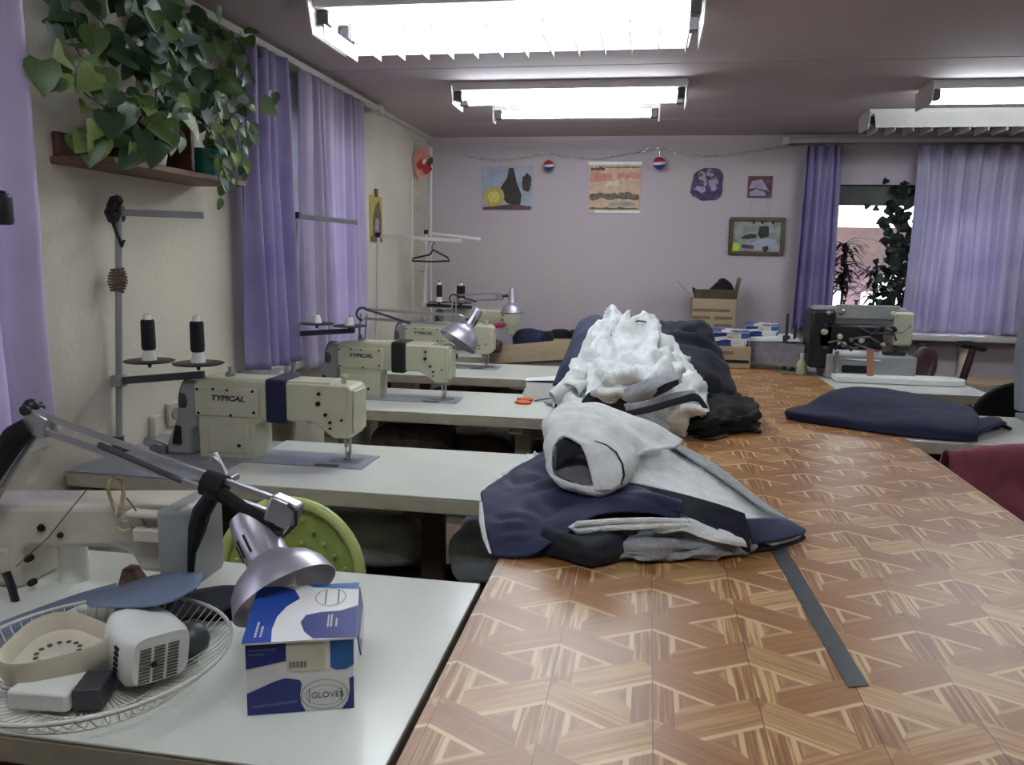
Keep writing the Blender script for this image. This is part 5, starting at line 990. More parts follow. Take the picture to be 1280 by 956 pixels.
# ================================================================ curtains
def curtain(name, label, p0, p1, z0, z1, m, amp=0.035, folds=6, seed=0, gather=0.0, nu=40, nv=None, bell=0.0, rail=None, group=None, top1=None):
    p0 = Vector(p0[:2]); p1 = Vector(p1[:2]); d = (p1-p0); n = Vector((-d.y, d.x)).normalized(); nv = nv or folds*14+1
    G = []
    for i in range(nu):
        z = i/(nu-1); row = []
        for j in range(nv):
            s = j/(nv-1); ph = s*folds*2*PI + 1.3*math.sin(s*9+seed) + 0.35*noise.noise(Vector((s*5, z*1.6, seed)))*4
            a = amp*(0.55+0.6*z+0.5*noise.noise(Vector((s*4, seed, z))))
            zz_ = z1 if top1 is None else z1+(top1-z1)*s
            q = 0.5+(s-0.5)*(1-gather*math.sin(PI*min(1, z*1.0))+bell*z)
            p = p0+d*q+n*(a*math.sin(ph)+0.25*a*math.sin(2.3*ph+seed))
            row.append((p.x, p.y, zz_+(z0-zz_)*z + (0.006*math.sin(ph*0.5+seed) if i == nu-1 else 0)))
        G.append(row)
    b = MB(); b.grid(G); o = b.build(name, m, solid=0.002, angle=180, fix=False); tag(o, label, 'curtain', group); return o
XC = XL+0.10
curtain('curtain', 'lilac curtain at left edge of picture, nearest window', (XC+0.02, 1.0), (XC+0.02, 1.99), 0.98, 2.36, m_cur, 0.04, 7, 1)
curtain('curtain', 'narrow violet curtain beside the hanging plant', (XC, 3.25), (XC+0.02, 3.60), 0.97, 2.36, m_curd, 0.035, 4, 2)
curtain('curtain', 'pale sheer curtain panel between violet and wide lilac curtains', (XL+0.06, 3.55), (XL+0.06, 4.1), 0.90, 2.34, m_curs, 0.012, 5, 3)
curtain('curtain', 'wide lilac curtain on left wall behind the thread stand', (XC, 3.78), (XC, 4.66), 0.90, 2.36, m_cur, 0.035, 8, 4)
YC = YB-0.10
curtain('curtain', 'narrow violet satin curtain left of the back window', (1.10, YC), (1.36, YC), 0.98, 2.33, m_curd, 0.035, 4, 5, bell=0.15)
curtain('curtain', 'wide lilac satin curtain covering right part of the back window', (1.87, YC), (2.86, YC), 0.985, 2.33, m_curb, 0.04, 9, 6)
t = thing('curtain_rail', 'white curtain rail along the back wall above the window', 'curtain rail', (2.2, YB-0.1, 2.35))
b = MB(); b.box((2.35, YB-0.10, 2.362), (2.8, 0.035, 0.03)); b.build('rail', m_tin, t, bevel=0.004)
b = MB(); b.box((0.95, YB-0.075, 2.362), (0.05, 0.14, 0.05)); b.build('end_bracket', m_tin, t, bevel=0.006)
t = thing('curtain_rail', 'curtain rail on the left wall under the ceiling', 'curtain rail', (XC, 4.2, 2.35))
b = MB(); b.box((XC, 2.95, 2.375), (0.035, 4.1, 0.03)); b.build('rail', m_tin, t, bevel=0.004)
b = MB(); b.box((XC-0.04, 4.95, 2.375), (0.13, 0.06, 0.05)); b.sphere((XC, 4.99, 2.37), 0.03, 10); b.build('end_bracket', m_tin, t, bevel=0.006)
# ================================================================ wall shelf with trailing plants
XS = XL
t = thing('wall_shelf', 'dark wooden wall shelf carrying the trailing plants', 'shelf', (XL, 2.75, 1.75))
SA = Vector((-1.585, 2.2002, 1.7255)); SB = Vector((-1.585, 2.7525, 1.7339))
b = MB(); b.box((-1.692, 2.62, 1.752), (0.215, 0.80, 0.022)); b.build('shelf_board', m_woodlt, t, bevel=0.004)
UY = 2.66
b = MB(); b.box((-1.66, UY, 1.87), (0.14, 0.022, 0.215)); b.build('upright_board', m_woodsh, t, bevel=0.003)
b = MB(); b.box((-1.785, 2.62, 1.80), (0.02, 0.78, 0.075)); b.build('back_rail', m_woodsh, t, bevel=0.003)
def pot(t, c, r, h, m):
    b = MB(); b.lathe([(r*0.72, 0), (r*0.75, 0.004), (r*0.95, h*0.85), (r*1.06, h*0.86), (r*1.08, h), (r*0.95, h), (r*0.9, h*0.86), (0.0, h*0.84)], c, (0, 0, 1), 24); o = b.build('pot', m, t)
    b = MB(); b.lathe([(r*0.9, h*0.87), (0.01, h*0.9)], c, (0, 0, 1), 16); b.build('soil', m_soil, o)
LEAF = {}
def leaf_mesh(kind, w, l, m, cup):
    key = (kind, m.name, cup)
    if key in LEAF: return LEAF[key]
    if kind == 'heart': prof = [(0.0, -0.06), (0.30, -0.16), (0.47, 0.0), (0.50, 0.22), (0.42, 0.45), (0.28, 0.68), (0.13, 0.86), (0.0, 1.0)]
    else: prof = [(0.02, -0.02), (0.22, 0.04), (0.36, 0.25), (0.38, 0.45), (0.28, 0.7), (0.14, 0.9), (0.0, 1.0)]
    n = len(prof); vs = []; fs = []
    for i, (x, y) in enumerate(prof):
        z = -0.25*cup*y*y; vs += [(-x, y, z+cup*0.35*x), (0, max(y, 0.0), z), (x, y, z+cup*0.35*x)]
    for i in range(n-1): fs += [(3*i, 3*i+1, 3*i+4, 3*i+3), (3*i+1, 3*i+2, 3*i+5, 3*i+4)]
    me = bpy.data.meshes.new('leaf'); me.from_pydata([(x*w, y*l, z*l) for x, y, z in vs], [], fs); me.materials.append(m)
    me.polygons.foreach_set('use_smooth', [True]*len(me.polygons)); LEAF[key] = me; return me
def put_leaf(parent, p, d, nrm, size, me):
    p = Vector(p); p.z = min(p.z, 2.33)
    d = Vector(d).normalized(); n = Vector(nrm); n = (n-d*n.dot(d)); n = n.normalized() if n.length > 1e-4 else Vector((0, 0, 1)); x = d.cross(n)
    M3 = Matrix((x, d, n)).transposed().to_4x4()
    o = bpy.data.objects.new('leaf', me); COL.objects.link(o); o.parent = parent
    o.matrix_local = Matrix.Translation(Vector(p)-root_of(parent).location) @ M3 @ Matrix.Scale(size, 4)
def vine_leaves(parent, path, n, size, mats, r=random.Random(3), spread=0.02, kind='heart', out=(1, -0.5, 0.2)):
    P = [Vector(p) for p in path]
    for i in range(n):
        q = (i+0.7)/n; c = cr(P, q); tg = (cr(P, min(1, q+0.02))-cr(P, max(0, q-0.02))).normalized()
        d = Vector((r.uniform(-0.3, 0.7), r.uniform(-0.8, 0.8), r.uniform(-1.2, 0.0))) + tg*0.5
        nrm = Vector(out)+Vector((r.uniform(-.5, .5), r.uniform(-.6, .6), r.uniform(-.3, .7)))
        put_leaf(parent, c+Vector((r.uniform(0, spread), r.uniform(-spread, spread), r.uniform(-spread, spread))), d, nrm, size*r.uniform(0.65, 1.2), leaf_mesh(kind, 1, 1, r.choice(mats), r.choice((0.6, 1.0))))
PC = Vector((-1.66, 2.50, 1.765))
pA = thing('pothos_plant', 'big trailing pothos with heart leaves in white pot on the wall shelf', 'plant', PC)
pot(pA, PC, 0.075, 0.10, m_pot)
rA = random.Random(11); top = PC+Vector((0, 0, 0.10))
vinesA = [
 [top, (-1.62, 2.4158, 1.9465), (-1.6, 2.1847, 1.9822), (-1.62, 2.1339, 2.0471), (-1.7, 2.1816, 2.1588), (-1.72, 2.1974, 2.2291)],
 [top, (-1.6, 2.3213, 1.8819), (-1.6, 2.145, 1.9192), (-1.62, 2.056, 1.9866), (-1.62, 1.9865, 1.9405)],
 [top, (-1.58, 2.2509, 1.8357), (-1.58, 2.1327, 1.785), (-1.6, 2.0828, 1.7827)],
 [top, (-1.6, 2.4732, 1.9814), (-1.62, 2.4952, 2.135), (-1.7, 2.5385, 2.2474), (-1.75, 2.5362, 2.3473)],
 [top, (-1.6, 2.5659, 2.0247), (-1.66, 2.725, 2.2186), (-1.72, 2.9082, 2.3229), (-1.74, 3.2084, 2.358), (-1.74, 3.3417, 2.3697)],
 [top, (-1.55, 2.4131, 1.9207), (-1.52, 2.2792, 1.8395), (-1.53, 2.2304, 1.7749), (-1.55, 2.2383, 1.7528)],
 [top, (-1.55, 2.352, 1.934), (-1.54, 2.2032, 1.9294), (-1.55, 2.1426, 1.8853), (-1.56, 2.1156, 1.8155)],
 [top, (-1.58, 2.5152, 2.0644), (-1.6, 2.3407, 2.097), (-1.64, 2.2502, 2.1095), (-1.7, 2.1971, 2.1523), (-1.72, 2.1638, 2.2081)],
 [top, (-1.55, 2.5136, 1.9632), (-1.52, 2.4746, 1.906), (-1.5, 2.3311, 1.8589), (-1.5, 2.2859, 1.8053)],
]
for i, pth in enumerate(vinesA):
    b = MB(); b.tube([Vector((q_.x, q_.y, min(q_.z, 2.39))) for q_ in (cr([Vector(p) for p in pth], k/16) for k in range(17))], 0.0028, 5); b.build('vine', m_stem, pA)
cnt = [9, 8, 6, 13, 14, 9, 10, 12, 9]
for pth, n in zip(vinesA, cnt): vine_leaves(pA, pth, int(n*1.25), 0.078, [m_leafs[0], m_leafs[1], m_leafs[0], m_leafs[3]] if n > 10 else [m_leafs[1], m_leafs[2], m_leafs[0]], rA, 0.03)
# dense crown against the wall
for i in range(150):
    px = rA.gauss(0, 1); 
    c = Vector((-1.70+rA.uniform(0, 0.16), 2.62+max(-0.5, min(0.6, rA.gauss(0, 0.24))), 2.12+max(-0.26, min(0.30, rA.gauss(0, 0.13)))))
    put_leaf(pA, c, (rA.uniform(-.2, .6), rA.uniform(-.8, .8), rA.uniform(-1.2, 0.1)), (1+rA.uniform(-.3, .3), -0.6+rA.uniform(-.6, .6), rA.uniform(-.2, .6)), 0.078*rA.uniform(0.6, 1.15), leaf_mesh('heart', 1, 1, rA.choice([m_leafs[0], m_leafs[0], m_leafs[1], m_leafs[3]]), rA.choice((0.6, 1.0))))
for (px, py) in ((53, 92), (96, 180), (112, 182), (125, 100), (118, 158), (170, 185), (206, 165), (150, 120), (186, 150)):
    pass
for c, s_ in (((-1.6, 1.9713, 1.9711), 0.09), ((-1.57, 2.1014, 1.8069), 0.095), ((-1.6, 2.0747, 1.7989), 0.05), ((-1.58, 2.1763, 1.9954), 0.10), ((-1.5, 2.3542, 1.8863), 0.09), ((-1.62, 2.2172, 2.116), 0.085)):
    put_leaf(pA, c, (0.15, rA.uniform(-.4, .2), -1), (0.8, -0.8, 0.2), s_, leaf_mesh('heart', 1, 1, m_leafs[1], 0.6))
PB = Vector((-1.65, 2.84, 1.765))
pB = thing('variegated_plant', 'small-leaved variegated plant in teal pot at right end of the wall shelf', 'plant', PB)
pot(pB, PB, 0.06, 0.095, m_teal)
rB = random.Random(5); topB = PB+Vector((0, 0, 0.09))
vB = [[topB, (-1.6, 2.7957, 1.9589), (-1.6, 2.9002, 2.0048), (-1.6, 2.9905, 1.9307), (-1.6, 3.0059, 1.7964)], [topB, (-1.58, 2.7894, 1.9016), (-1.56, 2.8481, 1.8813), (-1.56, 2.8106, 1.7621)], [topB, (-1.62, 2.9092, 2.0355), (-1.66, 2.9603, 2.1623), (-1.68, 3.1227, 2.2436), (-1.68, 3.2237, 2.2039)], [topB, (-1.55, 2.7212, 1.9053), (-1.55, 2.7697, 1.8286), (-1.56, 2.7616, 1.7064)], [topB, (-1.6, 2.9277, 1.9803), (-1.62, 3.0923, 2.0379), (-1.62, 3.1034, 1.916), (-1.62, 3.0781, 1.835)]]
for pth in vB:
    b = MB(); b.tube([cr([Vector(p) for p in pth], k/14) for k in range(15)], 0.002, 5); b.build('vine', m_stem, pB)
    vine_leaves(pB, pth, 19, 0.052, [m_leafs[2], m_leafs[1], m_leafs[1], m_leafs[0]], rB, 0.035, kind='oval')
# ================================================================ wall hangings on the back wall
YW = YB-0.006
def panel(t, x0, z0, x1, z1, d, m, nm, y=YW, bevel=0):
    b = MB(); b.box(((x0+x1)/2, y-d/2, (z0+z1)/2), (x1-x0, d, z1-z0)); return b.build(nm, m, t, smooth=False)
def wp(px, py): pass
def poly(t, pts, m, nm, y):
    b = MB(); b.prism([(p[0], p[2]) for p in pts], 'xz', y-0.0006, y); return b.build(nm, m, t, smooth=False)
def blob(t, c, rx, rz, m, nm, y, seed=0, n=18, rough=0.18):
    pts = []
    for i in range(n):
        a = 2*PI*i/n; k = 1+rough*noise.noise(Vector((math.cos(a)*1.7, math.sin(a)*1.7, seed*3.3)))*2
        pts.append((c[0]+rx*k*math.cos(a), 0, c[2]+rz*k*math.sin(a)))
    return poly(t, pts, m, nm, y)
m_pblue = mat('print_blue_grey', (166, 172, 190), 0.6, var=0.1); m_ppeach = mat('print_peach', (212, 178, 150), 0.6, var=0.12, scale=20); m_psalmon = mat('print_salmon', (208, 140, 124), 0.6, var=0.15, scale=18)
m_polive = mat('print_olive', (112, 100, 82), 0.6, var=0.3, scale=40); m_pdark = mat('print_dark', (58, 48, 46), 0.6, var=0.3, scale=30); m_pviolet = mat('print_violet', (84, 62, 104), 0.6, var=0.35, scale=30); m_plilac = mat('print_lilac', (168, 154, 182), 0.6, var=0.15, scale=30)
m_pgrey = mat('print_grey', (150, 158, 152), 0.6, var=0.2, scale=14); m_pbrown = mat('print_brown', (104, 66, 66), 0.6, var=0.3, scale=22); m_pcream = mat('print_cream', (214, 206, 176), 0.6, var=0.08, scale=20)
t = thing('fruit_poster', 'poster on the back wall showing a cut yellow fruit and dark bottle', 'poster', (-1.1404, 6.44, 1.8554))
P0 = (-1.3495, 6.44, 1.8537); P1 = (-0.9409, 6.44, 2.1972)
panel(t, P0[0], P0[2], P1[0], P1[2]-0.0, 0.002, m_pblue, 'sheet')
poly(t, [(-1.2206, 6.44, 1.9925), (-1.1446, 6.44, 2.1047), (-1.133, 6.44, 2.1789), (-1.0943, 6.44, 2.1789), (-1.0665, 6.44, 2.0677), (-1.0259, 6.44, 1.9686), (-1.0371, 6.44, 1.8813), (-1.1412, 6.44, 1.9055)], m_pdark, 'printed_bottle', YW-0.0022)
blob(t, (-0.9893, 6.44, 2.0679), 0.04, 0.07, m_pdark, 'printed_shadow', YW-0.0022, 1)
blob(t, (-1.2526, 6.44, 1.9549), 0.088, 0.082, m_yellow, 'printed_fruit', YW-0.0030, 2, rough=0.05)
blob(t, (-1.2526, 6.44, 1.9549), 0.05, 0.046, mat('print_pale_yellow', (222, 206, 110), 0.6, var=0.12, scale=40), 'printed_fruit_core', YW-0.0038, 3, rough=0.05)
poly(t, [(-1.3366, 6.44, 1.8727), (-1.1022, 6.44, 1.8996), (-0.9468, 6.44, 1.882), (-0.9463, 6.44, 1.857), (-1.3364, 6.44, 1.8539)], m_pbrown, 'printed_strip', YW-0.0036)
t = thing('banner_poster', 'peach landscape poster on back wall between the two ball ornaments', 'poster', (-0.2873, 6.44, 1.8379))
P0 = (-0.4938, 6.44, 1.836); P1 = (-0.0933, 6.44, 2.2267); X0, Z0, X1, Z1 = P0[0], P0[2], P1[0], P1[2]; hh = Z1-Z0; ww = X1-X0
panel(t, X0, Z0, X1, Z1, 0.002, m_ppeach, 'sheet')
panel(t, X0-0.01, Z1-0.022, X1+0.005, Z1, 0.005, m_whitepl, 'top_batten'); panel(t, X0+0.05, Z0, X1+0.005, Z0+0.02, 0.005, m_whitepl, 'bottom_batten')
def strip(z, h, x0, x1, m, nm, e, seed):
    pts = []; n = 16
    for i in range(n+1): s = i/n; pts.append((X0+ww*(x0+(x1-x0)*s), 0, Z0+hh*(z+h*(0.6+0.8*abs(noise.noise(Vector((s*7, seed, 0))))))))
    for i in range(n, -1, -1): s = i/n; pts.append((X0+ww*(x0+(x1-x0)*s), 0, Z0+hh*(z-h*0.3*noise.noise(Vector((s*6, seed, 5))))))
    poly(t, pts, m, nm, YW-e)
strip(0.62, 0.22, 0.02, 0.45, m_psalmon, 'printed_band', 0.0022, 1); strip(0.68, 0.14, 0.55, 0.98, m_psalmon, 'printed_band', 0.0022, 2); strip(0.27, 0.16, 0.02, 0.98, m_polive, 'printed_hills', 0.0026, 3)
strip(0.52, 0.14, 0.35, 0.6, m_pcream, 'printed_band', 0.003, 4); strip(0.07, 0.05, 0.02, 0.96, m_polive, 'printed_rule', 0.0026, 5); strip(0.83, 0.08, 0.03, 0.3, m_pbrown, 'printed_corner', 0.0026, 6); strip(0.88, 0.03, 0.3, 0.98, m_polive, 'printed_rule', 0.0026, 7); strip(0.14, 0.1, 0.4, 0.9, m_pgrey, 'printed_water', 0.0028, 8)
t = thing('flower_picture', 'cut-out picture of violet flowers on the back wall', 'picture', (0.416, 6.44, 1.9402))
c = Vector((0.4095, 6.44, 2.0598)); blob(t, c, 0.128, 0.122, m_pviolet, 'print', YW, 4, 26, 0.12)
rf = random.Random(8)
for i in range(12):
    a = rf.uniform(0, 6.28); q = rf.uniform(0.02, 0.09); cc = (c.x+q*math.cos(a), 0, c.z+q*math.sin(a)); blob(t, cc, rf.uniform(.018, .032), rf.uniform(.016, .03), m_plilac, 'printed_flower', YW-0.0012-0.0002*i, i, 12, 0.3)
for i in range(4): blob(t, (c.x+rf.uniform(-.07, .07), 0, c.z+rf.uniform(0.0, .1)), .02, .016, m_polive, 'printed_leaf', YW-0.004-0.0002*i, i+20, 10)
t = thing('small_picture', 'small dark red picture of a house on the back wall', 'picture', (0.8055, 6.44, 1.9604))
P0 = (0.7116, 6.44, 1.9599); P1 = (0.8885, 6.44, 2.12); panel(t, P0[0], P0[2], P1[0], P1[2], 0.004, m_pbrown, 'print')
poly(t, [(0.7285, 6.44, 1.9719), (0.7267, 6.44, 2.0015), (0.778, 6.44, 2.0254), (0.838, 6.44, 2.002), (0.8457, 6.44, 1.9725)], m_plilac, 'printed_house', YW-0.0046); poly(t, [(0.7194, 6.44, 2.0252), (0.7391, 6.44, 2.0844), (0.8085, 6.44, 2.0963), (0.847, 6.44, 2.0434), (0.8726, 6.44, 2.0081), (0.7776, 6.44, 2.0313)], m_plilac, 'printed_roof', YW-0.0044)
t = thing('framed_picture', 'framed picture of a car on back wall with yellow-green round sticker', 'picture', (0.8035, 6.44, 1.5288))
P0 = (0.5947, 6.44, 1.5312); P1 = (1.0021, 6.44, 1.8136); X0, Z0, X1, Z1 = P0[0], P0[2], P1[0], P1[2]; fw = 0.026
b = MB()
for bx_ in (((X0+X1)/2, Z1-fw/2, X1-X0, fw), ((X0+X1)/2, Z0+fw/2, X1-X0, fw), (X0+fw/2, (Z0+Z1)/2, fw, Z1-Z0-2*fw), (X1-fw/2, (Z0+Z1)/2, fw, Z1-Z0-2*fw)): b.box((bx_[0], YW-0.012, bx_[1]), (bx_[2], 0.024, bx_[3]))
b.build('frame', m_frame, t, bevel=0.004); panel(t, X0+fw, Z0+fw, X1-fw, Z1-fw, 0.006, m_pgrey, 'print'); yy = YW-0.0062
W_, H_ = X1-X0-2*fw, Z1-Z0-2*fw
def pf(a, c): return (X0+fw+W_*a, 0, Z0+fw+H_*c)
poly(t, [pf(.16, .42), pf(.25, .52), pf(.38, .58), pf(.5, .56), pf(.5, .46), pf(.36, .4)], m_pdark, 'printed_roof', yy)
poly(t, [pf(0, .28), pf(.4, .24), pf(.52, .4), pf(.7, .44), pf(.9, .4), pf(.98, .12), pf(.6, .06), pf(0.02, .1)], m_pblue, 'printed_car', yy-0.0008)
poly(t, [pf(.52, .55), pf(.55, .82), pf(.74, .84), pf(.76, .5), pf(.6, .42)], m_pdark, 'printed_windscreen', yy-0.0004)
for q in (.4, .58, .8): poly(t, [pf(q, .9), pf(q+.05, .9), pf(q+.05, 1), pf(q, 1)], m_pdark, 'printed_mark', yy-0.0004)
blob(t, pf(.7, .1), .022, .022, m_pdark, 'printed_wheel', yy-0.0016, 2); poly(t, [pf(.2, .1), pf(.45, .08), pf(.46, .2), pf(.2, .24)], m_pbrown, 'printed_plate', yy-0.0016)
b = MB(); b.lathe([(0.034, 0), (0.034, 0.002)], Vector(pf(.06, .13))+Vector((0, yy-0.0030, 0)), (0, -1, 0), 22); b.build('round_sticker', m_sticker, t, label='yellow-green round sticker')
b = MB(); b.tube([(0.7197, 6.43, 1.8103), (0.752, 6.43, 1.9535)], 0.0015, 5); b.tube([(0.8782, 6.43, 1.8119), (0.8572, 6.43, 1.9541)], 0.0015, 5); b.build('hanging_string', m_rope, t)
# garland with two balls
gp_ = [(-1.5264, 6.42, 2.2945), (-1.3632, 6.42, 2.257), (-1.2014, 6.42, 2.2444), (-1.0095, 6.42, 2.2624), (-0.801, 6.42, 2.2922), (-0.6497, 6.42, 2.2676), (-0.4437, 6.42, 2.249), (-0.2294, 6.42, 2.2785), (0.0359, 6.42, 2.3192), (0.1931, 6.42, 2.295), (0.4029, 6.42, 2.2649), (0.6655, 6.42, 2.2934), (0.9229, 6.42, 2.3389), (1.0178, 6.42, 2.373)]
t = thing('tinsel_garland', 'thin glittering tinsel garland strung across the back wall', 'garland', gp_[6])
V_ = [Vector(p) for p in gp_]; b = MB(); b.tube([cr(V_, k/90) for k in range(91)], 0.0025, 5); b.build('cord', m_gold, t)
b = MB(); rg = random.Random(2)
for k in range(520):
    p = cr(V_, rg.random()); a = rg.uniform(0, 6.28); d = Vector((rg.uniform(-1, 1), rg.uniform(-.5, .5), rg.uniform(-1, 1)))*0.017; e = Vector((-d.z, 0.3*d.x, d.x)).normalized()*0.003
    b.add([p+d+e, p+d-e, p-d*0.1], [(0, 1, 2)])
o = b.build('tinsel', m_gold, t, smooth=False, fix=False); o['kind'] = 'stuff'
m_ballw = mat('ball_white', (214, 208, 212), 0.3, var=0.03); m_ballr = mat('ball_red', (176, 44, 60), 0.3, var=0.03); m_ballb = mat('ball_blue', (44, 60, 140), 0.3, var=0.03)
def ball(label, c, r):
    t = thing('ball_ornament', label, 'ornament', c); c = Vector(c)
    def capsurf(lo, hi, m, nm):
        b = MB(); G = []
        for i in range(9):
            row = []
            for j in range(25):
                a = 2*PI*j/24; w0 = 0.16*math.sin(a*1.0+0.4); l_ = (lo+w0 if lo > -1.5 else lo); h_ = (hi+w0 if hi < 1.5 else hi); ph = l_+(h_-l_)*i/8
                row.append(c+Vector((r*math.cos(ph)*math.cos(a), r*math.cos(ph)*math.sin(a), r*math.sin(ph))))
            G.append(row)
        b.grid(G); return b.build(nm, m, t, angle=180)
    capsurf(0.22, PI/2, m_ballr, 'red_upper_part'); capsurf(-0.2, 0.22, m_ballw, 'white_wave_band'); capsurf(-PI/2, -0.2, m_ballb, 'blue_lower_part')
    b = MB(); b.tube([c+Vector((0, 0, r)), c+Vector((0, 0, r+0.05))], 0.003, 5); b.lathe([(0.008, 0), (0.008, 0.012)], c+Vector((0, 0, r-0.002)), (0, 0, 1), 10); b.build('hanger_cap', m_gold, t)
ball('left red, white and blue ball ornament on the garland', (-0.8049, 6.37, 2.1895), 0.042)
ball('right red, white and blue ball ornament on the garland', (0.0405, 6.37, 2.2067), 0.048)
# left wall: calendar, sockets, red poster by the corner
t = thing('wall_calendar', 'yellow calendar with fruit picture on left wall near the corner', 'calendar', (XL+0.004, 5.17, 1.55))
b = MB(); b.box((XL+0.005, 5.17, 1.715), (0.004, 0.24, 0.30)); b.build('sheet', m_yellow, t, smooth=False)
b = MB(); b.prism([(5.10, 1.60), (5.25, 1.58), (5.27, 1.72), (5.22, 1.84), (5.16, 1.80), (5.10, 1.72)], 'yz', XL+0.0072, XL+0.0082); b.build('printed_fruit', m_polive, t, smooth=False)
b = MB(); b.prism([(5.13, 1.64), (5.21, 1.63), (5.22, 1.71), (5.15, 1.72)], 'yz', XL+0.0084, XL+0.0092); b.build('printed_spot', m_plilac, t, smooth=False)
b = MB(); b.box((XL+0.008, 5.17, 1.885), (0.008, 0.05, 0.05)); b.build('hanging_tab', m_mauve, t)
b = MB(); b.box((XL+0.0075, 5.17, 1.585), (0.002, 0.22, 0.035)); b.build('printed_footer', m_polive, t, smooth=False)
t = thing('wall_socket', 'small square power socket on left wall above second table', 'socket', (XL, 2.78, 0.86))
b = MB(); b.box((XL+0.008, 2.78, 0.865), (0.016, 0.085, 0.09)); b.build('plate', m_cream, t, bevel=0.005); b = MB(); b.lathe([(0.025, 0), (0.022, 0.004)], (XL+0.016, 2.78, 0.865), (1, 0, 0), 18); b.build('socket_face', m_grey, t)
t = thing('cable_box', 'small cream junction box on left wall by machine belt cover', 'box', (XL, 2.66, 0.8)); b = MB(); b.box((XL+0.012, 2.66, 0.842), (0.024, 0.05, 0.08)); b.build('box', m_cream, t, bevel=0.004)
# tall rack in the corner with poster, chain and hanger
RY = 6.02
t = thing('clothes_rack', 'tall white tube rack in the back left corner', 'rack', (-1.66, RY, 0))
a0 = Vector((-1.72, RY, 0)); p1 = Vector((-1.8029, 6.02, 2.3331)); p2 = Vector((-1.6473, 6.02, 2.2742)); p2.y = RY
b = MB(); b.tube([(p1.x, RY, 0), p1], 0.013, 10); b.build('post', m_tin, t); b = MB(); b.tube([(p2.x-0.01, RY, 0), (p2.x-0.01, RY, p2.z)], 0.013, 10); b.build('post', m_tin, t)
b = MB(); b.tube([p1, p2], 0.012, 8); b.build('top_bar', m_tin, t)
b = MB()
for k in range(8):
    z = 1.36+k*0.115; b.tube([(p1.x, RY, z+0.04), (p1.x*0.65+p2.x*0.35, RY-0.01, z), (p1.x*0.35+p2.x*0.65-0.004, RY-0.01, z), (p2.x-0.01, RY, z+0.04)], 0.0035, 5)
b.build('chain_loops', m_gold, t)
t = thing('red_picture', 'red and pink picture hung at the top of the corner rack', 'picture', (-1.7075, 5.97, 2.0996))
c = Vector((-1.7133, 5.99, 2.1775)); blob(t, c, 0.075, 0.115, m_psalmon, 'print', RY-0.03, 3, 14, 0.15); blob(t, c+Vector((0.02, 0, -0.03)), 0.06, 0.05, m_red, 'printed_shape', RY-0.0312, 5, 12, 0.3); blob(t, c+Vector((0.06, 0, 0.0)), 0.025, 0.03, m_pbrown, 'printed_corner', RY-0.0325, 7, 12, 0.3); blob(t, c+Vector((0.015, 0, 0.0)), 0.016, 0.016, m_whitepl, 'printed_spot', RY-0.0336, 7, 12, 0.3)
t = thing('clothes_hanger', 'black clothes hanger hung in front of the corner rack', 'hanger', (-1.5198, 5.56, 1.4682))
b = MB(); hy = 5.56; b.tube([(-1.5315, 5.56, 1.4904), (-1.6607, 5.56, 1.4601), (-1.6666, 5.56, 1.4431), (-1.5197, 5.56, 1.4402), (-1.3915, 5.56, 1.4482), (-1.4032, 5.56, 1.4703), (-1.5141, 5.56, 1.5242)], 0.0065, 8); b.tube([(-1.5315, 5.56, 1.4904), (-1.5141, 5.56, 1.5242)], 0.0065, 8); b.build('hanger_bar', m_black, t)
b = MB(); b.tube([(-1.5199, 5.56, 1.5185), (-1.52, 5.56, 1.552), (-1.5025, 5.56, 1.569), (-1.5142, 5.56, 1.5911), (-1.5375, 5.56, 1.5796)], 0.004, 6); b.build('hook', m_dgrey, t)
# ================================================================ back of the room
def openbox(t, c, d, h, m, wall=0.006, mi=None):
    x, y, z = c; b = MB(); b.box((x, y, z+wall/2), (d[0], d[1], wall)); b.build('bottom', m, t, smooth=False)
    for nm, cc, dd in (('front_wall', (x, y-d[1]/2+wall/2, z+h/2), (d[0], wall, h)), ('back_wall', (x, y+d[1]/2-wall/2, z+h/2), (d[0], wall, h)), ('side_wall', (x-d[0]/2+wall/2, y, z+h/2), (wall, d[1]-2*wall, h)), ('side_wall', (x+d[0]/2-wall/2, y, z+h/2), (wall, d[1]-2*wall, h))):
        b = MB(); b.box(cc, dd); b.build(nm, m, t, smooth=False)
# flat cardboard tray resting tilted on the fourth/fifth tables
t = thing('cardboard_tray', 'long flat cardboard tray tipped on the farthest table, dark beneath', 'carton', (-0.7714, 5.25, 0.7941))
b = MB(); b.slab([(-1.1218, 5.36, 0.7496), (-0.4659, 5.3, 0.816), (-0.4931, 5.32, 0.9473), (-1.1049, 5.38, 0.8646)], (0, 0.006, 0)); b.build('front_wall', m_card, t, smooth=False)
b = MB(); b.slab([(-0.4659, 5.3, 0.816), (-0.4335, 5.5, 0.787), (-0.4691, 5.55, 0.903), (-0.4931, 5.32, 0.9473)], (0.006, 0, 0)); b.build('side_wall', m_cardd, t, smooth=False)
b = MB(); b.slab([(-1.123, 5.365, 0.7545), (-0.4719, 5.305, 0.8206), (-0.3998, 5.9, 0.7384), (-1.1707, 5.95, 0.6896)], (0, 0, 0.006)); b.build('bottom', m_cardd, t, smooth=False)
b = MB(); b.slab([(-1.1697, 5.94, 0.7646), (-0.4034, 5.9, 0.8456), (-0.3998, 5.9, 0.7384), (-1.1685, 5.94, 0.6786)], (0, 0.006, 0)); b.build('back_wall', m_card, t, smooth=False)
bundle('navy cloth lump in the flat cardboard tray beside the farthest machine', (-0.813, 5.6, 0.8285), (0.22, 0.25, 0.15), m_navyb, 'cloth', 91, 'cloth_lump')
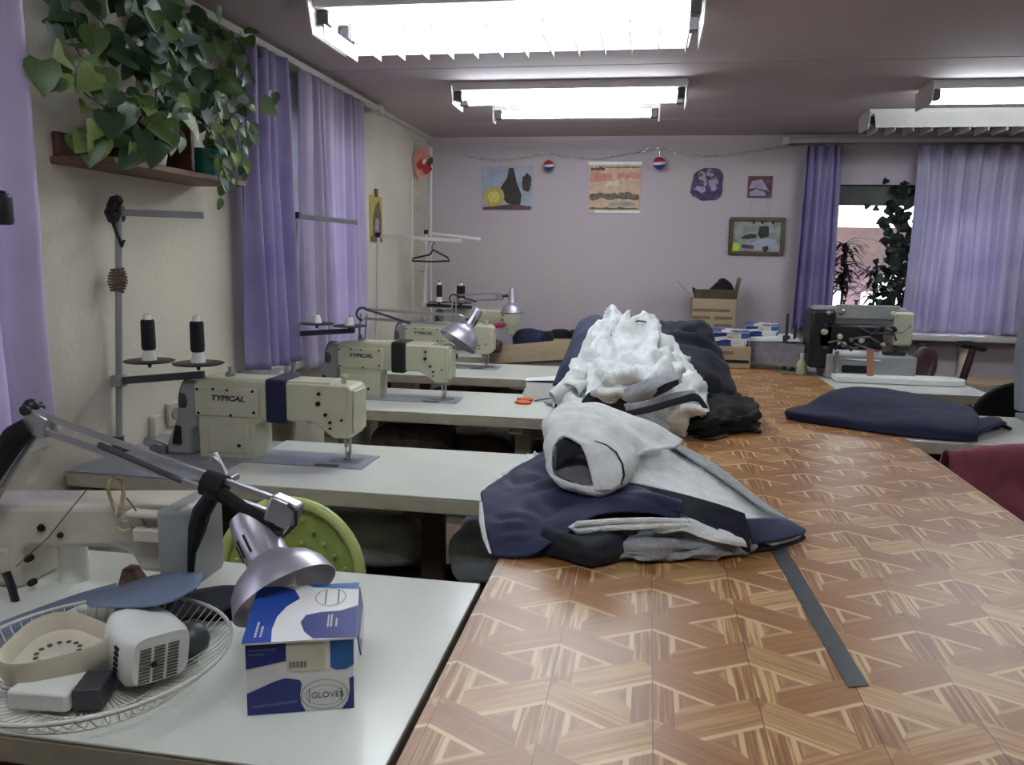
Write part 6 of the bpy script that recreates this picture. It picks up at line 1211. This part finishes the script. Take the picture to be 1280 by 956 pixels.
bundle('small dark cloth lump in the cardboard tray, right of the navy lump', (-0.7009, 5.62, 0.8304), (0.10, 0.2, 0.13), m_blackcloth, 'cloth', 92, 'cloth_lump')
bundle('brown cloth lump by the needle of the fourth machine, before the tray', (-1.0122, 5.28, 0.8462), (0.12, 0.12, 0.08), m_brown, 'cloth', 94, 'cloth_lump')
t = thing('carton', 'low cardboard carton behind the tray with black scraps on top', 'carton', (-0.5995, 6.1, 0.7676)); c = Vector((-0.5995, 6.1, 0.7676)); b = MB(); b.box((c.x, 6.1, 0.44), (0.32, 0.3, 0.88)); b.build('body', m_card, t, smooth=False)
b = MB(); b.box((c.x, 6.1, 0.881), (0.1, 0.3, 0.002)); b.build('tape_strip', m_cardd, t, smooth=False)
t.location.z = 0
for o_ in t.children:
    for v_ in o_.data.vertices: v_.co.z += c.z
for k, (px, py, s_) in enumerate(((702, 411, .11), (725, 413, .16))):
    bundle(('black scrap cloth on the low carton, nearer left', 'black scrap cloth on the low carton, nearer the navy jackets')[k], (Vector(c)+Vector(((-0.05, 0.12)[k], -0.02, 0.884-c.z))), (s_*1.3, 0.16, 0.06), m_blackcloth, 'cloth', 95+k, 'cloth_scrap')
# tall carton with open flaps and black cloth on a stool by the back wall
c = Vector((0.485, 6.22, 0.62))
t = thing('open_carton', 'open cardboard carton with raised flaps before the back wall, stuffed with black cloth', 'carton', c)
openbox(t, c, (0.31, 0.28), 0.585, m_card)
for k, (x, z) in enumerate(((-0.02, 0.44), (-0.09, 0.385), (0.07, 0.385), (-0.09, 0.33), (0.07, 0.33), (-0.02, 0.275))):
    b = MB(); b.box((c.x+x, c.y-0.1405, c.z+z+0.06), (0.13 if k in (1, 2, 3, 4) else 0.27, 0.002, 0.022)); b.build('printed_line', m_cardd, t, smooth=False)
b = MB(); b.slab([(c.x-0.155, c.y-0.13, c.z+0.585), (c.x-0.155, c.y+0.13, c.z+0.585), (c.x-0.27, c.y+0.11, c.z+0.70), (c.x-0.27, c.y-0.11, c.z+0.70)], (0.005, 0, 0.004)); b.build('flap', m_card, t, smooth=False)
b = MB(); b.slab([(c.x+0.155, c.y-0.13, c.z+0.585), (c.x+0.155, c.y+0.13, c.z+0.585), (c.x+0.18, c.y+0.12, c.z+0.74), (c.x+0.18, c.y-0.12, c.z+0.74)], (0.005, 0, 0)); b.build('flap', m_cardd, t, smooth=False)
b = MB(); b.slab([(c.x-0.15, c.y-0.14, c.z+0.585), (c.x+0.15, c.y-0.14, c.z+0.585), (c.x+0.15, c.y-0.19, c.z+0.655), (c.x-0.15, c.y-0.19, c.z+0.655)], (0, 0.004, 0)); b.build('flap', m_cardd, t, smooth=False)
b = MB(); pts = []
cloth('black_cloth', [[c+Vector((-0.15, -0.12, 0.60)), c+Vector((-0.05, -0.12, 0.6)), c+Vector((0.06, -0.12, 0.62)), c+Vector((0.15, -0.12, 0.6))], [c+Vector((-0.16, -0.04, 0.66)), c+Vector((-0.07, -0.04, 0.63)), c+Vector((0.07, -0.04, 0.735)), c+Vector((0.14, -0.04, 0.66))], [c+Vector((-0.14, 0.08, 0.6)), c+Vector((-0.05, 0.08, 0.6)), c+Vector((0.06, 0.08, 0.66)), c+Vector((0.14, 0.08, 0.6))]], m_blackcloth, wr=0.02, ws=14, seed=97)
tag(bpy.data.objects['black_cloth'], 'black cloth sticking out of the open carton by back wall', 'cloth')
t = thing('low_table', 'low wooden table under the open carton, hidden behind the navy jackets', 'table', (0.485, 6.2, 0))
b = MB(); b.box((0.485, 6.2, 0.605), (0.5, 0.4, 0.03)); b.build('tabletop', m_woodlt, t, bevel=0.003)
for sx in (-1, 1):
    for sy in (-1, 1): b = MB(); b.box((0.485+sx*0.21, 6.2+sy*0.16, 0.295), (0.04, 0.04, 0.59)); b.build('leg', m_woodlt, t)
# yellow-brown carton with two glove cartons on the back end of the cutting table
c = Vector((0.545, 5.40, TZ+0.001))
t = thing('brown_carton', 'low brown carton at far end of the parquet table under glove cartons', 'carton', c); b = MB(); b.box((c.x, c.y, c.z+0.07), (0.24, 0.26, 0.138)); b.build('body', m_card, t, bevel=0.002)
b = MB(); b.box((c.x-0.02, c.y-0.1305, c.z+0.1), (0.07, 0.002, 0.022)); b.build('printed_mark', m_cardd, t, smooth=False)
b = MB(); b.box((c.x, c.y-0.1305, c.z+0.045), (0.22, 0.002, 0.02)); b.build('gap_shade', m_dark, t, smooth=False)  # dark strip on the solid carton stands in for a shaded gap
carton('glove_carton', 'left small blue and white carton on the low brown carton, far end of table', (0.43, 5.29, TZ+0.141), (0.22, 0.015, 0), (-0.01, 0.14, 0), 0.085)
c2 = Vector((0.82, 5.50, TZ+0.001))
t = thing('grey_carton', 'grey sided carton with white paper top at far end of the parquet table', 'carton', c2)
b = MB(); b.slab([(0.6566, 5.36, 0.8367), (0.9629, 5.12, 0.8394), (0.9624, 5.12, 0.9783), (0.668, 5.36, 0.9785)], (0.03, 0.24, 0)); b.build('body', m_lining, t, smooth=False)
b = MB(); b.slab([(0.6142, 5.37, 0.9704), (0.9435, 5.18, 0.9962), (0.9382, 5.5, 1.0058), (0.6543, 5.6, 0.9814)], (0, 0, 0.012)); b.build('paper_top', m_paper, t, smooth=False)
carton('glove_carton', 'right small blue and white carton on the grey carton, far end of table', Vector((0.6473, 5.45, 0.99))+Vector((0, 0, 0.012)), (0.20, -0.02, 0), (0.01, 0.13, 0), 0.06)
# ================================================================ right side: tables, buttonhole machine, chairs
tr = table('sewing_table', 'white table right of the parquet table, beneath the folded navy cloth', 1.04, 2.3, 3.30, 3.94, legx=(1.25, 2.2))
tb = table('sewing_table', 'white table under the black buttonhole machine by the back window', 1.04, 1.84, 4.55, 5.3, legx=(1.15, 1.7))
b = MB(); n = 18; pts = []
for i in range(n+1): a = -PI/2+PI*i/n; pts.append((1.70+0.12*math.cos(a), 4.93+0.10*math.sin(a)))
pts = [(1.1, 5.03)] [::-1] + [(1.1, 4.83)] + pts
b.prism(pts, 'xy', TZ+0.004, TZ+0.034); tag(b.build('work_board', m_paper, bevel=0.003), 'white round-ended board in front of the buttonhole machine', 'board')
c = Vector((1.17, 5.12, TZ+0.005))
t = thing('buttonhole_machine', 'black and grey buttonhole sewing machine before the back window', 'sewing machine', c)
def BX(nm, x0, x1, y0, y1, z0, z1, m, bev=0.006):
    b = MB(); b.box((c.x+(x0+x1)/2, c.y+(y0+y1)/2, c.z+(z0+z1)/2), (x1-x0, y1-y0, z1-z0)); return b.build(nm, m, t, bevel=bev)
BX('bed', -0.10, 0.40, -0.14, 0.16, 0.0, 0.14, m_grey)
BX('bed_recess', -0.02, 0.14, -0.143, -0.12, 0.03, 0.085, m_dark, 0.02)
BX('bed_rail', -0.08, 0.20, -0.146, -0.13, 0.10, 0.118, m_steel)
BX('column', -0.20, -0.06, -0.10, 0.14, 0.05, 0.40, m_black, 0.02)
BX('arm', -0.18, 0.35, -0.06, 0.10, 0.30, 0.42, m_grey, 0.015)
BX('head', 0.27, 0.38, -0.09, 0.11, 0.20, 0.40, m_mach, 0.015)
BX('cover_panel', -0.06, 0.30, -0.075, -0.055, 0.35, 0.435, m_grey, 0.006)
BX('black_casting', -0.16, 0.22, -0.10, 0.02, 0.17, 0.32, m_black, 0.02)
rm = random.Random(4)
for k in range(16):
    x = rm.uniform(-0.16, 0.3); z = rm.uniform(0.16, 0.40); b = MB(); r = rm.uniform(0.008, 0.02)
    b.lathe([(r, 0), (r, 0.02), (r*0.6, 0.024), (r*0.6, 0.04)], (c.x+x, c.y-0.10+0.0, c.z+z), (rm.uniform(-.3, .3), -1, rm.uniform(-.3, .3)), 12); b.build('knob', rm.choice([m_steel, m_dgrey, m_mach, m_black]), t)
for k in range(7):
    x = rm.uniform(-0.12, 0.22); z = rm.uniform(0.2, 0.38); b = MB(); b.tube([(c.x+x, c.y-0.12, c.z+z), (c.x+x+rm.uniform(0.05, 0.12), c.y-0.13, c.z+z+rm.uniform(-.04, .04)), (c.x+x+0.14, c.y-0.11, c.z+z+rm.uniform(-.06, .03))], 0.007, 6); b.build('lever', rm.choice([m_steel, m_dgrey, m_brown]), t)
for x in (0.0, 0.07, 0.20):
    b = MB(); b.tube([(c.x+x, c.y, c.z+0.42), (c.x+x, c.y, c.z+0.46)], 0.006, 6); b.lathe([(0.014, 0), (0.014, 0.01)], (c.x+x, c.y, c.z+0.45), (0, 0, 1), 10); b.build('thread_post', m_dgrey, t)
b = MB(); b.tube([(c.x-0.05, c.y-0.15, c.z), (c.x-0.05, c.y-0.15, c.z+0.16)], 0.012, 8); b.build('guide_rod', m_steel, t)
b = MB(); b.tube([(c.x+0.31, c.y-0.02, c.z+0.2), (c.x+0.31, c.y-0.02, c.z+0.145)], 0.008, 8); b.box((c.x+0.30, c.y-0.03, c.z+0.15), (0.12, 0.06, 0.02)); b.box((c.x+0.33, c.y-0.05, c.z+0.18), (0.09, 0.03, 0.02)); b.build('clamp_foot', m_dgrey, t, bevel=0.003)
for k, (x, h) in enumerate(((-0.30, 0.36), (-0.25, 0.30))):
    b = MB(); b.tube([(c.x+x, c.y+0.12, c.z), (c.x+x, c.y+0.12, c.z+h)], 0.009, 8); b.lathe([(0.022, 0.0), (0.022, 0.06), (0.01, 0.065)], (c.x+x, c.y+0.12, c.z+h-0.2), (0, 0, 1), 12); b.build('spool_pin', m_dgrey, t)
b = MB(); b.box((0.93, 5.24, TZ+0.004), (0.18, 0.18, 0.006)); o = b.build('spool_base', m_grey, t)
b = MB(); b.box((1.265, 4.80, TZ+0.036+0.0), (0.024, 0.006, 0.14)); b.box((1.265, 4.80, TZ+0.06), (0.024, 0.006, 0.1)); 
b = MB(); b.slab([(1.2655, 4.84, 0.843), (1.3002, 4.84, 0.8445), (1.2875, 4.84, 0.9969), (1.2526, 4.84, 1.0002)], (0, 0.01, 0)); tag(b.build('wooden_ruler', mat('salmon_wood', (186, 122, 98), 0.6, var=0.08)), 'salmon brown wooden strip standing against the buttonhole machine', 'ruler')
t = thing('plastic_bottle', 'pale green plastic bottle between grey carton and buttonhole machine', 'bottle', (0.9566, 5.13, 0.8877)); p = Vector((0.9566, 5.13, 0.8877)); p.z = TZ+0.001; t.location = p
m_bot = mat('pale_green_plastic', (186, 200, 160), 0.35, var=0.05)
b = MB(); b.lathe([(0.028, 0), (0.032, 0.005), (0.032, 0.07), (0.014, 0.095), (0.012, 0.11)], p, (0, 0, 1), 18); b.build('body', m_bot, t); b = MB(); b.lathe([(0.015, 0.108), (0.015, 0.13)], p, (0, 0, 1), 14); b.build('cap', m_whitepl, t)
# window plants
WZ = 0.975
def dracaena(name, label, c, h, n, m, seed, pm, L=0.30):
    t = thing(name, label, 'plant', c); c = Vector(c); r = random.Random(seed); pot(t, c, 0.07, 0.12, pm)
    b = MB(); b.tube([c+Vector((0, 0, 0.1)), c+Vector((0.01, 0, h))], 0.01, 7); b.build('stem', m_stem, t)
    for k in range(n):
        a = r.uniform(0, 2*PI); z = h*r.uniform(0.45, 1.05); l = L*r.uniform(0.6, 1.1); d = Vector((math.cos(a), 0.45*math.sin(a)*1.0, 0)); el = r.uniform(0.2, 1.2); base = c+Vector((0, 0, z)); G = []; sd = Vector((-d.y, d.x, 0)).normalized()
        for i in range(6):
            q = i/5; p = base+d*l*q*math.cos(el*(1-q)) + Vector((0, 0, l*(q*math.sin(el)-q*q*0.75))); w_ = 0.012*math.sin(PI*min(1, q*0.9+0.1))*1.4+0.001
            G.append([p-sd*w_, p+Vector((0, 0, -0.003)), p+sd*w_])
        b = MB(); b.grid(G); b.build('leaf', m, t, angle=180, fix=False)
dracaena('dracaena_plant', 'purple narrow-leaved dracaena on the back window sill', (1.46, YB+0.035, WZ), 0.62, 130, m_leafp, 3, m_brown, L=0.22)
dracaena('spider_plant', 'arching narrow-leaved plant on the sill right of the purple dracaena', (1.69, YB+0.035, WZ), 0.44, 70, m_leafv, 5, m_teal, L=0.22)
c = Vector((1.84, YB+0.035, WZ)); t = thing('ivy_plant', 'dark climbing ivy at right side of the back window in teal pot', 'plant', c); pot(t, c, 0.06, 0.13, m_teal); r = random.Random(9)
b = MB(); b.tube([c+Vector((0, 0, 0.1)), c+Vector((0.02, 0, 0.5)), c+Vector((-0.03, 0, 0.9)), c+Vector((-0.02, -0.02, 1.1))], 0.006, 6); b.build('vine', m_stem, t)
for k in range(230):
    z = r.uniform(0.12, 1.14); p = c+Vector((r.gauss(0, 0.07)-0.02*(z > 0.8)*2, r.uniform(-.06, .05), z)); put_leaf(t, p, (r.uniform(-1, 1), r.uniform(-.5, .2), r.uniform(-1, .3)), (r.uniform(-.5, .5), -1, r.uniform(0, .6)), r.uniform(0.04, 0.075), leaf_mesh('heart', 1, 1, m_leafv, 0.6))
# flower box low on sill
c = Vector((1.58, YB-0.04, WZ))
t = thing('window_box_plant', 'low yellow-green seedlings along the sill behind buttonhole machine', 'plant', c); b = MB(); b.box((c.x, c.y, c.z+0.03), (0.3, 0.08, 0.06)); b.build('trough', m_mauve, t, bevel=0.005)
for k in range(40): p = c+Vector((r.uniform(-.14, .14), r.uniform(-.03, .03), 0.06)); put_leaf(t, p, (r.uniform(-.6, .6), r.uniform(-.4, .4), 1), (0, -1, 0.3), r.uniform(0.04, 0.085), leaf_mesh('oval', 1, 1, m_leafs[2] if k % 2 else m_leafs[1], 1.0))
# red-brown office chair
cy = 4.62
t = thing('office_chair', 'dark red office armchair between the buttonhole table and the window', 'chair', (1.72, 5.35, 0))
cx, cy = 1.80, 5.45
cloth('backrest', [[(cx-0.18, cy-0.10, 0.5), (cx-0.16, cy-0.20, 0.5), (cx-0.12, cy-0.30, 0.5)], [(cx-0.2, cy-0.06, 0.72), (cx-0.17, cy-0.2, 0.72), (cx-0.13, cy-0.34, 0.72)], [(cx-0.12, cy-0.02, 0.86), (cx-0.09, cy-0.12, 0.87), (cx-0.05, cy-0.22, 0.86)], [(cx-0.06, cy-0.0, 0.94), (cx-0.04, cy-0.06, 0.955), (cx-0.01, cy-0.12, 0.94)]], m_redbr, t, thick=0.05, wr=0.003)
b = MB(); b.box((cx+0.06, cy-0.12, 0.47), (0.46, 0.44, 0.08)); b.build('seat', m_redbr, t, bevel=0.03, seg=3)
b = MB(); b.tube([(cx+0.06, cy-0.12, 0.43), (cx+0.06, cy-0.12, 0.1)], 0.03, 10); b.build('gas_column', m_black, t)
for k in range(5):
    a = 2*PI*k/5+0.3; b = MB(); b.tube([(cx+0.06, cy-0.12, 0.1), (cx+0.06+0.28*math.cos(a), cy-0.12+0.28*math.sin(a), 0.06)], [0.025, 0.015], 6); b.sphere((cx+0.06+0.28*math.cos(a), cy-0.12+0.28*math.sin(a), 0.03), 0.03, 8); b.build('foot', m_black, t)
P = [(1.8466, 5.1, 0.6847), (1.8672, 5.1, 0.7924), (1.8916, 5.1, 0.9041), (1.9088, 5.1, 0.9956)]
b = MB(); b.tube([(2.02, 5.22, 0.46)] + P[1:], [0.022, 0.024, 0.022, 0.02], 8); b.build('arm_post', m_redbr, t)
b = MB(); b.tube([(1.7842, 4.98, 1.0323), (1.889, 5.1, 1.0187), (2.0162, 5.22, 0.9863)], [0.02, 0.026, 0.02], 8); b.build('armrest', m_black, t)
b = MB(); b.tube([(1.6539, 5, 0.7314), (1.7827, 5.05, 0.7097), (1.864, 5.1, 0.7341)], [0.03, 0.035, 0.03], 8); b.build('arm_bracket', m_black, t)
# stool with white spool by the wall
t = thing('small_table', 'small pale wooden side table below the back window, far right', 'table', (2.2, 5.75, 0))
b = MB(); b.box((2.24, 5.75, 0.71), (0.5, 0.36, 0.03)); b.build('tabletop', m_card, t, bevel=0.004)
for sx in (-1, 1):
    for sy in (-1, 1): b = MB(); b.box((2.24+sx*0.2, 5.75+sy*0.14, 0.3475), (0.045, 0.045, 0.695)); b.build('leg', m_card, t)
t = thing('shelf_jar', 'white jar standing below the side table at far right', 'jar', (2.07, 5.52, 0.4))
b = MB(); b.lathe([(0.06, 0), (0.065, 0.01), (0.065, 0.2), (0.05, 0.22), (0.05, 0.235)], (2.07, 5.45, 0.40), (0, 0, 1), 18); b.build('jar_body', m_cartonw, t)
t.location = (2.07, 5.45, 0.40)
for o in t.children: o.location = Vector((0, 0.0, 0)); 
b = MB(); b.box((2.07, 5.45, 0.2), (0.3, 0.24, 0.398)); tag(b.build('low_cabinet', m_cream, bevel=0.005), 'low cream cabinet under the white jar at far right', 'cabinet')
b = MB(); b.tube([(2.05, YB-0.03, 0.0), (2.05, YB-0.03, 0.9)], 0.02, 10); b.tube([(2.35, YB-0.05, 0.0), (2.35, YB-0.05, 0.9)], 0.045, 12); tag(b.build('heating_pipe', m_wall), 'painted heating pipes on the wall beneath the back window', 'pipe')
# black round-backed chair at right
t = thing('black_chair', 'black round-backed chair behind the right hand white table', 'chair', (2.0, 4.25, 0))
bc = Vector((1.8058, 4.15, 0.7786))
b = MB(); pts = [(bc.x+0.24*math.cos(PI*i/16), bc.z-0.06+0.22*math.sin(PI*i/16)) for i in range(17)] + [(bc.x-0.22, bc.z-0.3), (bc.x+0.22, bc.z-0.3)]
b.prism(pts, 'xz', 4.13, 4.17); b.build('backrest', m_blackcloth, t, bevel=0.012, seg=3)
b = MB(); b.box((bc.x, 4.38, 0.46), (0.44, 0.42, 0.06)); b.build('seat', m_blackcloth, t, bevel=0.02)
for sx in (-1, 1):
    for sy in (-1, 1): b = MB(); b.tube([(bc.x+sx*0.18, 4.38+sy*0.17, 0.44), (bc.x+sx*0.2, 4.38+sy*0.2, 0)], 0.013, 8); b.build('leg', m_black, t)
    b = MB(); b.tube([(bc.x+sx*0.14, 4.18, 0.45), (bc.x+sx*0.14, 4.155, 0.7)], 0.013, 8); b.build('back_post', m_black, t)
# grey device at the right edge
t = thing('machine_cover', 'grey upright panel cut by the right edge, behind the white table', 'panel', (1.693, 3.8, 0.8334))
b = MB(); b.slab([(1.6617, 3.86, 0.842), (1.8495, 3.86, 0.8297), (1.7988, 3.86, 1.2733), (1.6504, 3.86, 1.2794), (1.6331, 3.86, 1.1084)], (0, 0.05, 0)); b.build('panel', m_grey_lam, t, bevel=0.006)
b = MB(); b.box((Vector((1.7622, 3.88, 0.814)).x, 3.885, TZ+0.012), (0.16, 0.1, 0.022)); b.build('foot', m_grey, t)
t.location.z = TZ
for o in t.children:
    for v in o.data.vertices: v.co.z += Vector((1.693, 3.8, 0.8334)).z - TZ
# chair with maroon garment
gx = 1.12
t = thing('wooden_chair', 'wooden chair at the right edge beneath the maroon garment', 'chair', (1.3, 3.0, 0))
b = MB(); b.box((1.305, 2.985, 0.745), (0.40, 0.03, 0.10)); b.build('backrest', m_brown, t, bevel=0.01)
b = MB(); b.box((1.305, 3.19, 0.45), (0.40, 0.40, 0.04)); b.build('seat', m_brown, t, bevel=0.01)
for sx in (-1, 1):
    b = MB(); b.tube([(1.305+sx*0.17, 2.99, 0.78), (1.305+sx*0.18, 3.0, 0.0)], 0.018, 8); b.build('back_leg', m_brown, t)
    b = MB(); b.tube([(1.305+sx*0.15, 3.37, 0.44), (1.305+sx*0.15, 3.38, 0.0)], 0.018, 8); b.build('front_leg', m_brown, t)
t = thing('maroon_jacket', 'maroon garment hung over a chair back at the right edge', 'garment', (1.3, 2.95, 0.3))
cloth('jacket_body', [
 [(1.080, 3.060, 0.415), (1.195, 3.070, 0.395), (1.335, 3.070, 0.375), (1.515, 3.060, 0.395)],
 [(1.065, 3.040, 0.695), (1.195, 3.045, 0.695), (1.335, 3.045, 0.695), (1.525, 3.040, 0.695)],
 [(1.065, 3.010, 0.820), (1.195, 3.010, 0.840), (1.355, 3.010, 0.840), (1.515, 3.010, 0.825)],
 [(1.070, 2.960, 0.820), (1.195, 2.955, 0.845), (1.355, 2.955, 0.845), (1.515, 2.960, 0.825)],
 [(1.070, 2.935, 0.715), (1.195, 2.930, 0.715), (1.355, 2.925, 0.715), (1.525, 2.930, 0.715)],
 [(1.075, 2.910, 0.535), (1.195, 2.900, 0.515), (1.355, 2.895, 0.515), (1.535, 2.910, 0.515)],
 [(1.085, 2.900, 0.335), (1.195, 2.885, 0.315), (1.355, 2.880, 0.315), (1.535, 2.900, 0.315)]], m_maroon, t, nu=40, nv=36, wr=0.022, ws=6, seed=99, aniso=(1.5, 1, 0.5), thick=0.008, fold=True)

# ================================================================ groups of repeats
GROUPS = {'sewing_table': 'white sewing tables', 'sewing_machine': 'sewing machines on the tables', 'thread_stand': 'thread stands along the left wall', 'thread_cone': 'thread cones and spools on the stands', 'desk_lamp': 'articulated work lamps', 'curtain': 'window curtains', 'glove_carton': 'blue and white glove cartons', 'ball_ornament': 'ball ornaments on the garland', 'cloth_bundle': 'bundles stored under the tables', 'under_shelf': 'low shelves under the tables', 'fleece_scrap': 'white fleece scraps', 'curtain_rail': 'curtain rails', 'cloth_lump': 'cloth lumps in the cardboard tray', 'cloth_scrap': 'black scraps on the low carton', 'drawstring': 'black cords by the cloth heap'}
for o in list(COL.objects):
    if o.parent is None and 'label' in o and 'group' not in o:
        g_ = GROUPS.get(o.name.split('.')[0])
        if g_: o['group'] = g_
